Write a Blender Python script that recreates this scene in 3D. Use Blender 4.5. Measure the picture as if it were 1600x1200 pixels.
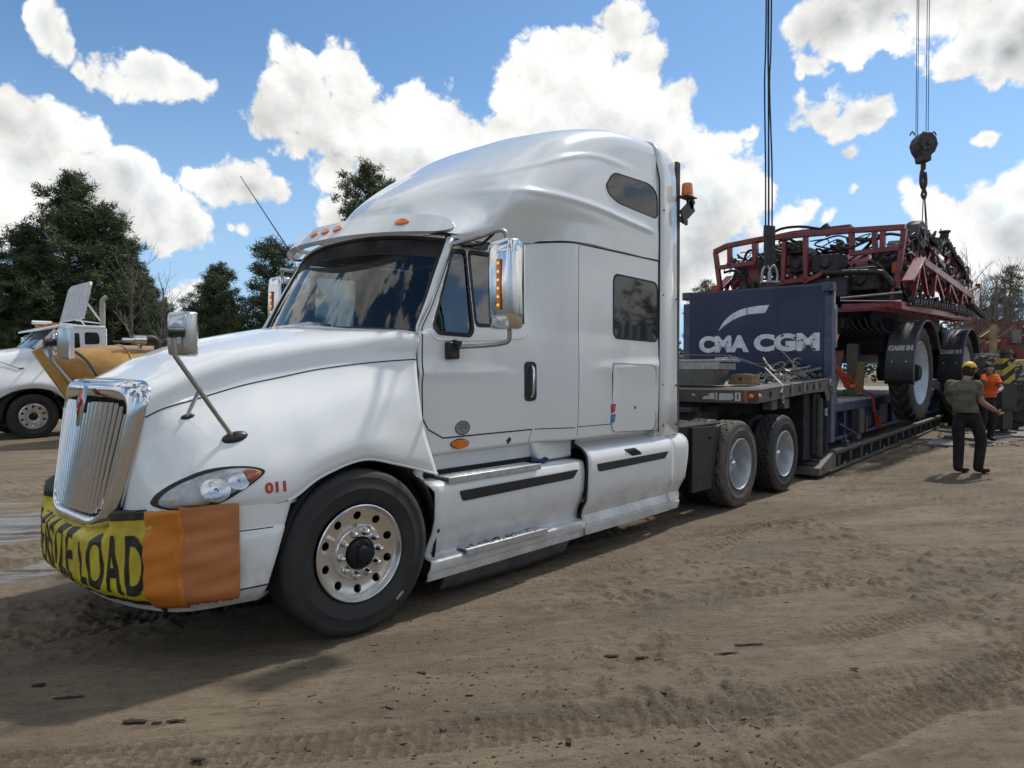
import bpy, bmesh, math, random
import numpy as np
from mathutils import Vector, Matrix, noise as mnoise
from mathutils.bvhtree import BVHTree
random.seed(7); np.random.seed(7)
for _o in list(bpy.data.objects): bpy.data.objects.remove(_o)
scene = bpy.context.scene
COL = scene.collection
R = math.radians

# ------------------------------------------------------------ camera
CAM = Vector((-2.52, -3.48, 1.6))
YAW = math.atan2(.668, .744); PITCH = math.atan(-23/1100.)
cd = bpy.data.cameras.new('camera'); cam = bpy.data.objects.new('camera', cd); COL.objects.link(cam)
cd.sensor_width = 36; cd.lens = 36*1100/1600.; cd.clip_start = .05; cd.clip_end = 3000
cam.location = CAM
cam.rotation_euler = (R(90)+PITCH, 0, YAW-R(90))
scene.camera = cam
SUN_AZ, SUN_EL = R(-3), R(54)
# ------------------------------------------------------------ sun
sd = bpy.data.lights.new('sun', 'SUN'); sun = bpy.data.objects.new('sun', sd); COL.objects.link(sun)
sd.energy = 2.7; sd.angle = R(2.4); sd.color = (1, .955, .88)
SDIR = Vector((math.cos(SUN_EL)*math.cos(SUN_AZ), math.cos(SUN_EL)*math.sin(SUN_AZ), math.sin(SUN_EL)))
sun.rotation_euler = SDIR.to_track_quat('Z', 'Y').to_euler()
scene.view_settings.view_transform = 'Standard'; scene.view_settings.look = 'None'
scene.view_settings.exposure = 0.3; scene.view_settings.gamma = 1; scene.view_settings.use_curve_mapping = False
scene.cycles.max_bounces = 6; scene.cycles.transparent_max_bounces = 16
# ------------------------------------------------------------ world
world = bpy.data.worlds.new('World'); scene.world = world; world.use_nodes = True
SKY_STRENGTH = .105; CLOUD_WHITE = .82; CLOUD_GREY = .46

def build_world():
    nt = world.node_tree; N = nt.nodes; L = nt.links; N.clear()
    def n(t, **k):
        o = N.new(t)
        for a, b in k.items(): setattr(o, a, b)
        return o
    out = n('ShaderNodeOutputWorld')
    sky = n('ShaderNodeTexSky', sky_type='NISHITA', sun_disc=False)
    sky.sun_elevation = SUN_EL; sky.sun_rotation = R(90)-SUN_AZ
    sky.air_density = 1.0; sky.dust_density = .35; sky.ozone_density = 2.2; sky.altitude = 50
    # pale moist air low over the horizon
    tcz = n('ShaderNodeTexCoord'); spz = n('ShaderNodeSeparateXYZ'); L.new(tcz.outputs['Generated'], spz.inputs[0])
    hzf = n('ShaderNodeMapRange', interpolation_type='SMOOTHSTEP'); hzf.inputs[1].default_value = .42; hzf.inputs[2].default_value = -.06; L.new(spz.outputs['Z'], hzf.inputs[0])
    tint = n('ShaderNodeMix', data_type='RGBA', blend_type='MULTIPLY'); tint.inputs['Factor'].default_value = 1; tint.inputs['B'].default_value = (.76,.95,1.04,1); L.new(sky.outputs[0], tint.inputs['A'])
    hmx = n('ShaderNodeMix', data_type='RGBA'); hmx.inputs['B'].default_value = tuple(c/SKY_STRENGTH for c in (.36,.54,.78))+(1,)
    L.new(tint.outputs['Result'], hmx.inputs['A']); L.new(hzf.outputs[0], hmx.inputs['Factor'])
    bg = n('ShaderNodeBackground'); bg.inputs[1].default_value = SKY_STRENGTH
    L.new(hmx.outputs['Result'], bg.inputs[0])
    # --- cloud density group: soft clusters in directions of the sky, broken up by fractal noise
    F = 1100.
    fw = Vector((math.cos(YAW)*math.cos(PITCH), math.sin(YAW)*math.cos(PITCH), math.sin(PITCH)))
    rt = Vector((math.sin(YAW), -math.cos(YAW), 0)); up = rt.cross(fw)
    def dr(x, y): return (fw + rt*((x-800)/F) - up*((y-600)/F)).normalized()
    blobs = [(60,210,75),(130,212,66),(30,270,100),(110,300,90),(190,290,66),(235,325,56),(-10,190,70),(295,350,40),(240,365,40),(170,345,55),(-40,300,90),
     (340,300,42),(390,305,40),(432,310,26),(300,292,26),(385,360,22),(362,360,15),
     (75,30,34),(105,62,26),(138,95,22),(168,112,32),(205,128,36),(255,120,42),(290,138,34),(232,145,26),
     (435,185,50),(470,130,42),(540,92,36),(560,130,50),(500,190,76),(560,200,70),(600,190,48),(450,225,40),(520,270,56),(600,250,70),(520,330,34),
     (655,180,38),(700,200,48),(750,212,40),(640,235,56),(690,262,70),
     (800,148,44),(850,110,52),(905,90,50),(960,68,44),(1000,105,48),(1040,170,46),(900,180,95),(1000,200,75),(850,200,75),(790,205,42),(1060,225,46),(950,280,110),
     (1100,240,48),(1142,228,38),(1170,222,28),(1110,320,85),(1090,400,75),(1165,300,46),(1160,380,44),
     (1290,190,62),(1248,205,38),(1340,175,48),(1372,160,26),(1312,240,32),(1268,160,34),
     (1270,36,40),(1320,26,56),(1285,90,30),(1268,112,18),(1380,10,62),(1450,0,56),(1500,-10,56),(1530,66,54),(1585,70,66),(1550,112,38),(1495,95,38),(1570,15,50),(1650,40,90),
     (1546,222,20),(1524,224,12),(1420,300,36),(1450,335,54),(1520,335,54),(1580,302,54),(1565,385,95),(1470,405,66),(1620,270,60),(1500,455,75),(1660,380,90),
     (1240,335,38),(1228,372,44),(1290,342,16),(1262,420,50),(1322,300,14),(305,470,46),(300,505,40),(350,500,30),(560,420,70),(470,470,40)]
    g = bpy.data.node_groups.new('cloud_density', 'ShaderNodeTree')
    g.interface.new_socket('dir', in_out='INPUT', socket_type='NodeSocketVector')
    g.interface.new_socket('d', in_out='OUTPUT', socket_type='NodeSocketFloat')
    gi = g.nodes.new('NodeGroupInput'); go = g.nodes.new('NodeGroupOutput')
    def gm(op, a, b=None, c=None):
        m = g.nodes.new('ShaderNodeMath'); m.operation = op
        for i, v in enumerate((a, b, c)):
            if v is None: continue
            if isinstance(v, (int, float)): m.inputs[i].default_value = v
            else: g.links.new(v, m.inputs[i])
        return m.outputs[0]
    nz = g.nodes.new('ShaderNodeTexNoise'); nz.inputs['Scale'].default_value = 6; nz.inputs['Detail'].default_value = 5
    g.links.new(gi.outputs[0], nz.inputs['Vector'])
    vs = g.nodes.new('ShaderNodeVectorMath'); vs.operation = 'SUBTRACT'; vs.inputs[1].default_value = (.5,.5,.5)
    g.links.new(nz.outputs['Color'], vs.inputs[0])
    vm = g.nodes.new('ShaderNodeVectorMath'); vm.operation = 'MULTIPLY_ADD'; vm.inputs[1].default_value = (.085,.085,.085)
    g.links.new(vs.outputs[0], vm.inputs[0]); g.links.new(gi.outputs[0], vm.inputs[2])
    cur = None
    for (x, y, r) in blobs:
        c = dr(x, y); rad = (dr(x+r, y)-c).length
        v = g.nodes.new('ShaderNodeVectorMath'); v.operation = 'DISTANCE'; v.inputs[1].default_value = c
        g.links.new(vm.outputs[0], v.inputs[0])
        wt = 0.55+0.45*min(1.6, r/50.); val = gm('MULTIPLY_ADD', v.outputs['Value'], -wt/rad, wt)
        cur = val if cur is None else gm('SMOOTH_MAX', cur, val, .22)
    # open sky outside the photographed part keeps the same broken cumulus cover
    n2 = g.nodes.new('ShaderNodeTexNoise'); n2.inputs['Scale'].default_value = 3.2; n2.inputs['Detail'].default_value = 2
    g.links.new(gi.outputs[0], n2.inputs['Vector'])
    dt = g.nodes.new('ShaderNodeVectorMath'); dt.operation = 'DOT_PRODUCT'; dt.inputs[1].default_value = fw
    g.links.new(gi.outputs[0], dt.inputs[0])
    mk = g.nodes.new('ShaderNodeMapRange'); mk.inputs[1].default_value = .62; mk.inputs[2].default_value = .76; mk.inputs[3].default_value = 0; mk.inputs[4].default_value = -3
    g.links.new(dt.outputs['Value'], mk.inputs[0])
    gen = gm('MULTIPLY_ADD', n2.outputs[0], 5.0, -2.45)
    cur = gm('MAXIMUM', cur, gm('ADD', gen, mk.outputs[0]))
    def nse(vec, sc, det, ro=.6):
        q = g.nodes.new('ShaderNodeTexNoise'); q.inputs['Scale'].default_value = sc; q.inputs['Detail'].default_value = det; q.inputs['Roughness'].default_value = ro; g.links.new(vec, q.inputs['Vector']); return q
    # rounded billows: fractal cells on a slightly swirled direction
    sw = nse(gi.outputs[0], 22, 4); s1 = g.nodes.new('ShaderNodeVectorMath'); s1.operation = 'SUBTRACT'; s1.inputs[1].default_value = (.5,.5,.5); g.links.new(sw.outputs['Color'], s1.inputs[0])
    s2 = g.nodes.new('ShaderNodeVectorMath'); s2.operation = 'MULTIPLY_ADD'; s2.inputs[1].default_value = (.045,.045,.045); g.links.new(s1.outputs[0], s2.inputs[0]); g.links.new(gi.outputs[0], s2.inputs[2])
    def bil(vec):
        q = g.nodes.new('ShaderNodeTexVoronoi'); q.feature = 'F1'; q.normalize = True; q.inputs['Scale'].default_value = 13; q.inputs['Detail'].default_value = 3.2; q.inputs['Roughness'].default_value = .52; q.inputs['Lacunarity'].default_value = 2.3
        g.links.new(vec, q.inputs['Vector']); return q.outputs['Distance']
    b1 = bil(s2.outputs[0])
    of = g.nodes.new('ShaderNodeVectorMath'); of.operation = 'ADD'; of.inputs[1].default_value = (up*.85 + rt*.3).normalized()*.020; g.links.new(s2.outputs[0], of.inputs[0])
    b2 = bil(of.outputs[0])
    n3 = nse(gi.outputs[0], 8, 8, .6)
    fb = gm('ADD', gm('MULTIPLY_ADD', n3.outputs[0], 2.1, -1.05), gm('MULTIPLY_ADD', b1, -2.8, .84))
    res0 = gm('MULTIPLY_ADD', fb, .8, cur)
    g.interface.new_socket('rel', in_out='OUTPUT', socket_type='NodeSocketFloat'); g.interface.new_socket('core', in_out='OUTPUT', socket_type='NodeSocketFloat')
    res = gm('ADD', cur, fb)
    g.links.new(res, go.inputs[0]); 
    o3 = g.nodes.new('ShaderNodeVectorMath'); o3.operation = 'ADD'; o3.inputs[1].default_value = (up*.85 + rt*.3).normalized()*.05; g.links.new(vm.outputs[0], o3.inputs[0])
    ra = nse(vm.outputs[0], 8, 1.5, .5); rb_ = nse(o3.outputs[0], 8, 1.5, .5)
    g.links.new(gm('ADD', gm('SUBTRACT', b2, b1), gm('MULTIPLY', gm('SUBTRACT', ra.outputs[0], rb_.outputs[0]), 1.1)), go.inputs[1])
    n5 = nse(vm.outputs[0], 2.6, 3, .5)
    ins = g.nodes.new('ShaderNodeMapRange'); ins.interpolation_type = 'SMOOTHSTEP'; ins.inputs[1].default_value = .0; ins.inputs[2].default_value = 1.5; g.links.new(res0, ins.inputs[0])
    lo = g.nodes.new('ShaderNodeMapRange'); lo.interpolation_type = 'SMOOTHSTEP'; lo.inputs[1].default_value = .25; lo.inputs[2].default_value = .75; g.links.new(n5.outputs[0], lo.inputs[0])
    g.links.new(gm('MULTIPLY', ins.outputs[0], lo.outputs[0]), go.inputs[2])
    tc = n('ShaderNodeTexCoord')
    d1 = n('ShaderNodeGroup', node_tree=g); L.new(tc.outputs['Generated'], d1.inputs[0])
    al = n('ShaderNodeMapRange', interpolation_type='SMOOTHSTEP'); al.inputs[1].default_value = -.08; al.inputs[2].default_value = .24
    L.new(d1.outputs[0], al.inputs[0])
    core = n('ShaderNodeMapRange', interpolation_type='SMOOTHSTEP'); core.inputs[1].default_value = .0; core.inputs[2].default_value = 1.0; core.inputs[3].default_value = 0; core.inputs[4].default_value = 1
    L.new(d1.outputs[2], core.inputs[0])
    relc = n('ShaderNodeMapRange'); relc.inputs[1].default_value = -.28; relc.inputs[2].default_value = .28; relc.inputs[3].default_value = -.26; relc.inputs[4].default_value = .20
    L.new(d1.outputs[1], relc.inputs[0])
    br = n('ShaderNodeMath', operation='MULTIPLY_ADD'); br.inputs[1].default_value = CLOUD_GREY-CLOUD_WHITE; br.inputs[2].default_value = CLOUD_WHITE
    L.new(core.outputs[0], br.inputs[0])
    br2 = n('ShaderNodeMath', operation='ADD'); L.new(br.outputs[0], br2.inputs[0]); L.new(relc.outputs[0], br2.inputs[1])
    ccol = n('ShaderNodeMix', data_type='RGBA'); ccol.inputs['A'].default_value = (.88,.96,1.03,1); ccol.inputs['B'].default_value = (1,.995,.97,1)
    inv = n('ShaderNodeMath', operation='SUBTRACT'); inv.inputs[0].default_value = 1; L.new(core.outputs[0], inv.inputs[1]); L.new(inv.outputs[0], ccol.inputs['Factor'])
    cbg = n('ShaderNodeBackground'); L.new(ccol.outputs['Result'], cbg.inputs[0]); L.new(br2.outputs[0], cbg.inputs[1])
    # clouds dissolve into the haze at the horizon
    sp = n('ShaderNodeSeparateXYZ'); L.new(tc.outputs['Generated'], sp.inputs[0])
    hz = n('ShaderNodeMapRange', interpolation_type='SMOOTHSTEP'); hz.inputs[1].default_value = -.02; hz.inputs[2].default_value = .10
    L.new(sp.outputs['Z'], hz.inputs[0])
    am = n('ShaderNodeMath', operation='MULTIPLY'); L.new(al.outputs[0], am.inputs[0]); L.new(hz.outputs[0], am.inputs[1])
    mx = n('ShaderNodeMixShader'); L.new(am.outputs[0], mx.inputs[0]); L.new(bg.outputs[0], mx.inputs[1]); L.new(cbg.outputs[0], mx.inputs[2])
    L.new(mx.outputs[0], out.inputs[0])
    world.cycles.sampling_method = 'MANUAL'; world.cycles.sample_map_resolution = 512
build_world()

# ------------------------------------------------------------ helpers
def tag(o, label=None, cat=None, group=None, kind=None):
    if label: o['label'] = label
    if cat: o['category'] = cat
    if group: o['group'] = group
    if kind: o['kind'] = kind
    return o
def thing(name, label, cat, loc=(0,0,0), rz=0, group=None):
    o = bpy.data.objects.new(name, None); COL.objects.link(o); o.empty_display_size = .2
    o.location = loc; o.rotation_euler = (0, 0, rz)
    return tag(o, label, cat, group)
def copy_tree(o, parent=None):
    c = o.copy(); COL.objects.link(c)
    if parent is not None: c.parent = parent
    for ch in [x for x in bpy.data.objects if x.parent == o]: copy_tree(ch, c)
    return c
class MB:
    def __init__(s): s.v = []; s.f = []; s.m = []
    def add(s, vs, fs, mi=0):
        b = len(s.v); s.v += [tuple(map(float, p)) for p in vs]; s.f += [tuple(b+i for i in f) for f in fs]; s.m += [mi]*len(fs); return s
    def box(s, c, d, M=None, mi=0):
        hx, hy, hz = d[0]/2, d[1]/2, d[2]/2
        vs = [Vector((x*hx, y*hy, z*hz)) for x in (-1,1) for y in (-1,1) for z in (-1,1)]
        if M is not None: vs = [M @ p for p in vs]
        c = Vector(c); vs = [p+c for p in vs]
        return s.add(vs, [(0,1,3,2),(4,6,7,5),(0,4,5,1),(2,3,7,6),(0,2,6,4),(1,5,7,3)], mi)
    def beam(s, a, b, w, h, up=(0,0,1), mi=0):
        a = Vector(a); b = Vector(b); d = b-a; L = d.length
        if L < 1e-6: return s
        d.normalize(); u = Vector(up)
        if abs(d.dot(u)) > .98: u = Vector((1,0,0))
        sd = d.cross(u).normalized(); u = sd.cross(d)
        M = Matrix((sd, d, u)).transposed()
        return s.box((a+b)/2, (w, L, h), M, mi)
    def cyl(s, a, b, r0, r1=None, n=16, caps=True, mi=0):
        r1 = r0 if r1 is None else r1
        a = Vector(a); b = Vector(b); d = (b-a).normalized()
        u = d.orthogonal().normalized(); w = d.cross(u)
        vs = []
        for p, r in ((a, r0), (b, r1)):
            for i in range(n):
                t = 2*math.pi*i/n; vs.append(p+(u*math.cos(t)+w*math.sin(t))*r)
        fs = [(i, (i+1) % n, n+(i+1) % n, n+i) for i in range(n)]
        if caps: fs += [tuple(range(n-1, -1, -1)), tuple(range(n, 2*n))]
        return s.add(vs, fs, mi)
    def tube(s, pts, r, n=8, mi=0, smooth=0, caps=True):
        pts = [Vector(p) for p in pts]
        if smooth:
            q = []
            for i in range(len(pts)-1):
                p0 = pts[max(i-1,0)]; p1 = pts[i]; p2 = pts[i+1]; p3 = pts[min(i+2,len(pts)-1)]
                for k in range(smooth):
                    t = k/smooth; q.append(.5*((2*p1)+(p2-p0)*t+(2*p0-5*p1+4*p2-p3)*t*t+(3*p1-p0-3*p2+p3)*t**3))
            q.append(pts[-1]); pts = q
        rr = r if isinstance(r, (list, tuple)) else None
        vs = []; m = len(pts); u = None
        for i, p in enumerate(pts):
            d = (pts[min(i+1,m-1)]-pts[max(i-1,0)])
            if d.length < 1e-9: d = Vector((0,0,1))
            d.normalize()
            if u is None: u = d.orthogonal().normalized()
            else:
                u = (u-d*u.dot(d)); u = u.normalized() if u.length > 1e-6 else d.orthogonal().normalized()
            w = d.cross(u); q = (rr[0]+(rr[1]-rr[0])*i/(m-1)) if rr else r
            for k in range(n):
                t = 2*math.pi*k/n; vs.append(p+(u*math.cos(t)+w*math.sin(t))*q)
        fs = [(i*n+k, i*n+(k+1) % n, (i+1)*n+(k+1) % n, (i+1)*n+k) for i in range(m-1) for k in range(n)]
        if caps: fs += [tuple(range(n-1,-1,-1)), tuple(range((m-1)*n, m*n))]
        return s.add(vs, fs, mi)
    def grid(s, P, cu=False, cv=False, mi=0, skip=None, flip=False):
        nu, nv = len(P), len(P[0]); vs = [p for row in P for p in row]; fs = []
        for i in range(nu if cu else nu-1):
            for j in range(nv if cv else nv-1):
                a, b, c, d = i*nv+j, ((i+1) % nu)*nv+j, ((i+1) % nu)*nv+(j+1) % nv, i*nv+(j+1) % nv
                if skip and skip((Vector(vs[a])+Vector(vs[c]))/2): continue
                fs.append((a, d, c, b) if flip else (a, b, c, d))
        return s.add(vs, fs, mi)
    def lathe(s, prof, c=(0,0,0), n=48, mi=0, axis='y', close=False):
        """prof: list of (radius, position along the axis)"""
        P = []
        for i in range(n):
            t = 2*math.pi*i/n; cs, sn = math.cos(t), math.sin(t)
            P.append([(c[0]+r*cs, c[1]+a, c[2]+r*sn) if axis == 'y' else (c[0]+r*cs, c[1]+r*sn, c[2]+a) if axis == 'z' else (c[0]+a, c[1]+r*cs, c[2]+r*sn) for r, a in prof])
        return s.grid(P, cu=True, cv=close, mi=mi)
    def prism(s, poly, a0, a1, axis='y', mi=0):
        """poly of 2D points in the other two axes (x,z for y; y,z for x; x,y for z)"""
        def P(p, a): return (p[0], a, p[1]) if axis == 'y' else (a, p[0], p[1]) if axis == 'x' else (p[0], p[1], a)
        n = len(poly)
        return s.add([P(p, a0) for p in poly]+[P(p, a1) for p in poly],
            [(i, (i+1) % n, n+(i+1) % n, n+i) for i in range(n)]+[tuple(range(n-1,-1,-1)), tuple(range(n, 2*n))], mi)
    def build(s, name, mat, parent=None, out=None, smooth=30, bevel=0, solid=0, origin=None, label=None, subd=0, fix=True):
        me = bpy.data.meshes.new(name)
        vs = s.v
        if origin is not None: vs = [(x-origin[0], y-origin[1], z-origin[2]) for x, y, z in vs]
        me.from_pydata(vs, [], s.f)
        mats = mat if isinstance(mat, (list, tuple)) else [mat]
        for m_ in mats: me.materials.append(m_)
        if len(mats) > 1: me.polygons.foreach_set('material_index', s.m)
        if fix:
            bm = bmesh.new(); bm.from_mesh(me); bmesh.ops.recalc_face_normals(bm, faces=bm.faces)
            if out is not None:
                bm.normal_update(); q = Vector((0,0,0))
                for f_ in bm.faces: q += f_.normal*f_.calc_area()
                if q.dot(Vector(out)) < 0: bmesh.ops.reverse_faces(bm, faces=bm.faces)
            bm.to_mesh(me); bm.free()
        if smooth:
            me.polygons.foreach_set('use_smooth', [True]*len(me.polygons)); me.set_sharp_from_angle(angle=R(smooth))
        me.update()
        o = bpy.data.objects.new(name, me); COL.objects.link(o)
        if origin is not None: o.location = origin
        if parent is not None: o.parent = parent
        if bevel:
            b = o.modifiers.new('b', 'BEVEL'); b.width = bevel; b.segments = 2; b.limit_method = 'ANGLE'; b.angle_limit = R(35)
        if solid:
            b = o.modifiers.new('s', 'SOLIDIFY'); b.thickness = solid; b.offset = -1
        if subd:
            b = o.modifiers.new('d', 'SUBSURF'); b.levels = subd; b.render_levels = subd
        if label: o['label'] = label
        return o
def cr(p0, p1, p2, p3, t):
    return .5*((2*p1)+(p2-p0)*t+(2*p0-5*p1+4*p2-p3)*t*t+(3*p1-p0-3*p2+p3)*t**3)
def dense(net, ku, kv):
    A = np.array(net, float)
    def up(A, k):
        n = A.shape[0]; out = []
        for i in range(n-1):
            p0 = A[i-1] if i > 0 else 2*A[0]-A[1]; p3 = A[i+2] if i+2 < n else 2*A[-1]-A[-2]
            for j in range(k): out.append(cr(p0, A[i], A[i+1], p3, j/k))
        out.append(A[-1]); return np.array(out)
    A = up(A, ku); A = np.swapaxes(up(np.swapaxes(A, 0, 1), kv), 0, 1)
    return A
def sm(a, b, x):
    t = min(1, max(0, (x-a)/(b-a))); return t*t*(3-2*t)
def rpoly(pts, r, n=5):
    out = []; m = len(pts)
    for i in range(m):
        p = Vector(pts[i]); a = Vector(pts[i-1])-p; b = Vector(pts[(i+1) % m])-p
        rr = min(r if not isinstance(r, (list, tuple)) else r[i], a.length*.48, b.length*.48)
        A = p+a.normalized()*rr; B = p+b.normalized()*rr
        for k in range(n+1):
            t = k/n; out.append(tuple((1-t)**2*A+2*t*(1-t)*p+t*t*B))
    return out
def inpoly(x, y, poly):
    c = False; n = len(poly); j = n-1
    for i in range(n):
        if (poly[i][1] > y) != (poly[j][1] > y) and x < (poly[j][0]-poly[i][0])*(y-poly[i][1])/(poly[j][1]-poly[i][1])+poly[i][0]: c = not c
        j = i
    return c
def scalepoly(poly, d):
    c = Vector((sum(p[0] for p in poly)/len(poly), sum(p[1] for p in poly)/len(poly)))
    out = []
    for p in poly:
        v = Vector(p)-c; out.append(tuple(c+v*(1+d/max(v.length, 1e-6))))
    return out
def patch(mb, poly, fn, off=.003, depth=.02, rings=5, mi=0, dome=0):
    """closed sheet following a surface: fn(u,v,off)->3D point"""
    c = (sum(p[0] for p in poly)/len(poly), sum(p[1] for p in poly)/len(poly)); n = len(poly)
    rows = []
    for k in range(1, rings+1):
        s_ = k/rings; rows.append([fn(c[0]+(p[0]-c[0])*s_, c[1]+(p[1]-c[1])*s_, off+dome*(1-s_**2.5)) for p in poly])
    rows.append([fn(p[0], p[1], off-depth) for p in poly])
    mb.grid(rows, cv=True, mi=mi)
    ce = fn(c[0], c[1], off+dome); mb.add([ce]+rows[0], [(0, i+1, (i+1) % n+1) for i in range(n)], mi)
def ring(mb, outer, inner, fn, off=.004, depth=.02, mi=0):
    rows = [[fn(p[0], p[1], off-depth) for p in outer], [fn(p[0], p[1], off) for p in outer], [fn(p[0], p[1], off) for p in inner], [fn(p[0], p[1], off-depth) for p in inner]]
    mb.grid(rows, cv=True, mi=mi)
_tc = {}
def text2d(txt, size=1., bold=0., sx=1., cuts=0, space=1.):
    cu = bpy.data.curves.new('t', 'FONT'); cu.body = txt; cu.size = size; cu.offset = bold; cu.align_x = 'CENTER'; cu.resolution_u = 4; cu.space_character = space
    o = bpy.data.objects.new('t', cu); COL.objects.link(o)
    dg = bpy.context.evaluated_depsgraph_get(); me = bpy.data.meshes.new_from_object(o.evaluated_get(dg))
    bm = bmesh.new(); bm.from_mesh(me); bmesh.ops.triangulate(bm, faces=bm.faces)
    if cuts: bmesh.ops.subdivide_edges(bm, edges=bm.edges, cuts=cuts, use_grid_fill=True); bmesh.ops.triangulate(bm, faces=bm.faces)
    vs = [(v.co.x*sx, v.co.y) for v in bm.verts]; bm.verts.ensure_lookup_table()
    for i, v in enumerate(bm.verts): v.index = i
    fs = [tuple(v.index for v in f.verts) for f in bm.faces]; bm.free()
    bpy.data.objects.remove(o); bpy.data.curves.remove(cu); bpy.data.meshes.remove(me)
    return vs, fs
def put_text(mb, txt, size, fn, bold=0, sx=1., cuts=0, mi=0, space=1.):
    vs, fs = text2d(txt, size, bold, sx, cuts, space); mb.add([fn(u, v) for u, v in vs], fs, mi)

def fit_text(mb, txt, box, fn, bold=0, cuts=0, mi=0, space=1.):
    """text scaled to fill the box (u0, u1, v0, v1)"""
    vs, fs = text2d(txt, .4, bold, 1, cuts, space); A = np.array(vs); lo = A.min(0); hi = A.max(0); u0, u1, v0, v1 = box
    B = [(u0+(u1-u0)*(p[0]-lo[0])/(hi[0]-lo[0]), v0+(v1-v0)*(p[1]-lo[1])/(hi[1]-lo[1])) for p in A]
    mb.add([fn(*p) for p in B], fs, mi)

# ------------------------------------------------------------ materials
def mat(name, col, rough=.5, metal=0., var=0., vscale=6., bump=0., bscale=80., col2=None, coat=0., emit=0, trans=0., alpha=1., spec=.5, detail=5, stretch=None, bdist=.02):
    m = bpy.data.materials.new(name); m.use_nodes = True; nt = m.node_tree; b = nt.nodes['Principled BSDF']
    b.inputs['Base Color'].default_value = (*col, 1); b.inputs['Roughness'].default_value = rough; b.inputs['Metallic'].default_value = metal
    b.inputs['Coat Weight'].default_value = coat; b.inputs['Coat Roughness'].default_value = .04
    b.inputs['Transmission Weight'].default_value = trans; b.inputs['Alpha'].default_value = alpha; b.inputs['Specular IOR Level'].default_value = spec
    if emit: b.inputs['Emission Color'].default_value = (*col, 1); b.inputs['Emission Strength'].default_value = emit
    if var or bump:
        tc = nt.nodes.new('ShaderNodeTexCoord'); vec = tc.outputs['Object']
        if stretch:
            mp = nt.nodes.new('ShaderNodeMapping'); mp.inputs['Scale'].default_value = stretch; nt.links.new(vec, mp.inputs[0]); vec = mp.outputs[0]
    if var:
        c2 = col2 or tuple(c*(1-var) for c in col)
        nz = nt.nodes.new('ShaderNodeTexNoise'); nz.inputs['Scale'].default_value = vscale; nz.inputs['Detail'].default_value = detail; nz.inputs['Roughness'].default_value = .62
        nt.links.new(vec, nz.inputs['Vector'])
        r_ = nt.nodes.new('ShaderNodeMapRange'); r_.inputs[1].default_value = .35; r_.inputs[2].default_value = .68; nt.links.new(nz.outputs[0], r_.inputs[0])
        mx = nt.nodes.new('ShaderNodeMix'); mx.data_type = 'RGBA'; mx.inputs['A'].default_value = (*col, 1); mx.inputs['B'].default_value = (*c2, 1)
        nt.links.new(r_.outputs[0], mx.inputs['Factor']); nt.links.new(mx.outputs['Result'], b.inputs['Base Color'])
        rr = nt.nodes.new('ShaderNodeMapRange'); rr.inputs[3].default_value = max(0, rough-.06); rr.inputs[4].default_value = min(1, rough+.16)
        nt.links.new(r_.outputs[0], rr.inputs[0]); nt.links.new(rr.outputs[0], b.inputs['Roughness'])
    if bump:
        n2 = nt.nodes.new('ShaderNodeTexNoise'); n2.inputs['Scale'].default_value = bscale; n2.inputs['Detail'].default_value = 4; nt.links.new(vec, n2.inputs['Vector'])
        bp = nt.nodes.new('ShaderNodeBump'); bp.inputs['Strength'].default_value = bump; bp.inputs['Distance'].default_value = bdist
        nt.links.new(n2.outputs[0], bp.inputs['Height']); nt.links.new(bp.outputs[0], b.inputs['Normal'])
    return m
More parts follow.
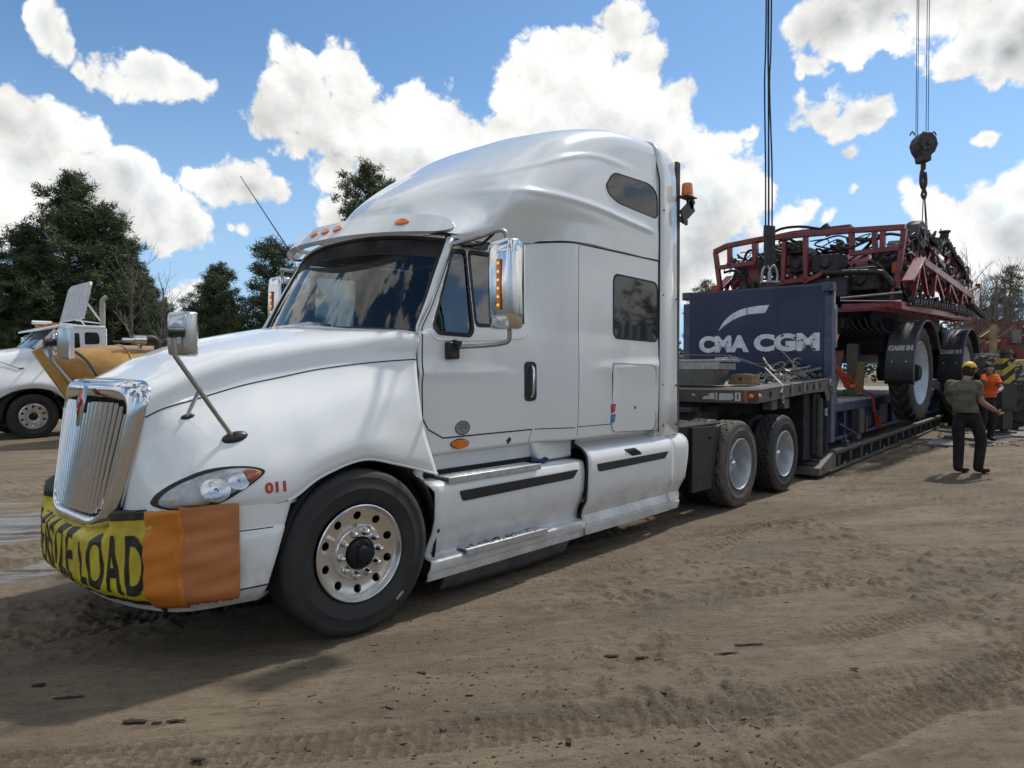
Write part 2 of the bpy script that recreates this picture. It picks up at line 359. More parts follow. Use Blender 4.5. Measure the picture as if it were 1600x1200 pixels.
def paint(name, col, dirt_top=1.0, dirt=.8, rough=.22):
    """glossy coach paint with road film, thicker low down"""
    m = bpy.data.materials.new(name); m.use_nodes = True; nt = m.node_tree; N = nt.nodes; L = nt.links; b = N['Principled BSDF']
    b.inputs['Coat Weight'].default_value = .6; b.inputs['Coat Roughness'].default_value = .05
    tc = N.new('ShaderNodeTexCoord'); g = N.new('ShaderNodeNewGeometry')
    sp = N.new('ShaderNodeSeparateXYZ'); L.new(g.outputs['Position'], sp.inputs[0])
    nz = N.new('ShaderNodeTexNoise'); nz.inputs['Scale'].default_value = 5; nz.inputs['Detail'].default_value = 8; nz.inputs['Roughness'].default_value = .68; L.new(g.outputs['Position'], nz.inputs['Vector'])
    z = N.new('ShaderNodeMapRange'); z.inputs[1].default_value = dirt_top; z.inputs[2].default_value = .15; z.inputs[3].default_value = -.25; z.inputs[4].default_value = .62; L.new(sp.outputs['Z'], z.inputs[0])
    ad = N.new('ShaderNodeMath'); ad.operation = 'ADD'; L.new(nz.outputs[0], ad.inputs[0]); L.new(z.outputs[0], ad.inputs[1])
    th = N.new('ShaderNodeMapRange'); th.interpolation_type = 'SMOOTHSTEP'; th.inputs[1].default_value = .55; th.inputs[2].default_value = 1.25; th.inputs[4].default_value = dirt; L.new(ad.outputs[0], th.inputs[0])
    n2 = N.new('ShaderNodeTexNoise'); n2.inputs['Scale'].default_value = 1.1; n2.inputs['Detail'].default_value = 3; L.new(g.outputs['Position'], n2.inputs['Vector'])
    base = N.new('ShaderNodeMix'); base.data_type = 'RGBA'; base.inputs['A'].default_value = (*col, 1); base.inputs['B'].default_value = (*[c*.9 for c in col], 1); L.new(n2.outputs[0], base.inputs['Factor'])
    mx = N.new('ShaderNodeMix'); mx.data_type = 'RGBA'; mx.inputs['B'].default_value = (.20,.17,.14,1); L.new(base.outputs['Result'], mx.inputs['A']); L.new(th.outputs[0], mx.inputs['Factor'])
    L.new(mx.outputs['Result'], b.inputs['Base Color'])
    rr = N.new('ShaderNodeMapRange'); rr.inputs[3].default_value = rough; rr.inputs[4].default_value = .75; L.new(th.outputs[0], rr.inputs[0]); L.new(rr.outputs[0], b.inputs['Roughness'])
    cw = N.new('ShaderNodeMapRange'); cw.inputs[3].default_value = .6; cw.inputs[4].default_value = 0; L.new(th.outputs[0], cw.inputs[0]); L.new(cw.outputs[0], b.inputs['Coat Weight'])
    return m
M = {}
M['white'] = paint('white_paint', (.80,.82,.81))
M['white_low'] = paint('white_paint_soiled', (.80,.81,.80), 1.0, .6)
M['white2'] = paint('white_paint_other', (.78,.79,.80), .9, .7)
M['chrome'] = mat('chrome', (.68,.68,.68), .07, 1, var=.06, vscale=4)
M['chrome_dull'] = mat('chrome_dull', (.60,.60,.60), .2, 1, var=.15, vscale=3)
M['alu'] = mat('aluminium', (.78,.78,.77), .22, 1, var=.05, vscale=2)
M['step_alu'] = mat('step_aluminium', (.55,.56,.56), .4, .55, var=.35, vscale=18)
M['step_dark'] = mat('step_dark', (.11,.105,.10), .6, .3, var=.5, vscale=30)
M['steel_arm'] = mat('brushed_steel', (.42,.40,.38), .34, 1, var=.2)
M['black'] = mat('black_plastic', (.018,.018,.02), .45, var=.3, bump=.1)
M['rubber'] = mat('rubber', (.016,.016,.018), .68, var=.5, vscale=7, col2=(.036,.034,.031), bump=.15, bscale=60)
M['tread'] = mat('rubber_dusty', (.05,.047,.043), .85, var=.6, vscale=12, col2=(.14,.12,.095), bump=.2)
M['seal'] = mat('black_seal', (.012,.012,.013), .6, var=.2)
M['void'] = mat('dark_underbody', (.012,.012,.013), .8, var=.3, bump=.1)
M['frame'] = mat('black_frame_paint', (.022,.022,.026), .55, var=.6, vscale=7, col2=(.07,.06,.05), bump=.15)
M['amber'] = mat('amber_lens', (.85,.25,.015), .18, coat=.6, var=.35, vscale=60, col2=(.55,.10,.008))
M['amber_on'] = mat('amber_led', (1,.5,.08), .3, emit=.8)
M['red_lens'] = mat('red_lens', (.5,.02,.02), .2, coat=.5, var=.2)
M['curtain'] = mat('curtain', (.35,.34,.32), .8, var=.4, stretch=(14,14,1))
M['dash'] = mat('dashboard', (.10,.105,.11), .7, var=.3)
M['darkcloth'] = mat('seat_cloth', (.035,.037,.045), .8, var=.4)
def glass(name, tint, refl_rough=.02, alpha=.3):
    m = bpy.data.materials.new(name); m.use_nodes = True; nt = m.node_tree; N = nt.nodes; L = nt.links; N.clear()
    o = N.new('ShaderNodeOutputMaterial'); t = N.new('ShaderNodeBsdfTransparent'); t.inputs[0].default_value = (*tint, 1)
    gl = N.new('ShaderNodeBsdfGlossy'); gl.inputs['Roughness'].default_value = refl_rough
    nz = N.new('ShaderNodeTexNoise'); nz.inputs['Scale'].default_value = 3; mr = N.new('ShaderNodeMapRange'); mr.inputs[3].default_value = refl_rough; mr.inputs[4].default_value = refl_rough+.03
    L.new(nz.outputs[0], mr.inputs[0]); L.new(mr.outputs[0], gl.inputs['Roughness'])
    fr = N.new('ShaderNodeFresnel'); fr.inputs[0].default_value = 1.55
    ad = N.new('ShaderNodeMath'); ad.operation = 'MULTIPLY_ADD'; ad.inputs[1].default_value = 1.3; ad.inputs[2].default_value = alpha; ad.use_clamp = True
    L.new(fr.outputs[0], ad.inputs[0])
    mx = N.new('ShaderNodeMixShader'); L.new(ad.outputs[0], mx.inputs[0]); L.new(t.outputs[0], mx.inputs[1]); L.new(gl.outputs[0], mx.inputs[2]); L.new(mx.outputs[0], o.inputs[0])
    return m
M['glass'] = glass('windscreen_glass', (.42,.5,.5), .012, .02)
M['glass_side'] = glass('side_glass', (.30,.34,.34), .012, .08)
M['glass_dark'] = mat('privacy_glass', (.022,.023,.024), .04, spec=.5)
M['lamp_bowl'] = mat('lamp_bowl', (.88,.88,.87), .4, 0, var=.25, vscale=25)
M['lamp_glass'] = glass('lamp_glass', (.95,.95,.95), .03, .0)
# ============================================================ hero tractor unit (x: along, away from the nose; w: half width from the centre line)
YC = 1.22
truck = thing('semi_truck', 'large white sleeper semi truck with chrome grille in the foreground, parked on dirt', 'semi truck')
def S(w, sd=1): return YC - w*sd
def T(name, mb, m, parent=truck, **k): return mb.build(name, m, parent, **k)

HOOD = [
 [(-1.08,.50,.735),(-1.07,.515,.86),(-1.05,.53,1.0),(-1.02,.56,1.16),(-.985,.60,1.335),(-.965,.565,1.47),(-.955,.38,1.53),(-.955,0,1.545)],
 [(-1.045,.74,.80),(-1.035,.765,.9),(-1.0,.765,1.04),(-.94,.73,1.2),(-.885,.63,1.385),(-.84,.60,1.53),(-.82,.36,1.602),(-.82,0,1.62)],
 [(-.94,1.0,.85),(-.93,1.025,.93),(-.87,1.0,1.07),(-.80,.89,1.24),(-.735,.675,1.43),(-.71,.62,1.595),(-.69,.36,1.68),(-.69,0,1.70)],
 [(-.70,1.13,.86),(-.69,1.15,.94),(-.62,1.125,1.10),(-.56,.99,1.30),(-.50,.755,1.505),(-.46,.69,1.685),(-.44,.38,1.77),(-.44,0,1.79)],
 [(-.462,1.19,.875),(-.455,1.20,.95),(-.40,1.17,1.12),(-.34,1.05,1.34),(-.28,.825,1.555),(-.24,.755,1.735),(-.22,.40,1.82),(-.22,0,1.84)],
 [(-.26,1.205,.985),(-.265,1.215,1.03),(-.22,1.20,1.16),(-.16,1.09,1.37),(-.09,.885,1.597),(-.04,.82,1.775),(-.02,.42,1.86),(-.02,0,1.88)],
 [(.03,1.205,1.055),(.03,1.222,1.10),(.05,1.21,1.21),(.08,1.125,1.42),(.13,.96,1.63),(.18,.89,1.81),(.17,.44,1.89),(.17,0,1.915)],
 [(.30,1.20,1.0),(.31,1.215,1.05),(.30,1.20,1.2),(.31,1.15,1.43),(.34,1.025,1.652),(.37,.97,1.84),(.34,.46,1.895),(.33,0,1.945)],
 [(.64,1.195,.90),(.59,1.20,1.02),(.535,1.185,1.2),(.515,1.155,1.43),(.54,1.095,1.667),(.575,1.04,1.855),(.52,.5,1.885),(.47,0,1.965)],
]
HD = dense(HOOD, 8, 7)
hood_v = [[(p[0], S(p[1]), p[2]) for p in row] for row in HD]
hood_f = [[(p[0], S(p[1], -1), p[2]) for p in row] for row in HD]
mb = MB(); mb.grid(hood_v); mb.grid([list(reversed(r)) for r in hood_f])
bmv = bmesh.new()
hood = T('hood', mb, M['white'], smooth=60, solid=.012)
# weld the middle seam
bm = bmesh.new(); bm.from_mesh(hood.data); bmesh.ops.remove_doubles(bm, verts=bm.verts, dist=.002); bmesh.ops.recalc_face_normals(bm, faces=bm.faces)
bm.normal_update()
if sum(f.normal.z for f in bm.faces) < 0: bmesh.ops.reverse_faces(bm, faces=bm.faces)
bm.to_mesh(hood.data); bm.free()
hood.data.polygons.foreach_set('use_smooth', [True]*len(hood.data.polygons))
def bvh_of(P):
    nu, nv = len(P), len(P[0]); vs = [Vector(p) for r in P for p in r]
    return BVHTree.FromPolygons(vs, [(i*nv+j, (i+1)*nv+j, (i+1)*nv+j+1, i*nv+j+1) for i in range(nu-1) for j in range(nv-1)])
HB = bvh_of(hood_v)
def onhood(x, z, off=.003, sd=1):
    """point on the near fender or bonnet side; the offset goes outwards along the normal"""
    h, nrm, _, _ = HB.ray_cast(Vector((x, -3, z)), Vector((0, 1, 0)))
    if h is None:
        h, nrm, _, _ = HB.find_nearest(Vector((x, 0, z)))
    if nrm.y > 0: nrm = -nrm
    p = h+nrm*off
    return (p.x, p.y if sd == 1 else 2*YC-p.y, p.z)

# ---- panel gap between bonnet top and fender
k = 4*7
for sd in (1, -1):
    T('panel_gap', MB().tube([(r[k][0], S(r[k][1]+.001, sd), r[k][2]) for r in HD], .0042, 6), M['seal'])
    T('fender_lip', MB().tube([(r[0][0], S(r[0][1]-.004, sd), r[0][2]) for r in HD if r[0][0] > -.47], .009, 8), M['white'])
# ---- headlights
hl = [(-.585,1.046),(-.66,1.068),(-.76,1.068),(-.86,1.045),(-.95,.995),(-.998,.94),(-1.018,.885),(-.975,.875),(-.90,.888),(-.78,.93),(-.67,.985)]
for sd in (1, -1):
    fn = lambda u, v, o, sd=sd: onhood(u, v, o, sd)
    hp = rpoly(hl, .05, 3)
    mb = MB(); patch(mb, scalepoly(hp, .020), fn, .006, .02, 6); lampo = T('headlight', mb, M['seal'])
    mb = MB(); patch(mb, hp, fn, .008, .002, 6); T('headlight_bowl', mb, M['lamp_bowl'], lampo)
    # reflector: concentric chrome dishes seen through the lens
    for (cx, cz, r_) in ((-.82,.965,.058),(-.715,1.005,.045)):
        mb = MB()
        for kk, rr in enumerate((1, .8, .6, .38)):
            A = [(cx+math.cos(a)*r_*rr*1.1, cz+math.sin(a)*r_*rr) for a in np.linspace(0, 2*math.pi, 24, endpoint=False)]
            patch(mb, A, fn, .010+.004*kk, .004, 2)
        T('reflector', mb, M['chrome'], lampo)
        mb = MB(); A = [(cx+math.cos(a)*r_*.2, cz+math.sin(a)*r_*.2) for a in np.linspace(0, 2*math.pi, 12, endpoint=False)]
        patch(mb, A, fn, .022, .01, 2); T('bulb', mb, M['amber'] if cx > -.75 else M['curtain'], lampo)
    mb = MB(); patch(mb, rpoly([(-.598,1.043),(-.66,1.062),(-.69,1.055),(-.672,1.0),(-.665,.992)], .01, 2), fn, .013, .01, 4, dome=.006); T('turn_signal', mb, M['amber'], lampo)
    mb = MB(); patch(mb, hp, fn, .012, .012, 8, dome=.022); T('headlight_lens', mb, M['lamp_glass'], lampo)
# ---- fleet number
mred = mat('red_print', (.55,.06,.03), .5, var=.5, vscale=40)
mb = MB(); fit_text(mb, '011', (-.592,-.478,.938,.998), lambda u, v: onhood(u, v+u*.02, .003), bold=.02, cuts=2); T('fleet_number', mb, mred)
mb = MB(); fit_text(mb, '011', (-.478,-.592,.938,.998), lambda u, v: onhood(u, v+u*.02, .003, -1), bold=.02, cuts=2); T('fleet_number', mb, mred)

# ---- grille
def gx(w, z): return -1.205+.055*(w/.5)**2+.135*max(0, z-.68)
def xh(z): return -1.095+.140*sm(.72,1.50,z)
def gpt(w, z, o=0): return (gx(w, z)-o, YC-w, z)
def outline(hw0, hw1, z0, z1, r, n=8):
    P = rpoly([(-hw0, z0), (hw0, z0), (hw1, z1), (-hw1, z1)], r, n); return P
out_b = outline(.495, .62, .695, 1.54, [.24,.24,.20,.20], 12); mid_b = outline(.462, .585, .725, 1.508, [.22,.22,.19,.19], 12)
in_b = outline(.425, .545, .772, 1.42, [.15,.15,.11,.11], 12); in_c = outline(.415, .535, .782, 1.41, [.15,.15,.11,.11], 12)
rows = [[(xh(p[1])+.01, YC-p[0], p[1]) for p in scalepoly(out_b, .004)], [(xh(p[1])-.004, YC-p[0], p[1]) for p in scalepoly(out_b, .007)],
        [(xh(p[1])*.5+(gx(*p)+.01)*.5, YC-p[0], p[1]) for p in scalepoly(out_b, .004)], [gpt(p[0], p[1], -.022) for p in out_b], [gpt(*p, .006) for p in mid_b], [gpt(p[0]*.96, p[1]+(.006 if p[1] < 1 else -.02), .012) for p in mid_b], [gpt(*p, .004) for p in in_b], [gpt(*p, -.05) for p in in_c]]
mb = MB(); mb.grid(rows, cv=True); gr = T('grille', mb, M['chrome'], smooth=179, subd=1)
mb = MB(); mb.add([gpt(*p, -.055) for p in in_c], [tuple(range(len(in_c)))]); T('grille_screen', mb, M['void'], gr)
for i in range(20):
    w = -.408 + i*.04295; e_ = max(0, (abs(w)-.27)/.145); zt = 1.412 - .07*e_**3; zb = .785 + .10*e_**2.5
    if abs(w) < .07: zt -= .10*(1-abs(w)/.07)
    mb = MB(); P = [Vector(gpt(w*(1+.43*(z-.8)), z, -.012)) for z in np.linspace(zb, zt, 9)]
    rows = []
    for p in P: rows.append([(p.x+.020, p.y-.010, p.z), (p.x+.004, p.y-.0115, p.z), (p.x-.008, p.y-.009, p.z), (p.x-.013, p.y-.003, p.z), (p.x-.013, p.y+.003, p.z), (p.x-.008, p.y+.009, p.z), (p.x+.004, p.y+.0115, p.z), (p.x+.020, p.y+.010, p.z)])
    mb.grid(rows); T('grille_bar', mb, M['chrome'], gr, smooth=60)
# emblem wedge
mb = MB(); W = [(-.055,1.50),(-.045,1.40),(0,1.26),(.045,1.40),(.055,1.50)]
mb.grid([[gpt(w*1.15, z, .005) for w, z in W], [gpt(w*.6, z+.005, .022) for w, z in W]]); T('emblem_wedge', mb, M['chrome'], gr, smooth=0)
D = [(-.038,1.415),(0,1.33),(.038,1.415),(0,1.47)]
mb = MB(); mb.prism([(0,0)]*3, 0, 0) if 0 else None
mb.add([gpt(w, z, .028) for w, z in D]+[gpt(w, z, .012) for w, z in D], [(0,1,2,3),(0,4,5,1),(1,5,6,2),(2,6,7,3),(3,7,4,0)]); T('emblem', mb, M['red_lens'], gr, smooth=0)
mb = MB(); D2 = [(w*.45, 1.405+(z-1.405)*.45) for w, z in D]; mb.add([gpt(w, z, .031) for w, z in D2]+[gpt(w, z, .02) for w, z in D2], [(0,1,2,3),(0,4,5,1),(1,5,6,2),(2,6,7,3),(3,7,4,0)]); T('emblem_core', mb, M['chrome'], gr, smooth=0)

# ---- bumper: plan curve by arc length from the centre line
BP = [(0,-1.225),(.2,-1.22),(.4,-1.205),(.6,-1.165),(.75,-1.115),(.88,-1.05),(.98,-.97),(1.06,-.88),(1.12,-.78),(1.165,-.66),(1.19,-.55),(1.20,-.44)]
_d = dense([[(w, x, 0)]*2 for w, x in BP], 6, 1)[:,0,:]
_s = [0]
for i in range(1, len(_d)): _s.append(_s[-1]+math.dist(_d[i], _d[i-1]))
SMAX = _s[-1]
def bpt(s, z, off=0, sd=None):
    """bumper surface: s arc length from the centre (+ near side), z height"""
    a = min(abs(s), SMAX-1e-4); w = np.interp(a, _s, _d[:,0]); x = np.interp(a, _s, _d[:,1])
    w2 = np.interp(min(a+.01, SMAX), _s, _d[:,0]); x2 = np.interp(min(a+.01, SMAX), _s, _d[:,1]); t = Vector((x2-x, w2-w)); t = t.normalized() if t.length > 1e-6 else Vector((1,0))
    nx, nw = -t.y, t.x
    t_ = (z-.6); o = off - .02*abs(t_)*1.2 - (.09*sm(.44,.30,z)**1.5) - (.008 if z > .735 else 0) - .006*sm(.42,.405,z)
    o -= .105*sm(.66,.735,z)*(1-sm(.42,.62,abs(s)))
    x += nx*o; w += nw*o
    return (x, YC - math.copysign(w, s if s else 1), z)
zz = [.30,.315,.34,.37,.40,.405,.412,.42,.5,.58,.66,.72,.73,.742,.78,.82,.85,.862]
def zmap(s, z):
    # the top edge follows the lower edge of the bonnet; the ends are cut back round the wheel
    top = .80+.07*sm(.3,1.15,abs(s)); v = .30+(z-.30)*(top-.30)/.562 + .035*sm(.9,SMAX,abs(s))*(1-(z-.3)/.56)
    return v
SS = np.linspace(-SMAX, SMAX, 121)
rows = []
for s in SS:
    r = []
    for z in zz:
        e = sm(SMAX-.7, SMAX, abs(s)); cut = (.875-zmap(s,z))*.36*e
        ss = math.copysign(abs(s)-cut*.9, s); r.append(bpt(ss, zmap(s, z)))
    lx, ly, lz = r[-1]; r.append((lx+.05, ly+.02*(1 if s > 0 else -1), lz+.004)); f0 = r[0]; r.insert(0, (f0[0]+.08, f0[1]+(.03 if s > 0 else -.03), f0[2]+.01))
    rows.append(r)
mb = MB(); mb.grid(rows); bumper = T('bumper', mb, M['white'], smooth=40, solid=.02)
for zc in (.4085,.7265):
    mb = MB(); mb.tube([Vector(bpt(s-.02*sm(SMAX-.2,SMAX,s), zmap(s, zc), .0005)) for s in np.linspace(.85, SMAX-.10-(.04 if zc < .5 else 0), 24)], .0045, 6); T('bumper_groove', mb, M['seal'], bumper)
mb = MB()
A = [(.885,.300),(.905,.300),(.915,.325),(.895,.345),(.875,.350),(.865,.362),(.860,.345)]
patch(mb, A, lambda u, v, o: bpt(u, v, o), .004, .02, 2); T('crack', mb, M['void'], bumper)
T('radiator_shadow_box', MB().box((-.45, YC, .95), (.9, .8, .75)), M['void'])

T('gap_shade_strip', MB().grid([[tuple(Vector(bpt(s, zmap(s, .862), q))+Vector((dx, 0, dz))) for q, dx, dz in ((.006,0,-.03),(.006,0,.010),(.0,.06,.012),(.0,.16,.012))] for s in np.linspace(-.95, .78, 50)]), M['seal'], smooth=60)  # dark strip added over the bumper lip as the shade below the grille
# ---- banner and flags (lashed round the bumper)
mban = mat('banner_yellow', (.62,.49,.02), .5, var=.4, vscale=5, col2=(.44,.34,.03), bump=.25, bscale=9)
mink = mat('banner_black', (.018,.017,.015), .5, var=.4)
def wav(s, z): return .013+.004*math.sin(s*23+z*9)+.003*math.sin(s*51-z*31)
def ban(s, z, o=0): return bpt(s, zmap(s, z), wav(s, z)+o)
rows = [[ban(s, z) for z in np.linspace(.345,.868,24)] for s in np.linspace(-1.12, .90, 110)]
root_b = thing('oversize_load_banner', 'yellow banner with black lettering stretched round the front bumper', 'banner', (0,0,0))
o_ = MB().grid(rows).build('banner_sheet', mban, root_b, smooth=60, solid=.002)
for z0, z1 in ((.345,.378),(.826,.868)):
    MB().grid([[ban(s, z, .0025) for z in np.linspace(z0, z1, 3)] for s in np.linspace(-1.12, .90, 90)]).build('banner_border', mink, root_b, smooth=60)
mb = MB(); fit_text(mb, 'OVERSIZE LOAD', (-.78,.865,.405,.748), lambda u, v: ban(u, v, .003), bold=.008, cuts=4, space=1.12); mb.build('lettering', mink, root_b, smooth=0)
def flag(name, label, s0, s1, z0, z1, off, m, fray=0, sl=0, fold=None):
    rows = []
    for s in np.linspace(s0, s1, 44):
        r = []
        for j, z in enumerate(np.linspace(z0, z1, 26)):
            jag = fray*(random.random()-.5) if j == 0 else 0
            w_ = off+.006*math.sin(s*21+z*4)+.0045*math.sin(z*31+s*7)+.003*math.sin(z*63-s*15)
            if fold: w_ += .014*math.exp(-((s-fold-.01*math.sin(z*20))/.018)**2)
            r.append(bpt(s, zmap(s, z)+jag+sl*(s-s0)*(1-(z-z0)/(z1-z0)), w_))
        rows.append(r)
    mb = MB().grid(rows); o = mb.build(name, m, None, smooth=60, solid=.002)
    return tag(o, label, 'flag')
mf1 = mat('flag_orange', (.60,.20,.015), .55, var=.3, vscale=2.5, col2=(.50,.15,.012), bump=.12, bscale=14)
mf2 = mat('flag_faded', (.46,.165,.05), .6, var=.35, vscale=3, col2=(.40,.13,.035), bump=.12, bscale=14)
flag('warning_flag', 'bright orange flag over the end of the yellow bumper banner, left one of two', .86, 1.075, .335, .868, .022, mf1, fray=.004, fold=1.05)
flag('warning_flag', 'faded orange flag with a frayed lower edge at the corner of the bumper', .105*10, 1.335, .36, .885, .029, mf2, fray=.02, sl=.03)

# ---- wheels
def hub_plate(n, r_in, r_out, rc, rh, dish, nseg=6):
    """annulus with n round hand holes; dish(r)->axial position"""
    mb = MB(); K = 24
    for i in range(n):
        a0 = 2*math.pi*(i+.5)/n; ha = math.pi/n
        inner = []; outer = []
        for k in range(K):
            t = 2*math.pi*k/K; inner.append((rc+rh*math.cos(t), rh*math.sin(t)))       # (radial, tangential)
            # matching point on the sector boundary in (r, angle*rc) space
            c, s_ = math.cos(t), math.sin(t); hr0 = r_out-rc; hr1 = rc-r_in; ht = ha*rc
            f = min((hr0 if c > 0 else hr1)/max(abs(c), 1e-6), ht/max(abs(s_), 1e-6)); outer.append((rc+c*f, s_*f))
        # snap corner points
        for (rr, tt) in ((r_out, 1), (r_out, -1), (r_in, 1), (r_in, -1)):
            j = min(range(K), key=lambda q: abs(outer[q][0]-rr)+abs(outer[q][1]-tt*ha*rc)); outer[j] = (rr, tt*ha*rc)
        def P(p, isin):
            r = p[0]; a = a0+(math.atan2(p[1], r) if isin else p[1]/rc); 
            if isin: r = math.hypot(p[0], p[1])
            return (r*math.cos(a), dish(r), r*math.sin(a))
        rows = []
        for q in range(4):
            f = q/3; rows.append([tuple(np.array(P(inner[k], True))*(1-f)+np.array(P(outer[k], False))*f) for k in range(K)])
        rows = [[(x, dish(math.hypot(x, z)), z) for x, y, z in r_] for r_ in rows]
        deep = [(x, y+.03, z) for x, y, z in rows[0]]
        mb.grid([deep]+rows, cv=True)
    return mb
def tyre_mesh(Ro, Ri, W, tread='rib', n=180, lug=.010):
    """closed tyre; axis along y, outer face at y=0, inner at y=W; tread blocks are real relief"""
    sh = .055
    side = [(Ri,.035),(Ri+.012,.018),(Ri+.03,.008),(Ri+(Ro-Ri)*.45,-.002),(Ri+(Ro-Ri)*.47,-.0035),(Ri+(Ro-Ri)*.5,-.001),(Ro-.075,.004),(Ro-.05,.006),(Ro-.047,.004),(Ro-.028,.010),(Ro-.012,.020),(Ro-.004,.032)]
    tr = [(Ro, y) for y in np.linspace(.042, W-.042, 23)]
    prof = side+tr+[(r, W-a) for r, a in reversed(side)]
    P = []
    for i in range(n):
        t = 2*math.pi*i/n; row = []
        for j, (r, a) in enumerate(prof):
            q = j-len(side)
            if 0 <= q < len(tr):
                u = q
                if tread == 'rib': r -= lug*(1 if u in (4,9,13,18) else 0)
                elif tread == 'block':
                    g = u in (5,6,11,16,17); ph = (i + (u//3)*3) % 9
                    r -= lug*1.3*(1 if (g or ph < 2) else 0)
            elif tread == 'block' and len(side)-3 <= j < len(side)+0 and (i % 3 == 0): r -= .005
            row.append((r*math.cos(t), a, r*math.sin(t)))
        P.append(row)
    mb = MB(); mb.grid(P, cu=True, cv=True); return mb
mrimw = mat('rim_white', (.52,.54,.56), .38, .2, var=.25, vscale=9, col2=(.35,.36,.38), coat=.2)
def steer_wheel(cx, sd, rot, name='wheel'):
    """polished alloy steer wheel with ten hand holes and nuts"""
    hb = hub_plate(10, .175, .262, .222, .0255, lambda r: .040+.012*sm(.262,.20,r))
    Wm = hb
    Wm.lathe([(.292,.012),(.292,.004),(.286,.0),(.281,.006),(.272,.030),(.262,.040)], n=64)
    Wm.lathe([(.175,.0515),(.170,.045),(.160,.024),(.155,.018),(.10,.014),(.092,.02),(.088,.06)], n=64)
    Wm.lathe([(.292,.012),(.27,.10),(.26,.2),(.285,.29)], n=48)
    o = Wm.build(name, M['alu'], truck, smooth=40)
    ty = tyre_mesh(.5, .292, .29, 'rib'); ty.build('tyre', M['rubber'], o, smooth=35)
    for i in range(10):
        a = 2*math.pi*(i+.1)/10; x, z = .130*math.cos(a), .130*math.sin(a)
        m_ = MB(); m_.lathe([(.024,.016),(.024,.010),(.018,.004),(.0175,-.012),(.014,-.024),(.007,-.030),(.0001,-.031)], c=(x,0,z), n=14); m_.build('lug_nut', M['chrome'], o, smooth=50)
    m_ = MB(); m_.lathe([(.088,.05),(.086,-.01),(.080,-.018),(.05,-.02),(.045,-.05),(.03,-.055),(.0001,-.055)], n=28)
    for i in range(6):
        a = i*math.pi/3; m_.box((.066*math.cos(a),-.022,.066*math.sin(a)), (.016,.02,.016))
    m_.build('hub', M['void'], o, smooth=40)
    if sd > 0: MB().box((.27,-.004,-.31), (.065,.004,.016), Matrix.Rotation(R(-38), 3, 'Y')).build('tyre_mark', M['curtain'], o)
    o.location = (cx, YC-1.225*sd, .497); o.rotation_euler = (0, 0, rot + (0 if sd > 0 else math.pi)); return o
steer_wheel(0.0, 1, R(-5)); steer_wheel(0.0, -1, R(-5))
def drive_wheel(cx, sd, tr='block', dusty=False, name='wheel'):
    m_ = MB(); m_.lathe([(.300,.016),(.300,.004),(.292,.000),(.286,.006),(.280,.02),(.268,.05),(.262,.12),(.258,.20),(.250,.225),(.20,.240),(.165,.238),(.160,.215),(.13,.205),(.120,.205)], n=56)
    m_.lathe([(.3,.016),(.29,.25)], n=40)
    o = m_.build(name, mrimw, truck, smooth=40)
    MB().lathe([(.120,.21),(.115,.16),(.10,.13),(.085,.12),(.06,.118),(.0001,.116)], n=28).build('hub', M['alu'], o, smooth=40)
    for i in range(10):
        a = 2*math.pi*i/10; MB().lathe([(.016,.215),(.016,.19),(.012,.175),(.0001,.17)], c=(.143*math.cos(a),0,.143*math.sin(a)), n=10).build('lug_nut', M['chrome'], o, smooth=50)
    MB().lathe([(.05,.12),(.048,.09),(.03,.075),(.0001,.07)], n=16).build('hub_cap', M['chrome'], o, smooth=50)
    t1 = tyre_mesh(.505, .296, .275, tr, lug=.012); t1.build('tyre', [M['tread'] if dusty else M['rubber']], o, smooth=35)
    t2 = tyre_mesh(.505, .296, .275, tr, lug=.012); t2.v = [(x, y+.33, z) for x, y, z in t2.v]; t2.build('tyre', M['rubber'], o, smooth=35)
    o.location = (cx, YC-1.225*sd, .497); o.rotation_euler = (0, random.random()*.3, 0 if sd > 0 else math.pi); return o
for sd in (1, -1):
    drive_wheel(5.34, sd, 'block', sd > 0); drive_wheel(6.70, sd)

# ---- wheel housing, chassis
def arch_shell(x0, r, y0, y1, a0=-15, a1=195, z0=.5):
    return MB().grid([[(x0+r*math.cos(R(a)), y, z0+r*math.sin(R(a))*1.0) for y in (y0, y1)] for a in np.linspace(a0, a1, 24)])
for sd in (1, -1):
    mb = arch_shell(.06, .575, S(1.19, sd), S(.72, sd), -28, 168, .49); mb.box((.06, S(.70, sd), .8), (1.15,.02,.9)); T('wheel_housing', mb, M['void'], solid=.004)
    mb = MB(); mb.grid([[(.06+.585*math.cos(R(a)), y, .49+.585*math.sin(R(a))) for y in (S(1.21, sd), S(1.10, sd))] for a in np.linspace(44, 2, 12)]); T('fender_extension', mb, M['black'], solid=.02)
mb = MB()
for sd in (1, -1): mb.box((3.3, S(.43, sd), .78), (8.2, .09, .27))
for x in (1.0, 2.5, 4.0, 5.3, 6.7, 7.3): mb.box((x, YC, .78), (.12, .8, .2))
T('chassis_rails', mb, M['frame'], bevel=.005)
for x in (0, 5.34, 6.70): T('axle', MB().cyl((x, S(1.0), .5), (x, S(-1.0), .5), .07).cyl((x, YC-.2, .5), (x, YC+.2, .5), .2, n=20), M['void'])
for sd in (1, -1):
    T('fuel_tank', MB().cyl((.9, S(.8, sd), .58), (3.5, S(.8, sd), .58), .29, n=24), M['alu'], bevel=.01)
    T('underbody_box', MB().box((2.2, S(.80, sd), .62), (3.1, .5, .56)), M['void'])
T('fifth_wheel', MB().box((6.0, YC, 1.08), (.9, .9, .06)).box((6.0, YC, .98), (.5,1.0,.16)), M['frame'], bevel=.01)
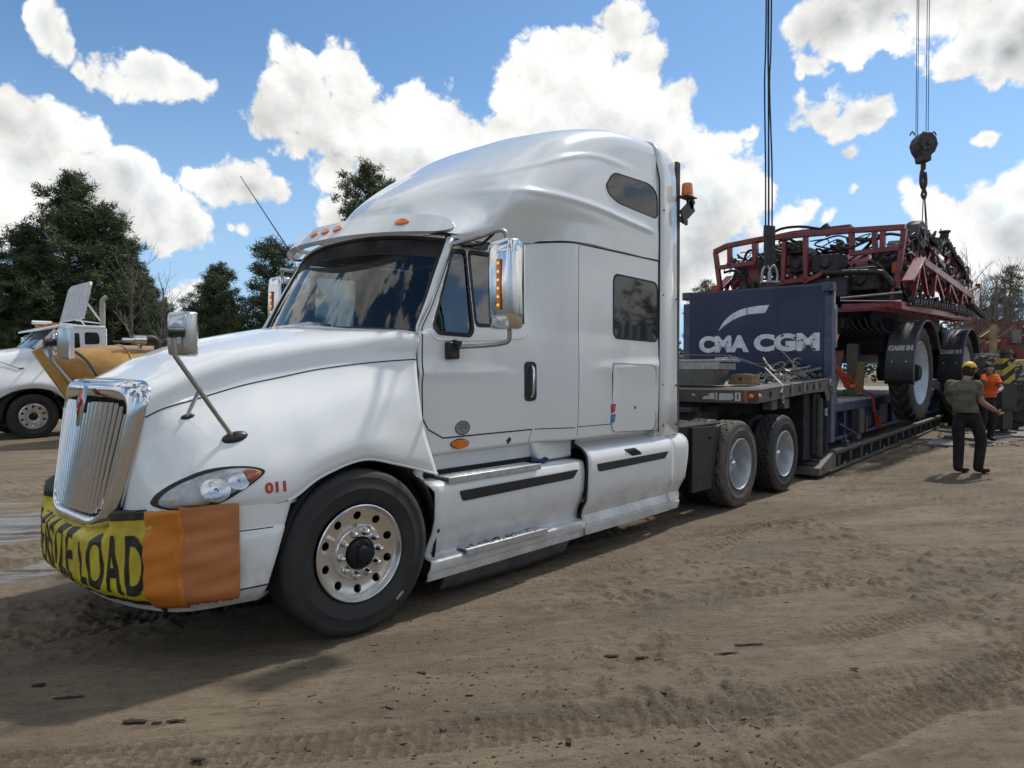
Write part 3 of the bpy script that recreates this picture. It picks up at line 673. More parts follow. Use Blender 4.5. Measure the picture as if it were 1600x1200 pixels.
# quarter fenders and mud flaps ahead of and behind the drive wheels
for sd in (1, -1):
    mb = MB(); P = [(-.66,-.28),(-.655,0),(-.60,.26),(-.56,.40),(-.52,.475),(-.30,.49)]
    mb.grid([[(5.34+x, S(1.20, sd), .5+z), (5.34+x, S(.60, sd), .5+z)] for x, z in P]); mb.box((4.63, S(.9, sd), .86), (.05,.62,.03)); 
    mb.prism([(4.22,.30),(4.68,.30),(4.68,.52),(4.72,.78),(4.80,.97),(4.22,.99)], S(1.19, sd), S(1.15, sd)); T('quarter_fender', mb, M['black'], solid=.008)
T('deck_plate', MB().box((4.6, YC, .97), (1.2, 1.3, .03)).box((4.5, S(1.0), .80), (.9,.3,.4)), M['void'])
# air lines and catwalk clutter behind the cab
for i, (yy, m_) in enumerate(((.15,'seal'),(.0,'red_lens'),(-.15,'seal'))):
    T('air_line', MB().tube([(3.95, YC+yy, 2.0), (4.4, YC+yy*1.3, 1.35), (5.0, YC+yy, 1.15), (5.5, YC+yy*.5, 1.3), (5.75, YC, 1.3)], .014, 6, smooth=5), M[m_])

# ============================================================ cab and sleeper
def zbelt(x): return 2.53+.12*sm(.9,2.2,x)
def xfront(z): return .56 if z < 1.86 else .56+(z-1.86)*.585
def wcab(x, z):
    w = 1.10+.12*sm(1.72,2.16,x)
    w -= max(0, z-1.86)/.7*.10*(1-sm(1.5,2.05,x))
    if z > 1.60: w -= .004*(1-sm(1.3,1.7,x))
    w += .010*math.exp(-((z-1.58)/.05)**2)*(1-sm(1.0,1.5,x))
    w += .012*math.sin(min(1,max(0,(z-1.0)/.9))*math.pi)
    w += .012*math.exp(-((z-(1.62+.03*(x-2.9)))/.045)**2)*sm(2.2,3.0,x)
    if x < .70: w -= .05*(1-sm(.50,.72,x))*(1 if z > 1.86 else .3)
    return w
def cabpt(x, z, off=0, sd=1): return (x, YC-(wcab(x, z)+off)*sd, z)
vent = rpoly([(.955,2.455),(1.082,2.462),(1.082,1.885),(1.045,1.838),(.735,1.845),(.700,1.90)], [.03,.03,.05,.05,.05,.04], 4)
doorw = rpoly([(1.108,2.465),(1.60,2.475),(1.60,1.93),(1.108,1.915)], .05, 4)
def in_win(c, sd):
    for poly in (vent, doorw):
        if inpoly(c.x, c.z, poly): return True
    return False
for sd in (1, -1):
    rows = []
    for i in range(151):
        u = i/150; r = []
        for j in range(76):
            v = j/75; x0 = xfront(1.02+(2.6-1.02)*v); x = x0+(3.462-x0)*u; z = 1.02+(zbelt(x)-1.02)*v
            r.append(cabpt(x, z, 0, sd))
        rows.append(r)
    mb = MB(); mb.grid(rows, skip=lambda c: in_win(c, sd), flip=(sd < 0))
    o = T('cab_side', mb, M['white'], out=(0,-sd,0), smooth=60, solid=.02)
    for nm, poly in (('vent_window', vent), ('door_window', doorw)):
        mb = MB(); ring(mb, scalepoly(poly, .012), scalepoly(poly, -.022), lambda u, v, o, sd=sd: cabpt(u, v, o, sd), .002, .03); fr = T(nm, mb, M['seal'])
        mb = MB(); patch(mb, scalepoly(poly, -.018), lambda u, v, o, sd=sd: cabpt(u, v, o, sd), -.010, .004, 4); T('window_glass', mb, M['glass_side'], fr)
    fn = lambda u, v, o, sd=sd: cabpt(u, v, o, sd)
    # sleeper window
    sw = rpoly([(2.69,2.440),(3.440,2.425),(3.445,1.862),(2.69,1.876)], .085, 6)
    mb = MB(); ring(mb, scalepoly(sw, .010), scalepoly(sw, -.012), fn, .003, .02); fr = T('sleeper_window', mb, M['seal'])
    mb = MB(); patch(mb, scalepoly(sw, -.010), fn, .001, .008, 5); T('window_glass', mb, M['glass_dark'], fr)
    # luggage door
    ld = rpoly([(2.66,1.655),(3.33,1.64),(3.40,1.60),(3.40,1.055),(3.36,1.02),(2.70,1.045),(2.66,1.08)], .04, 4)
    mb = MB(); ring(mb, scalepoly(ld, .004), scalepoly(ld, -.002), fn, .0022, .008); T('luggage_door', mb, M['seal'])
    mb = MB(); patch(mb, scalepoly(ld, -.006), fn, .003, .008, 4); T('luggage_panel', mb, M['white'])
    mb = MB(); mb.cyl(fn(3.03,1.25,.0), fn(3.03,1.25,.007), .013, n=12); T('door_lock', mb, M['seal'])
    # panel gaps
    def gap(pts, r=.004, m='seal'):
        P = []
        for (a, b) in zip(pts[:-1], pts[1:]):
            n = max(2, int(math.dist(a, b)/.03))
            for k in range(n): P.append((a[0]+(b[0]-a[0])*k/n, a[1]+(b[1]-a[1])*k/n))
        P.append(pts[-1]); T('panel_gap', MB().tube([fn(p[0], p[1], -.0008) for p in P], r, 6), M[m])
    gap([(.60,1.84),(.585,1.5),(.59,1.27),(.64,1.19),(.77,1.125),(1.3,1.125),(1.72,1.125)], .0055)
    gap([(.60,1.86),(.80,2.2),(.94,2.44),(.985,2.505),(1.05,2.525),(1.4,2.545)], .0045)
    gap([(1.75,1.125),(2.13,1.12)], .004); gap([(2.18,zbelt(2.18)),(2.175,1.8),(2.16,1.05)], .003)
    gap([(x, zbelt(x)-.012) for x in np.linspace(.98, 3.46, 40)], .009)
    gap([(2.16,1.125),(2.8,1.118),(3.42,1.10),(3.42,1.03)], .004); gap([(3.458,2.64),(3.458,1.2),(3.43,1.1)], .004); gap([(1.72,1.125),(1.68,1.03)], .003)
    # door handle
    hpoly = rpoly([(1.62,1.66),(1.76,1.66),(1.76,1.35),(1.62,1.35)], .045, 4)
    mb = MB(); patch(mb, hpoly, fn, .006, .02, 3); hd = T('door_handle', mb, M['black'])
    T('handle_grip', MB().tube([fn(1.70,1.62,.01), fn(1.70,1.60,.028), fn(1.695,1.50,.034), fn(1.69,1.41,.028), fn(1.69,1.385,.01)], .011, 8, smooth=4), M['chrome'], hd)
    # swage under the windows
    T('window_swage', MB().tube([fn(x, z, -.004) for x, z in [(.66,1.865),(.70,1.815),(.78,1.80),(1.1,1.808),(1.4,1.825),(1.62,1.845),(1.68,1.88)]], .009, 6, smooth=4), M['white'])
    # round sticker, small badges
    mb = MB(); A = [(.955+.075*math.cos(a), 1.185+.052*math.sin(a)) for a in np.linspace(0, 2*math.pi, 28, endpoint=False)]
    mst = mat('sticker_grey', (.30,.31,.31), .5, var=.3, vscale=40); mblk = M['black']
    if sd > 0:
        patch(mb, A, fn, .0025, .004, 3); stk = T('round_sticker', mb, mst)
        mb = MB(); ring(mb, scalepoly(A, -.004), scalepoly(A, -.009), fn, .0035, .003)
        for k, (tx, dz) in enumerate((('CERTIFIED',.016),('CLEAN IDLE',-.004),('EP A',-.028))): put_text(mb, tx, .019, lambda u, v, dz=dz: fn(.955+u, 1.185+dz+v, .0045), cuts=0)
        T('sticker_print', mb, M['black'], stk)
        for zc, m_, nm in ((1.255,(.55,.04,.07),'red_decal'),(1.165,(.06,.22,.60),'blue_decal')):
            mb = MB(); patch(mb, rpoly([(2.64,zc+.038),(2.72,zc+.042),(2.70,zc-.035),(2.64,zc-.038)], .01, 2), fn, .0035, .004, 2); dc = T(nm, mb, mat(nm, m_, .4, var=.3, vscale=90))
            mb = MB(); mb.tube([fn(2.665,zc+.02,.005), fn(2.70,zc+.01,.005), fn(2.665,zc-.005,.005), fn(2.695,zc-.02,.005)], .003, 5, smooth=3); T('decal_print', mb, M['curtain'], dc)
        mb = MB(); patch(mb, [(1.42,1.06),(1.46,1.085),(1.475,1.06),(1.44,1.03)], lambda u, v, o: fn(u, v, o), .004, .006, 2); T('diamond_badge', mb, M['black'])
    # side marker lamp
    mb = MB(); A = [(.93+.085*math.cos(a), 1.075+.030*math.sin(a)) for a in np.linspace(0, 2*math.pi, 20, endpoint=False)]
    patch(mb, A, lambda u, v, o: fn(u, v, o*(1-((u-.93)/.09)**2*.6)), .030, .03, 5); T('marker_lamp', mb, M['amber'])
    mb = MB(); ring(mb, scalepoly(A, .006), scalepoly(A, -.002), fn, .005, .008); T('lamp_bezel', mb, M['seal'])

# recess wall, sills and step panels: sections (w, z)
def skirt(name, x0f, x1f, prof, m, sd, nx=24):
    rows = []
    for i in range(nx):
        u = i/(nx-1); rows.append([(x0f(z)+(x1f(z)-x0f(z))*u, S(w, sd), z) for w, z in prof])
    return MB().grid(rows).build(name, m, truck, out=(0,-sd,0), smooth=32, solid=.012)
profF = [(1.10,1.03),(1.095,1.015),(1.075,1.005),(1.06,.98),(1.045,.92),(1.035,.865),(1.05,.85),(1.15,.848),(1.20,.842),(1.222,.825),(1.232,.79),(1.236,.765),(1.236,.70),(1.230,.60),(1.20,.50),(1.165,.42),(1.155,.36),(1.17,.345),(1.225,.338),(1.240,.325),(1.243,.29),(1.235,.262),(1.228,.256),(1.225,.205),(1.20,.197)]
def afr(z): return .565-.06*sm(.5,.2,z)+(.02 if z < .8 else -.04*sm(.8,.9,z)) if z < .9 else .56
profR = [(1.12,1.03),(1.11,1.0),(1.10,.975),(1.13,.955),(1.19,.93),(1.225,.90),(1.245,.86),(1.250,.80),(1.250,.72),(1.245,.60),(1.235,.50),(1.19,.42),(1.175,.36),(1.195,.32),(1.205,.285),(1.20,.278),(1.215,.27),(1.21,.20),(1.18,.195)]
for sd in (1, -1):
    skirt('step_skirt', afr, lambda z: 2.245, profF, M['white_low'], sd)
    skirt('rear_skirt', lambda z: 2.275, lambda z: 3.72+.0*z, profR, M['white_low'], sd)
    # corner panel behind the rear skirt with a leaning rear edge
    skirt('corner_skirt', lambda z: 3.725, lambda z: 3.90+.10*sm(.2,.45,z)+.04*sm(.5,.8,z), [(w-.012, z) for w, z in profR], M['white_low'], sd, 6)
    T('panel_gap', MB().tube([(2.26, S(w+.001, sd), z) for w, z in profR], .012, 6), M['seal'])
    # sleeper step block bottom joining the ledge
    mb = MB(); mb.prism([(1.72,1.03),(1.80,.86),(2.25,.86),(2.25,1.03)], S(1.10, sd), S(.95, sd)); T('sleeper_corner', mb, M['white_low'], bevel=.02)
    T('filler_wall', MB().box((1.9, S(.96, sd), .92), (2.7, .02, .2)), M['white_low'])
    for (xa, xb, zc, wf, hh) in ((.80,2.12,.738,1.241,.040),(2.40,3.58,.765,1.252,.038)):
        mb = MB(); P = rpoly([(xa,zc+hh*.8),(xb+.03,zc+hh*.8+.005),(xb-.04,zc-hh*.7),(xa+.03,zc-hh)], .02, 4)
        patch(mb, P, lambda u, v, o, wf=wf, sd=sd: (u, S(wf+o-abs(v-.74)*.02, sd), v), .004, .02, 2); T('rub_strip', mb, M['black'])
    # steps: treads with bars
    for (xa, xb, w0, w1, z0) in ((.70,1.66,1.075,1.250,.864),(.84,1.72,1.135,1.270,.356)):
        st = T('step', MB().box(((xa+xb)/2, S(w1-.006, sd), z0-.012), (xb-xa, .012, .045)), M['step_alu'], bevel=.004)
        T('step_plate', MB().box(((xa+xb)/2, S((w0+w1)/2, sd), z0-.008), (xb-xa, w1-w0-.02, .008)), M['step_dark'], st)
        for k in range(4): T('tread_bar', MB().box(((xa+xb)/2, S(w0+.018+k*(w1-w0-.03)/3.7, sd), z0+.002), (xb-xa-.02, (w1-w0)*.155, .012)), M['step_alu'], st, bevel=.003)
        mb = MB()
        for q in range(22): mb.box((xa+.04+q*(xb-xa-.08)/21, S((w0+w1)/2, sd), z0-.008), (.012, (w1-w0)*.86, .012))
        T('tread_crossbar', mb, M['step_dark'], st)
    if sd > 0:
        mb = MB()
        for (xa, xb, w0, w1, z0) in ((.76,1.64,1.03,1.235,.868),(.88,1.70,1.165,1.25,.364)):
            for q in range(90 if z0 > .5 else 70):
                x = random.gauss((xa+xb)/2-.05, (xb-xa)*.24); x = min(xb, max(xa, x)); s_ = random.uniform(.004, .012)
                mb.box((x, S(random.uniform(w0, w1)), z0), (s_*1.6, s_, s_*.5), Matrix.Rotation(random.random()*3, 3, 'Z'))
        tag(T('mud_crumbs', mb, mat('mud_dark', (.05,.04,.03), .9, var=.5)), kind='stuff')
    # rubber air flap
    rows = [[(x, S(1.17-.02*j, sd), .20-.045*j*(1 if x > .85 else .9)+.006*math.sin(x*5+j)) for j in range(4)] for x in np.linspace(.72, 2.12, 30)]
    T('air_flap', MB().grid(rows), mat('flap_rubber', (.09,.09,.10), .6, var=.5, bump=.2), solid=.008)
mb = MB(); patch(mb, rpoly([(1.12,.985),(1.22,.985),(1.22,.935),(1.18,.925),(1.12,.94)], .008, 2), lambda u, v, o: (u, S(1.04+o-(.98-v)*.35), v), .003, .01, 2); T('vent_badge', mb, M['black'])
# opening in the rear skirt with the strap hook
mb = MB(); patch(mb, rpoly([(2.83,.93),(2.85,.87),(2.98,.80),(3.02,.77),(3.10,.78),(3.12,.83),(3.02,.88),(3.02,.93),(2.96,.955)], .02, 3), lambda u, v, o: (u, S(1.13+o+.115*sm(.96,.86,v)), v), .004, .03, 4); T('filler_opening', mb, M['void'])

# ---- roof fairing
FR = [
 [(.975,.985,2.545),(.965,.975,2.565),(.965,.93,2.58),(.95,.80,2.60),(.90,.60,2.62),(.85,.3,2.635),(.83,0,2.64)],
 [(1.20,1.005,2.55),(1.24,1.04,2.65),(1.30,1.0,2.77),(1.27,.86,2.85),(1.17,.62,2.90),(1.05,.32,2.93),(1.0,0,2.94)],
 [(1.42,1.02,2.562),(1.44,1.08,2.72),(1.50,1.125,2.92),(1.53,1.0,3.05),(1.47,.76,3.14),(1.39,.38,3.19),(1.36,0,3.20)],
 [(1.75,1.055,2.60),(1.75,1.125,2.78),(1.80,1.185,2.965),(1.84,1.09,3.22),(1.82,.86,3.37),(1.78,.42,3.43),(1.77,0,3.44)],
 [(2.18,1.205,2.652),(2.2,1.205,2.8),(2.2,1.222,2.985),(2.2,1.15,3.36),(2.2,.96,3.59),(2.2,.46,3.67),(2.2,0,3.68)],
 [(2.70,1.22,2.65),(2.7,1.222,2.8),(2.7,1.224,2.98),(2.7,1.18,3.42),(2.7,1.04,3.73),(2.7,.5,3.82),(2.7,0,3.83)],
 [(3.10,1.22,2.65),(3.1,1.222,2.8),(3.1,1.222,2.96),(3.1,1.19,3.45),(3.1,1.08,3.78),(3.1,.54,3.86),(3.1,0,3.87)],
 [(3.462,1.22,2.65),(3.462,1.222,2.8),(3.462,1.22,2.94),(3.462,1.198,3.47),(3.462,1.10,3.79),(3.462,.56,3.865),(3.462,0,3.87)],
]
FD = dense(FR, 10, 22)
for i, row in enumerate(FD):       # three soft horizontal creases
    for j, p in enumerate(row):
        x, w, z = p
        if x > 1.15:
            za = 2.955+.03*math.sin(min(1,(x-1.15)/1.6)*math.pi)-.05*sm(2.5,3.4,x); zb = 3.10+.34*sm(1.2,2.6,x)-.02*sm(2.6,3.4,x)
            p[1] += .015*math.exp(-((z-za)/.026)**2)*sm(1.15,1.5,x)*(1-sm(3.2,3.46,x))+.011*math.exp(-((z-zb)/.022)**2)*sm(1.2,1.6,x)*(1-sm(2.7,3.2,x))
fn_ = [[(p[0], S(p[1]), p[2]) for p in r] for r in FD]; ff_ = [[(p[0], S(p[1], -1), p[2]) for p in r] for r in FD]
mb = MB(); mb.grid(fn_); mb.grid([list(reversed(r)) for r in ff_]); fo = T('roof_fairing', mb, M['white'], smooth=60, solid=0)
bm = bmesh.new(); bm.from_mesh(fo.data); bmesh.ops.remove_doubles(bm, verts=bm.verts, dist=.002); bmesh.ops.recalc_face_normals(bm, faces=bm.faces); bm.to_mesh(fo.data); bm.free()
fo.data.polygons.foreach_set('use_smooth', [True]*len(fo.data.polygons))
FB = bvh_of(fn_)
def onroof(x, z, off=.003, sd=1):
    h, nrm, _, _ = FB.ray_cast(Vector((x, -3, z)), Vector((0, 1, 0)))
    if h is None: h, nrm, _, _ = FB.find_nearest(Vector((x, 0, z)))
    if nrm.y > 0: nrm = -nrm
    p = h+nrm*off; return (p.x, p.y if sd == 1 else 2*YC-p.y, p.z)
rw = rpoly([(2.58,3.19),(2.72,3.335),(3.30,3.345),(3.43,3.29),(3.44,3.075),(3.40,3.035),(2.76,3.07),(2.63,3.12)], .07, 5)
for sd in (1, -1):
    fn = lambda u, v, o, sd=sd: onroof(u, v, o, sd)
    mb = MB(); ring(mb, scalepoly(rw, .008), scalepoly(rw, -.010), fn, .004, .02); fr = T('roof_window', mb, M['seal'])
    mb = MB(); patch(mb, scalepoly(rw, -.008), fn, .002, .01, 6); T('window_glass', mb, M['glass_dark'], fr)
# back wall
T('back_wall', MB().prism([(YC-1.2,.95),(YC+1.2,.95),(YC+1.2,3.3),(YC+1.05,3.76),(YC-1.05,3.76),(YC-1.2,3.3)], 3.445, 3.46, 'x'), M['white'])
# ---- side extenders
for sd in (1, -1):
    mb = MB(); rows = []
    for z, xe, w, ww in [(.95,3.90,1.215,0),(1.3,3.885,1.218,0),(2.2,3.875,1.218,0),(3.1,3.87,1.215,0),(3.5,3.865,1.205,0),(3.68,3.855,1.185,0),(3.765,3.83,1.14,0),(3.80,3.78,1.06,0)]:
        rows.append([(3.468, S(w+.004, sd), z+(.02 if z > 3.6 else 0)), (3.6, S(w, sd), z), (xe-.03, S(w-.012, sd), z-(.02 if z > 3.6 else 0)), (xe, S(w-.035, sd), z-(.04 if z > 3.6 else 0))])
    mb.grid(rows); T('side_extender', mb, M['white'], out=(0,-sd,0), smooth=50, solid=.02)
    T('extender_edge', MB().box((3.915, S(1.165, sd), 2.32), (.075, .03, 2.74)), mat('grey_rubber', (.085,.088,.10), .6, var=.3), bevel=.006)
    T('panel_gap', MB().tube([(3.466, S(1.222, sd), 1.0), (3.466, S(1.226, sd), 3.1), (3.466, S(1.205, sd), 3.5), (3.466, S(1.10, sd), 3.79)], .007, 6, smooth=6), M['seal'])
    T('panel_gap', MB().tube([(3.47, S(1.217, sd), 3.10), (3.86, S(1.19, sd), 3.10)], .004, 5), M['seal'])
    mb = MB()
    for x, z in [(3.55,2.32),(3.82,2.30),(3.55,1.45),(3.82,1.44),(3.56,1.05),(3.82,1.05),(3.56,3.14)]: mb.cyl((x, S(1.21, sd), z), (x, S(1.224, sd), z), .009, n=8)
    T('rivets', mb, M['seal'], label=None)
    tr = [o for o in truck.children if o.name.startswith('rivets')][-1]; tag(tr, kind='stuff')
roof_cap = T('extender_top', MB().box((3.66, YC, 3.74), (.36, 2.1, .03)), M['white'], bevel=.01)
# ---- beacon and its folded bracket
bk = T('beacon_bracket', MB().beam((3.84,S(1.235),3.10), (3.99,S(1.235),3.08), .02, .05).beam((3.86,S(1.25),3.12), (4.08,S(1.25),3.27), .02, .13).beam((4.08,S(1.25),3.26), (4.0,S(1.25),3.335), .02,.12).box((3.96,S(1.25),3.33), (.20,.12,.012)), M['frame'])
bc = T('beacon', MB().lathe([(.062,0),(.062,.012),(.055,.02),(.058,.03),(.052,.125),(.045,.135),(.0001,.138)], c=(3.965,S(1.25),3.335), n=24, axis='z'), M['amber'], smooth=40)

# ---- windscreen
def wsp(u, v, off=0):
    """u -1..1 across, v 0..1 up"""
    wb = 1.035; wt = .945; w = (wb+(wt-wb)*v)*u
    x = (.40+.20*abs(u)**2.4)*(1-v)+(.76+.185*abs(u)**2.4)*v-.012*math.sin(v*math.pi)
    z = (1.90-.05*abs(u)**2)*(1-v)+(2.60-.075*abs(u)**2.2)*v
    return (x-off, YC-w, z)
US = np.linspace(-1, 1, 41)
ws = T('windscreen', MB().grid([[wsp(u, v) for v in np.linspace(0, 1, 13)] for u in US]), M['glass'], smooth=60)
ed = [wsp(u, 0, .004) for u in US]+[wsp(1, v, .004) for v in np.linspace(0, 1, 10)]+[wsp(u, 1, .004) for u in US[::-1]]+[wsp(-1, v, .004) for v in np.linspace(1, 0, 10)]
T('windscreen_seal', MB().tube(ed, .016, 6), M['seal'], ws)
T('sun_strip', MB().grid([[wsp(u, v, .003) for v in np.linspace(.80-.0*abs(u), 1, 5)] for u in US]), M['seal'], ws)
# header above the windscreen
T('header', MB().grid([[wsp(u, 1, .0), (wsp(u,1)[0]-.012, wsp(u,1)[1]-(.01*u), wsp(u,1)[2]+.03), (wsp(u,1)[0]+.05, wsp(u,1)[1]-.02*u, wsp(u,1)[2]+.062)] for u in US]), M['white'], smooth=60)
for sd in (1, -1):   # A pillars
    rows = []
    for v in np.linspace(-.02, 1.04, 14):
        a = Vector(wsp(1*sd, max(0,min(1,v)))); a.z = wsp(sd, 0)[2]+(wsp(sd,1)[2]-wsp(sd,0)[2])*v
        x = xfront(a.z); b = Vector((x+.0, YC-(wcab(x+.001, a.z))*sd, a.z)); m_ = (a+b)/2+Vector((-.02, -.006*sd, 0)); rows.append([a, m_, b, b+Vector((.03, .004*sd, 0))])
    T('pillar', MB().grid(rows), M['white'], smooth=70, solid=.01)
# cowl and wipers
T('cowl', MB().grid([[(.36+.2*abs(u)**2, YC-1.03*u, 1.865), (.60+.2*abs(u)**2, YC-1.03*u, 1.89-.04*u*u)] for u in np.linspace(-1,1,21)]), M['black'])
for (u0, u1, v1) in ((.42,-.22,.055),(-.25,-.80,.06)):
    a = Vector(wsp(u0, -.03, .02)); 
    T('wiper', MB().tube([wsp(u0-.05,.0,.03), wsp((u0+u1)/2,.035,.03), wsp(u1,v1,.025)], .008, 6).box(wsp((u0+u1)/2,.035,.032), (.03,.12,.02)).beam(wsp(u0-.12,.025,.02), wsp(u1-.1,v1+.01,.018), .01, .03), M['seal'])
# ---- sun visor with lamps
def vis(u, v, off=0):
    x = (.545+.37*abs(u)**2.2)+.10*v-.05*(1-abs(u)**3)*(1-v); z = 2.565+.155*v*(1-.30*abs(u)**6)-.0*abs(u)+.012*abs(u)-.02*abs(u)**8*v-.01*abs(u)**6*(1-v)
    return Vector((x-off*.8, YC-u*(1.0 if u > 0 else 1.08), z+.012+off*.5))
rows = []
for u in list(np.linspace(-1, -.9, 9))+list(np.linspace(-.88, .88, 50))+list(np.linspace(.9, 1, 9)):
    t = [vis(u, v) for v in np.linspace(0, 1, 7)]; lo = [vis(u, v)+Vector((.07, 0, -.012)) for v in (.75,.35,.0)]; al_ = t+lo; cc_ = sum(al_, Vector())/len(al_); kq = (max(0, 1-((abs(u)-.90)/.1001)**2))**.5 if abs(u) > .90 else 1; rows.append([tuple(cc_+(p-cc_)*max(.02, kq)) for p in al_])
vz = T('sun_visor', MB().grid(rows, cv=True), M['white'], smooth=45)
for u in (-.70,-.15,0,.15,.70):
    A = [(.050*math.cos(a), .021*math.sin(a)) for a in np.linspace(0, 2*math.pi, 18, endpoint=False)]
    mb = MB(); patch(mb, A, lambda p, q, o, u=u: tuple(vis(u+p/1.08, .5+q/.15, o*(1-(p/.06)**2*.7))), .020, .02, 4); T('visor_lamp', mb, M['amber'], vz)
for u in (-.72,-.3,.3,.72): T('visor_bracket', MB().beam(vis(u,.4)+Vector((.06,0,-.02)), Vector(wsp(u/1.0,1))+Vector((.04,0,.04)), .06, .03), M['white'], vz)
# ---- interior
T('interior_floor', MB().box((2.0, YC, 1.15), (2.8, 2.0, .04)), M['void'])
T('dashboard', MB().prism([(.60,1.55),(.50,1.84),(.62,1.885),(.85,1.86),(.98,1.72),(1.0,1.5)], YC-1.02, YC+1.02), M['dash'], bevel=.03)
for sy in (.55, -.55):
    st = T('seat', MB().prism([(1.45,1.5),(1.95,1.5),(2.02,1.62),(2.10,2.28),(1.96,2.30),(1.85,1.66),(1.45,1.66)], YC-sy-.25, YC-sy+.25), M['darkcloth'], bevel=.04)
T('steering_wheel', MB().tube([(1.12+.10*math.sin(a)*.5, YC-.55+.22*math.cos(a), 1.86+.20*math.sin(a)) for a in np.linspace(0, 2*math.pi, 25)], .016, 8).beam((1.12,YC-.55,1.86),(.95,YC-.55,1.72),.05,.05), M['seal'])
T('sleeper_curtain', MB().grid([[(2.16+.02*math.sin(i*1.3), YC-1.0+i*.05, z) for z in (1.2,2.6)] for i in range(41)]), M['darkcloth'])
for sd in (1, -1):
    T('cab_curtain', MB().grid([[(1.68+i*.014, S(1.0-.05*((i) % 2), sd), z) for z in (1.6,2.5)] for i in range(24)]), M['curtain'])
T('headliner', MB().grid([[(x, YC-1.0+j*.1, 2.57+.06*(x-.9)) for j in range(21)] for x in (.86,1.4,2.2)]), M['darkcloth'])
T('window_note', MB().box((.845, S(1.055), 1.945), (.15,.003,.13)), mat('note_paper', (.38,.52,.48), .6, var=.1))

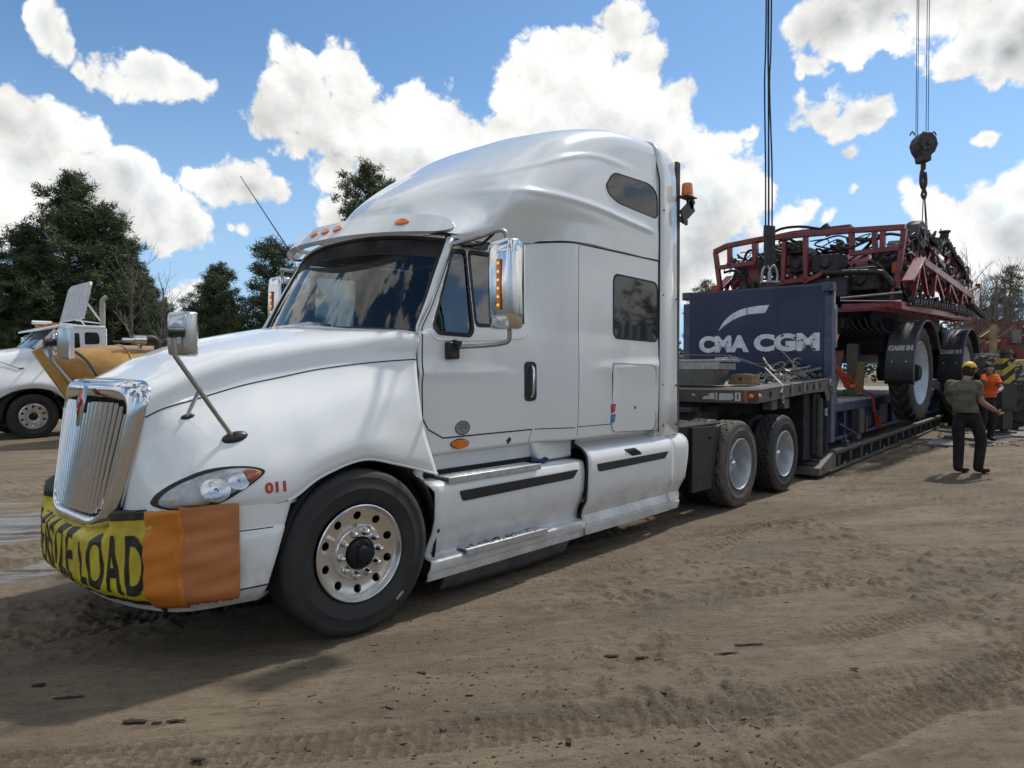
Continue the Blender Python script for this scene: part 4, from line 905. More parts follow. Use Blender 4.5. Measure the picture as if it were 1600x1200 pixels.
# ---- mirrors
for sd in (1, -1):
    mr = thing('x', None, None) if 0 else None
    mb = MB(); cx, cw, cz = 1.03, 1.465, 2.175
    P = []
    for z, k in [(-.305,.62),(-.300,.86),(-.28,.97),(-.2,1),(0,1.0),(.2,1),(.28,.97),(.30,.86),(.305,.62)]:
        A = rpoly([(-.075*k,-.115*k),(.065*k,-.115*k),(.065*k,.115*k),(-.075*k,.115*k)], .045, 5)
        P.append([(cx+a-.012*(1-(z/.3)**2), S(cw+b, sd), cz+z) for a, b in A])
    mb.grid(P, cv=True); mb.add(P[0], [tuple(range(len(P[0])))]); mb.add(P[-1], [tuple(range(len(P[0])))])
    mr = T('door_mirror', mb, M['chrome'], smooth=50)
    T('mirror_face', MB().box((cx+.066, S(cw, sd), cz), (.006,.20,.54)), M['chrome'], mr)
    pz = cz-.005; xx = cx-.092
    T('led_strip', MB().box((xx, S(cw+.01, sd), pz), (.012,.034,.34)), M['amber'], mr, bevel=.004)
    for q in range(6): T('led', MB().cyl((xx-.006, S(cw+.01, sd), pz-.14+q*.056), (xx-.010, S(cw+.01, sd), pz-.14+q*.056), .009, n=10), M['amber_on'], mr)
    T('mirror_arm', MB().tube([(.93,S(1.03,sd),2.49),(.97,S(1.22,sd),2.515),(1.0,S(1.39,sd),2.545),(1.03,S(1.44,sd),2.54),(1.04,S(1.455,sd),2.50),(1.04,S(1.46,sd),2.42)], .017, 10, smooth=4), M['steel_arm'], mr)
    T('mirror_brace', MB().tube([(1.05,S(1.02,sd),2.49),(1.04,S(1.22,sd),2.48),(1.0,S(1.38,sd),2.535)], .010, 8), M['seal'], mr)
    T('mirror_arm', MB().tube([(.86,S(1.12,sd),1.755),(.93,S(1.30,sd),1.76),(1.01,S(1.43,sd),1.775),(1.04,S(1.475,sd),1.80),(1.04,S(1.48,sd),1.89)], .016, 10, smooth=4), M['steel_arm'], mr)
    T('mirror_mount', MB().box((.84,S(1.125,sd),1.73), (.10,.06,.12)).box((.86,S(1.15,sd),1.78), (.06,.06,.05)), M['black'], mr, bevel=.012)
    mb = MB(); A = rpoly([(.94,2.528),(1.32,2.542),(1.30,2.488),(1.0,2.482)], .035, 4); patch(mb, A, lambda u, v, o, sd=sd: cabpt(u, v, o+.05*math.exp(-((u-1.05)/.12)**2), sd), .02, .03, 4); T('mirror_mount', mb, M['black'], mr)
    # bonnet mirror
    b1 = Vector(onhood(-.68,1.226,.0,sd)); b2 = Vector(onhood(-.815,1.335,.0,sd)); top = Vector((-1.0, S(1.03,sd), 1.70)); tp = Vector((-1.01, S(1.03,sd), 1.79)); jn = b1.lerp(top, .58)
    hc = Vector((-.93, S(.95,sd), 1.785))
    mb = MB(); P = []
    for x, k in [(-.045,.45),(-.04,.75),(-.02,.95),(.02,1.0),(.035,1.0),(.042,.93)]:
        A = rpoly([(-.072*k,-.118*k),(.072*k,-.118*k),(.072*k,.118*k),(-.072*k,.118*k)], .02, 3)
        P.append([(hc.x+x, hc.y+a, hc.z+b) for a, b in A])
    mb.grid(P, cv=True); mb.add(P[0], [tuple(range(len(P[0])))]); mb.add(P[-1], [tuple(range(len(P[0])))])
    bmr = T('bonnet_mirror', mb, M['chrome_dull'], smooth=40); Mz = Matrix.Rotation(R(28*sd), 4, 'Z')
    bmr.data.transform(Matrix.Translation(hc) @ Mz @ Matrix.Translation(-hc))
    T('mirror_arm', MB().tube([b1, top-Vector((0,0,.03)), top, tp], .013, 10), M['steel_arm'], bmr)
    T('mirror_strut', MB().tube([b2, jn], .0105, 10), M['steel_arm'], bmr)
    T('mirror_clamp', MB().cyl(tp+Vector((-.03,0,.0)), tp+Vector((.05,0,0)), .026, n=14).cyl(tp-Vector((0,0,.03)), tp+Vector((0,0,.02)), .02, n=12), M['black'], bmr)
    for bp_, s_ in ((b1,1.0),(b2,.55)):
        nrm = (Vector(onhood(bp_.x, bp_.z, .05))-Vector(onhood(bp_.x, bp_.z, 0))).normalized(); nrm.y *= sd
        u_ = (Vector(onhood(bp_.x+.05, bp_.z+.012, 0))-Vector(onhood(bp_.x, bp_.z, 0))).normalized(); u_.y *= sd; v_ = nrm.cross(u_).normalized()
        mb = MB(); rows = []
        for h_, k_ in ((-.01,1.05),(.004,1.0),(.014,.8),(.022,.5),(.024,.2)): rows.append([tuple(bp_+nrm*h_*s_+u_*(.068*math.cos(a)*k_+.01)*s_+v_*.036*math.sin(a)*k_*s_) for a in np.linspace(0, 2*math.pi, 20, endpoint=False)])
        mb.grid(rows, cv=True); T('mirror_foot', mb, M['black'], bmr, smooth=60)
# aerial on the far mirror
T('aerial', MB().tube([(.93,S(-1.15),2.70),(.46,S(-1.13),3.27)], [.006,.003], 6).cyl((.93,S(-1.15),2.60),(.93,S(-1.15),2.72), .012, n=8), M['seal'])
# glove left on the step
mgl = mat('blue_cloth', (.02,.05,.18), .8, var=.4)
mb = MB(); gs = []
for i in range(12):
    t = i/11; gs.append([(1.72+.20*t, S(1.10+.045*math.cos(a)*math.sin(.4+2.4*t)), .868+.022*math.sin(a)*math.sin(.4+2.4*t)+.01*math.sin(t*9)) for a in np.linspace(0, 2*math.pi, 10, endpoint=False)])
mb.grid(gs, cv=True); tag(mb.build('glove', mgl, None, smooth=60), 'blue cloth glove lying on the upper cab step', 'glove')
# ============================================================ ground
def lat(seed, n=256):
    return np.random.RandomState(seed).rand(n, n)
_L = [lat(k) for k in range(9)]
def vnoise(x, y, k):
    A = _L[k % 9]; n = A.shape[0]; xi = np.floor(x).astype(int); yi = np.floor(y).astype(int); fx = x-xi; fy = y-yi
    fx = fx*fx*(3-2*fx); fy = fy*fy*(3-2*fy)
    a = A[xi % n, yi % n]; b = A[(xi+1) % n, yi % n]; c = A[xi % n, (yi+1) % n]; d = A[(xi+1) % n, (yi+1) % n]
    return (a*(1-fx)+b*fx)*(1-fy)+(c*(1-fx)+d*fx)*fy
def fbm(x, y, oct=5, k0=0, gain=.5):
    s = 0; a = 1; t = 0
    for o in range(oct): s = s+a*vnoise(x*2**o+17.3*o, y*2**o-9.1*o, k0+o); t += a; a *= gain
    return s/t
def sstep(a, b, x): t = np.clip((x-a)/(b-a), 0, 1); return t*t*(3-2*t)
# each track: point, heading (deg), curvature, half gauge of one tyre, phase
TRK = [(.6,-2.0,-35,.02,.13,0),(2.3,-1.3,-33,.02,.13,1),(.1,-1.2,-30,.03,.12,2),(3.6,-1.2,-36,.0,.14,3),(1.4,-2.75,-38,.01,.14,1),(5.6,-1.5,-31,.02,.13,2),(-.6,-2.0,-24,.03,.12,0),
       (-1.9,1.6,-16,.01,.14,1),(-2.0,3.8,-12,.01,.15,2),(-.4,5.2,-30,.0,.16,0),(1.0,6.6,-34,.0,.16,2),(6.5,-2.5,-38,.0,.15,1),(8.2,-1.9,-20,.0,.14,3),(12,-2.6,-25,.0,.15,0),(3.5,-.55,2,.0,.13,1)]
def gheight(x, y):
    c, s = math.cos(R(-35)), math.sin(R(-35)); a = x*c+y*s; p = -x*s+y*c
    h = (fbm(x*.25, y*.25, 3, 1)-.5)*.10*sstep(1.5, 14, np.hypot(x+1, y+2))
    h += (fbm(a*.9, p*3.2, 4, 2)-.5)*.030
    h += (fbm(x*7, y*7, 3, 5)-.5)*.010
    soft = sstep(.50, .62, fbm(x*.5+4, y*.5, 3, 3))
    cl = fbm(x*16, y*16, 2, 4); h += soft*(np.maximum(cl-.52, 0))*.11; h += (fbm(x*13, y*13, 2, 2)-.5)*.008*(1+soft)
    for (x0, y0, hd, cv, w, ph) in TRK:
        c, s = math.cos(R(hd)), math.sin(R(hd)); a = (x-x0)*c+(y-y0)*s; p = -(x-x0)*s+(y-y0)*c-cv*a*a
        fade = sstep(.40, .55, fbm(a*.35+ph*7, p*0+ph*3, 2, 6+ph))
        ins = 1-sstep(w-.02, w+.02, np.abs(p))
        ridge = np.exp(-((np.abs(p)-w-.035)/.022)**2)*(.3+1.2*vnoise(a*5+ph, p*6, 3))
        lug = np.where(ph == 1, np.abs(((a*9+np.abs(p)*7) % 1)-.5) < .2, np.abs(((a*16+np.sign(p)*.25+np.sin(p*40)*.15) % 1)-.5) < .17)
        grv = np.abs((np.abs(p) % .055)-.0275) < .006
        h = h+fade*(ins*(-.018+.014*(lug | grv))+ridge*.011)
    # flat trampled ground under the wheels of the tractor and trailer
    k = np.exp(-((y-0.05)/.35)**2)*(x > -1.2)*(x < 8)+np.exp(-((y-2.4)/.35)**2)*(x > -1.2)*(x < 8)
    h = h*(1-.85*np.clip(k, 0, 1))-.004
    wet = wetmask(x, y); h = h*(1-.6*wet)-.012*wet
    return h
def wetmask(x, y):
    n = fbm(x*.9, y*1.6, 4, 7)
    c, s = math.cos(R(-42)), math.sin(R(-42))
    def el(cx, cy, ra, rp):
        a = (x-cx)*c+(y-cy)*s; p = -(x-cx)*s+(y-cy)*c; return np.clip(1.2-np.sqrt((a/ra)**2+(p/rp)**2), 0, 1)
    m = np.maximum.reduce([el(-1.2,5.0,5.0,2.0), el(-1.6,7.7,5,.55)*.75, el(15.4,-.5,1.6,.9), el(18.5,-1.4,2.5,.6), el(-1.7,10.6,6,.7)*.6])
    return sstep(.42, .66, m*.7+(n-.5)*1.1+.0)*(m > 0)
def axis(lo, hi, d, g, far):
    A = list(np.arange(lo, hi, d)); s = d; v = A[-1]
    while v < far: s = min(s*g, 40); v += s; A.append(v)
    s = d; v = lo; B = []
    while v > -far: s = min(s*g*1.03, 60); v -= s; B.append(v)
    return np.array(B[::-1]+A)
GX = axis(-2.2, 5.0, .0185, 1.026, 900); GY = axis(-3.2, .9, .0185, 1.026, 900)
XX, YY = np.meshgrid(GX, GY, indexing='ij'); ZZ = gheight(XX, YY)*(1-sstep(40, 90, np.hypot(XX, YY)))
nx, ny = XX.shape
me = bpy.data.meshes.new('ground'); me.vertices.add(nx*ny); me.vertices.foreach_set('co', np.stack([XX, YY, ZZ], -1).ravel())
idx = np.arange(nx*ny).reshape(nx, ny); q = np.stack([idx[:-1,:-1], idx[1:,:-1], idx[1:,1:], idx[:-1,1:]], -1).reshape(-1, 4)
me.loops.add(q.size); me.loops.foreach_set('vertex_index', q.ravel()); me.polygons.add(len(q))
me.polygons.foreach_set('loop_start', np.arange(len(q))*4); me.polygons.foreach_set('loop_total', np.full(len(q), 4)); me.polygons.foreach_set('use_smooth', np.ones(len(q), bool))
me.update(calc_edges=True)
at = me.attributes.new('wet', 'FLOAT', 'POINT'); at.data.foreach_set('value', wetmask(XX, YY).ravel())
lo = ZZ-( fbm(XX*.25, YY*.25, 3, 1)-.5)*.10*sstep(1.5, 14, np.hypot(XX+1, YY+2))
at = me.attributes.new('low', 'FLOAT', 'POINT'); at.data.foreach_set('value', np.clip(.5+lo*16, 0, 1).ravel())
ground = bpy.data.objects.new('ground', me); COL.objects.link(ground); tag(ground, kind='structure')
def ground_mat():
    m = bpy.data.materials.new('dirt'); m.use_nodes = True; nt = m.node_tree; N = nt.nodes; L = nt.links; b = N['Principled BSDF']
    g = N.new('ShaderNodeNewGeometry'); P = g.outputs['Position']
    def noise(sc, det=6, ro=.6, rot=None, st=None):
        v = P
        if rot is not None:
            mp = N.new('ShaderNodeMapping'); mp.inputs['Rotation'].default_value = (0,0,R(-rot)); mp.vector_type = 'POINT'; L.new(v, mp.inputs[0])
            m2 = N.new('ShaderNodeMapping'); m2.inputs['Scale'].default_value = st; L.new(mp.outputs[0], m2.inputs[0]); v = m2.outputs[0]
        n = N.new('ShaderNodeTexNoise'); n.inputs['Scale'].default_value = sc; n.inputs['Detail'].default_value = det; n.inputs['Roughness'].default_value = ro; L.new(v, n.inputs['Vector']); return n.outputs[0]
    def mr(x, a, b_, c=0, d=1, s=True):
        n = N.new('ShaderNodeMapRange'); n.interpolation_type = 'SMOOTHSTEP' if s else 'LINEAR'
        for i, v in zip((1,2,3,4), (a,b_,c,d)): n.inputs[i].default_value = v
        L.new(x, n.inputs[0]); return n.outputs[0]
    def mix(f, a, b_):
        n = N.new('ShaderNodeMix'); n.data_type = 'RGBA'
        for k, v in (('A', a), ('B', b_)):
            if isinstance(v, tuple): n.inputs[k].default_value = (*v, 1)
            else: L.new(v, n.inputs[k])
        L.new(f, n.inputs['Factor']); return n.outputs['Result']
    def mul(a, b_):
        n = N.new('ShaderNodeMath'); n.operation = 'MULTIPLY'; L.new(a, n.inputs[0])
        if isinstance(b_, float): n.inputs[1].default_value = b_
        else: L.new(b_, n.inputs[1])
        return n.outputs[0]
    big = mr(noise(.35, 4), .35, .65); c = mix(big, (.240,.184,.120), (.172,.134,.092))
    c = mix(mr(noise(2.2, 7, .65, -33, (.35,1.6,1)), .45, .70, 0, .8), c, (.105,.078,.052))
    c = mix(mr(noise(9, 6, .7, -35, (.25,1.3,1)), .52, .72, 0, .55), c, (.29,.225,.145))
    c = mix(mr(noise(13, 9, .78, -35, (.45,1.3,1)), .50, .64, 0, .75), c, (.080,.060,.042)); c = mix(mr(noise(1.3, 5, .6, -30, (.5,1.4,1)), .46, .62, 0, .5), c, (.115,.092,.066))
    c = mix(mr(noise(38, 5, .75, -35, (.4,1,1)), .55, .70, 0, .7), c, (.06,.043,.03))
    c = mix(mr(noise(110, 3, .6), .56, .72, 0, .55), c, (.34,.275,.19)); c = mix(mr(noise(75, 4, .7), .60, .70, 0, .7), c, (.05,.035,.025))
    lo_ = N.new('ShaderNodeAttribute'); lo_.attribute_name = 'low'
    c = mix(mr(lo_.outputs['Fac'], .46, .20, 0, .55), c, (.095,.07,.047))
    we = N.new('ShaderNodeAttribute'); we.attribute_name = 'wet'; wf = we.outputs['Fac']
    wetc = mix(mr(noise(3.0, 6, .65, -42, (.3,2.2,1)), .42, .60), (.20,.19,.175), (.05,.042,.032))
    c = mix(mul(wf, .9), c, wetc)
    L.new(c, b.inputs['Base Color'])
    rgh = N.new('ShaderNodeMapRange'); rgh.inputs[3].default_value = .93; rgh.inputs[4].default_value = .16; L.new(mul(wf, mr(noise(2.4, 5, .6, -42, (.3,2,1)), .40, .58)), rgh.inputs[0]); L.new(rgh.outputs[0], b.inputs['Roughness'])
    b.inputs['Specular IOR Level'].default_value = .35
    h1 = noise(26, 8, .7, -35, (.45,1.2,1)); h2 = noise(90, 5, .65)
    ad = N.new('ShaderNodeMath'); ad.operation = 'MULTIPLY_ADD'; ad.inputs[1].default_value = .35; L.new(h2, ad.inputs[0]); L.new(h1, ad.inputs[2])
    bp = N.new('ShaderNodeBump'); bp.inputs['Strength'].default_value = .75; bp.inputs['Distance'].default_value = .045; L.new(ad.outputs[0], bp.inputs['Height'])
    L.new(mr(wf, 0, 1, .75, .12), bp.inputs['Strength']); L.new(bp.outputs[0], b.inputs['Normal'])
    return m
me.materials.append(ground_mat())
# bark chips, clods and twigs pressed into the dirt
mb_ = MB(); mc_ = MB()
def gz(x, y): return float(gheight(np.array([x]), np.array([y]))[0])
rs = np.random.RandomState(4)
pts = []
while len(pts) < 2800:
    d = 2.6+16*rs.rand()**1.6; a = (rs.rand()-.5)*1.5; f_ = d; r_ = d*math.tan(a*.53)
    x = CAM.x+math.cos(YAW)*f_+math.sin(YAW)*r_; y = CAM.y+math.sin(YAW)*f_-math.cos(YAW)*r_
    pts.append((x, y))
pa = np.array(pts); hz_ = gheight(pa[:,0], pa[:,1]); dens = fbm(pa[:,0]*.9, pa[:,1]*.9+3, 3, 8)
for (x, y), z, dn in zip(pts, hz_, dens):
    if dn < .50 and rs.rand() < .72: continue
    big = rs.rand() < .05; l_ = rs.uniform(.010,.026)*(1.9 if big else .75); w_ = l_*rs.uniform(.2,.5)
    t = rs.rand() < .5
    (mb_ if t else mc_).box((x, y, z+.002), (l_, w_, l_*.18), Matrix.Rotation(R(-35)+rs.randn()*.6, 3, 'Z') @ Matrix.Rotation(rs.randn()*.2, 3, 'X'))
tag(mb_.build('bark_chips', mat('bark', (.035,.022,.014), .9, var=.5), smooth=0), kind='stuff')
tag(mc_.build('dirt_clods', mat('clod', (.14,.105,.07), .95, var=.5), smooth=0), kind='stuff')
def stick(pix, L_, w_, ang, label, name='bark_piece', cat='bark'):
    x, y = pix; n = 7; mb = MB(); z = gz(x, y)
    rows = []
    for i in range(n):
        t = i/(n-1)-.5; r_ = w_*(1-abs(t)*.9)*(.75+.5*random.random())
        rows.append([(t*L_, r_*math.cos(a)*(1+.3*random.random()), r_*.55*math.sin(a)+.003) for a in np.linspace(0, 2*math.pi, 7, endpoint=False)])
    mb.grid(rows, cv=True); mb.add(rows[0], [tuple(range(7))]); mb.add(rows[-1], [tuple(range(7))])
    o = mb.build(name, bpy.data.materials['bark'], smooth=0); o.location = (x, y, z+.004); o.rotation_euler = (0, 0, R(ang)); return tag(o, label, cat)
for p_, L_, w_, an, lb in (
  ((-1.308,-.088), .10,.016,-44,'lumpy dark bark piece at the left end of the short row below the bumper'),
  ((-1.244,-.168), .045,.008,-40,'smallest dark bark bit in the short row below the bumper'),
  ((-1.181,-.221), .085,.009,-42,'narrow dark bark bit at the right end of the short row'),
  ((-1.496,.654), .06,.014,-35,'small dark bark lump in the truck shadow at the far left'),
  ((-1.435,.399), .14,.008,-38,'long thin dark stick lying in the shadow left of the bumper'),
  ((1.431,-1.787), .17,.009,-41,'longest dark stick lying on the open dirt right of the truck'),
  ((1.213,-1.751), .15,.008,-36,'slim dark stick just in front of the longest one'),
  ((.834,-1.435), .075,.011,-40,'short thick dark bark bit on the open dirt left of the two sticks'),
  ((.75,-1.289), .085,.016,-40,'broken dark bark lump next to the short thick bit'),
  ((1.426,-2.365), .05,.008,-44,'single small dark bark bit beside the curved tyre mark'),
  ((2.87,-2.793), .07,.009,-44,'dark bark bit at the right edge of the yard'),
  ((-1.252,-.608), .06,.010,-50,'lone dark clod of bark near the bottom edge of the yard')):
    stick(p_, L_, w_, an, lb)
# pale twig
o = MB().tube([(0,0,.004),(.02,.05,.01),(.07,.09,.006)], .0022, 5).tube([(.02,.05,.01),(-.02,.09,.006)], .0016, 5).build('twig', M['curtain'])
o.location = (.384,-2.1,gz(.384,-2.1)+.002); tag(o, 'small pale forked twig on the tyre marks in the foreground dirt', 'twig')
# ============================================================ lowboy trailer, flat rack and its load
K0 = Vector((6.0, 1.22, 0)); TROT = R(3)
trailer = thing('lowboy_trailer', 'black lowboy trailer with gooseneck coupled behind the white semi truck', 'trailer', K0, TROT)
def TP(x, y, z=0): return K0 + Matrix.Rotation(TROT, 3, 'Z') @ Vector((x, y, z))
def TR(name, mb, m, parent=trailer, **k): return mb.build(name, m, parent, **k)
mdeck = mat('deck_steel', (.10,.10,.10), .6, .4, var=.6, vscale=6, col2=(.17,.15,.13), bump=.3, bscale=40)
mfr = mat('trailer_black', (.028,.028,.032), .5, var=.6, vscale=8, col2=(.08,.07,.06), bump=.2)
def nz_(x): return 1.345+.035*(x+.28)
TR('neck_deck', MB().grid([[(x, y, nz_(x)) for y in (-1.22, 1.22)] for x in (-.28, 3.05)]), mdeck, solid=.02)
# side beams with oval holes, front beam
for sd in (-1, 1):
    y = sd*1.225; mb = MB(); z0 = lambda x: nz_(x)-.155-.03*sm(1.4,3,x)
    holes = [.15,.55,.95,1.33,1.68,2.0,2.3]
    xs = [-.285]+[v for h in holes for v in (h-.05, h+.05)]+[3.05]
    for i in range(0, len(xs)-1):
        a, b_ = xs[i], xs[i+1]
        if i % 2 == 0: mb.prism([(a, z0(a)),(b_, z0(b_)),(b_, nz_(b_)-.002),(a, nz_(a)-.002)], y, y-sd*.02)
        else:
            h = (a+b_)/2; zc = (z0(h)+nz_(h))/2; n = 12
            top = [(h+.028*math.cos(t), zc+.045*math.sin(t)) for t in np.linspace(math.pi, 0, n)]
            bot = [(h+.028*math.cos(t), zc-.045*math.sin(t)) for t in np.linspace(math.pi, 0, n)]
            T_ = [(a+(b_-a)*k/(n-1), nz_(a)-.002) for k in range(n)]; B_ = [(a+(b_-a)*k/(n-1), z0(a)) for k in range(n)]
            mb.grid([[(p[0], y, p[1]) for p in top], [(p[0], y, p[1]) for p in T_]]); mb.grid([[(p[0], y, p[1]) for p in bot], [(p[0], y, p[1]) for p in B_]])
            mb.grid([[(p[0], y, p[1]) for p in top], [(p[0], y-sd*.03, p[1]) for p in top]]); mb.grid([[(p[0], y, p[1]) for p in bot], [(p[0], y-sd*.03, p[1]) for p in bot]])
    TR('neck_side_beam', mb, mdeck)
    TR('beam_edge', MB().beam((-.285, y, nz_(-.285)+.004), (3.05, y, nz_(3.05)+.004), .03, .012), mdeck)
TR('neck_front_beam', MB().box((-.29, 0, 1.262), (.025, 2.45, .155)), mfr)
mwt = mat('retro_white', (.50,.50,.48), .5, var=.3)
def fb(u, v): return (-.3045, -u, v)
mb = MB(); mb.add([fb(.53,1.225),fb(.53,1.25),fb(.56,1.262),fb(.60,1.268),fb(.62,1.30),fb(.68,1.305),fb(.69,1.225)], [tuple(range(7))]); mb.add([fb(.70,1.215),fb(.70,1.31),fb(.72,1.31),fb(.72,1.215)], [(0,1,2,3)]); mb.add([fb(.74,1.215),fb(.74,1.235),fb(.75,1.30),fb(.92,1.305),fb(.93,1.235),fb(.90,1.23),fb(.90,1.22)], [tuple(range(7))])
TR('truck_decal', mb, mwt)
mb = MB(); mb.add([fb(.945,1.21),fb(1.02,1.21),fb(1.02,1.315),fb(.945,1.315)], [(0,1,2,3)]); np_ = TR('number_plate', mb, mwt)
mb = MB(); put_text(mb, '1', .09, lambda u, v: (-.3055, -(.982+u), 1.23+v), bold=.004); TR('plate_print', mb, M['seal'], np_)
mb = MB(); mb.add([fb(.38,1.265),fb(.40,1.30),fb(.43,1.265)], [(0,1,2)]); TR('truck_decal', mb, mwt)
morf = mat('orange_panel', (.35,.09,.02), .5, var=.4)
TR('clearance_lamp', MB().box((-.306,-1.085,1.262), (.012,.05,.14)), morf)
for yy, zz_ in ((-1.155,1.27),(-1.232,1.27)):
    TR('clearance_lamp', MB().lathe([(.032,0),(.030,-.018),(.015,-.03),(.0001,-.032)], c=(-.306 if yy > -1.2 else -.27, yy, zz_), n=16, axis='x' if yy > -1.2 else 'y'), M['amber'], smooth=50)
TR('neck_web', MB().box((1.35,0,1.06), (3.1,.9,.28)).box((2.62,0,.78), (.72,2.3,.92)).box((2.15,-.5,.75),(.4,1.2,1.0)), M['void'], bevel=.01)
TR('neck_cylinder', MB().cyl((2.45,-1.17,.30), (2.45,-1.17,1.16), .055, n=12).box((2.7,-1.19,.95), (.14,.03,.1)).box((2.85,-1.16,.7),(.06,.06,.9)), mfr)
for bx_ in ((1.15,-1.05,1.13),(.5,-1.1,1.14)): TR('bracket', MB().box(bx_, (.2,.12,.13)), mdeck)
mlab = mat('label_white', (.42,.42,.40), .6, var=.4)
TR('warning_label', MB().box((2.73,-1.2075,.975), (.10,.004,.05)).box((2.73,-1.2075,.91),(.10,.004,.05)), mlab)
# kingpin landing / D ring at the rear corner of the neck
TR('lashing_ring', MB().tube([(2.80+.05*math.cos(a), -1.245, 1.36+.075*math.sin(a)) for a in np.linspace(0, 2*math.pi, 17)], .009, 6).tube([(2.72,-1.25,1.37),(2.83,-1.26,1.33),(2.90,-1.26,1.24),(2.95,-1.25,1.25)], .012, 6, smooth=3), M['steel_arm'])
TR('corner_gusset', MB().prism([(2.55,1.29),(3.05,1.31),(3.05,1.16),(2.72,1.10),(2.66,1.18)], -1.222, -1.20), mdeck)
# ramped nose of the deck
mb = MB(); mb.prism([(2.10,.03),(2.14,.135),(2.92,.315),(3.02,.315),(3.02,.03)], -1.28, 1.28); TR('deck_nose', mb, mdeck, bevel=.006)
for i, x in enumerate((2.25,2.42,2.59,2.76)): TR('nose_slot', MB().box((x, -.62, .135+(x-2.14)*.2308+.002), (.055, 1.14, .004), Matrix.Rotation(-math.atan(.2308), 3, 'Y')), M['void'])
# main deck
TR('deck', MB().box((8.5, 0, .27), (11.0, 2.5, .06)), mdeck)
for sd in (-1, 1):
    TR('deck_rail', MB().box((8.45, sd*1.265, .315), (11.1, .09, .05)), mdeck, bevel=.006)
    TR('deck_flange', MB().box((8.4, sd*1.28, .05), (11.6, .07, .025)), mdeck)
    TR('deck_web', MB().box((8.4, sd*1.16, .17), (11.2, .02, .24)), M['void'])
    for i in range(15):
        x = 3.2+i*.74
        mb = MB(); mb.beam((x-.07, sd*1.27, .29), (x+.01, sd*1.27, .07), .03, .022, (0,1,0)); mb.beam((x+.09, sd*1.27, .29), (x+.01, sd*1.27, .07), .03, .022, (0,1,0)); mb.box((x+.01, sd*1.22, .18), (.012,.10,.22))
        TR('side_gusset', mb, mdeck)
        if i % 2 == 0 and sd < 0: TR('side_reflector', MB().box((x+.25, -1.302, .095), (.07,.006,.03)), mlab)
TR('marker_lamp', MB().cyl((2.33,-1.283,.115),(2.33,-1.298,.115), .025, n=12), M['red_lens'])
TR('rear_neck', MB().prism([(13.9,.06),(13.9,.33),(14.8,1.0),(19.5,1.0),(19.5,.75),(15.2,.72),(14.6,.06)], -1.1, 1.1), mfr, bevel=.01)
_dw = [o for o in truck.children if o.name.startswith('wheel') and abs(o.location.x-6.7) < .01 and o.location.y < 0][0]
for x in (16.2,17.6,18.9):
    for sd in (1, -1):
        c = copy_tree(_dw, trailer); c.location = (x, -1.225*sd, .497); c.rotation_euler = (0, .2*x, 0 if sd > 0 else math.pi)

# ---- aluminium tool chest and trays on the neck
mal = mat('chest_aluminium', (.36,.37,.37), .38, .85, var=.3, vscale=8, bump=.12, bscale=30)
tc_ = thing('tool_chest', 'grey aluminium tool chest with overhanging lid on the trailer gooseneck', 'tool chest', TP(.34,.35,nz_(.3)+.02), TROT)
MB().add([(a*(.20 if z < .1 else .27), b_*(.80 if z < .1 else .84)-.02, z) for z in (0,.205) for a, b_ in ((-1,-1),(1,-1),(1,1),(-1,1))], [(0,1,2,3),(4,5,6,7),(0,1,5,4),(1,2,6,5),(2,3,7,6),(3,0,4,7)]).build('chest_body', mal, tc_, smooth=0, bevel=.006)
MB().box((0,-.05,.255), (.60,1.78,.095)).build('chest_lid', mal, tc_, smooth=0, bevel=.01)
MB().box((-.305,-.2,.25), (.008,.07,.05)).build('latch', M['frame'], tc_)
tr_ = thing('cover_tray', 'flat grey metal tray stacked on the tool chest lid', 'tray', TP(.40,.05,nz_(.4)+.325), TROT)
MB().box((0,0,.02), (.62,1.35,.035)).build('tray_sheet', mal, tr_, bevel=.005); MB().box((.05,-.58,.05), (.45,.14,.03)).build('tray_rib', mal, tr_, bevel=.005)
tr2 = thing('cover_tray', 'dark flat tray lying uppermost over the tool chest beside the cab', 'tray', TP(.40,.62,nz_(.4)+.375), TROT)
MB().box((0,0,.02), (.55,.9,.03)).build('tray_sheet', M['frame'], tr2, bevel=.005); MB().box((0,-.42,.045), (.50,.03,.03)).build('tray_rib', mal, tr2)
# timber block with holes
mwood = mat('timber', (.30,.20,.09), .8, var=.5, vscale=5, col2=(.16,.10,.04), bump=.3, bscale=50, stretch=(1,9,9))
tb = thing('timber_block', 'yellowish timber block with a bolt hole beside the tool chest', 'timber', TP(.62,-.72,nz_(.6)+.015), TROT)
MB().box((0,0,.07), (.32,.30,.135)).build('block', mwood, tb, bevel=.008); MB().cyl((-.162,0,.08),(-.158,0,.08), .022, n=12).build('bolt_hole', M['void'], tb); MB().box((.02,.02,.143), (.30,.12,.012)).build('splinter', mwood, tb, bevel=.003)
# ---- chain, binders and scrap steel heaped on the neck
mst2 = mat('galvanised', (.30,.30,.28), .45, .7, var=.6, vscale=20, col2=(.12,.10,.08), bump=.3)
rr = random.Random(5)
def chain_pile(name, label, cx, cy, n, spread, h, cat='chain'):
    root = thing(name, label, cat, TP(cx, cy, nz_(cx)+.02), TROT)
    proto = MB().tube([(.035*math.cos(a)*(1.0), .018*math.sin(a), 0) for a in np.linspace(0, 2*math.pi, 13)], .0065, 5, caps=False).build('chain_link', mst2, root, smooth=60)
    for i in range(n):
        l = proto if i == 0 else proto.copy()
        if i: COL.objects.link(l)
        t = i/n*9; r_ = spread*(.35+.65*rr.random()); l.location = (math.cos(t*3.1)*r_*1.3, math.sin(t*2.3)*r_, .015+h*rr.random()*max(0, 1-r_/spread*.7)); l.rotation_euler = (rr.random()*3, rr.random()*1.2, rr.random()*6)
    return root
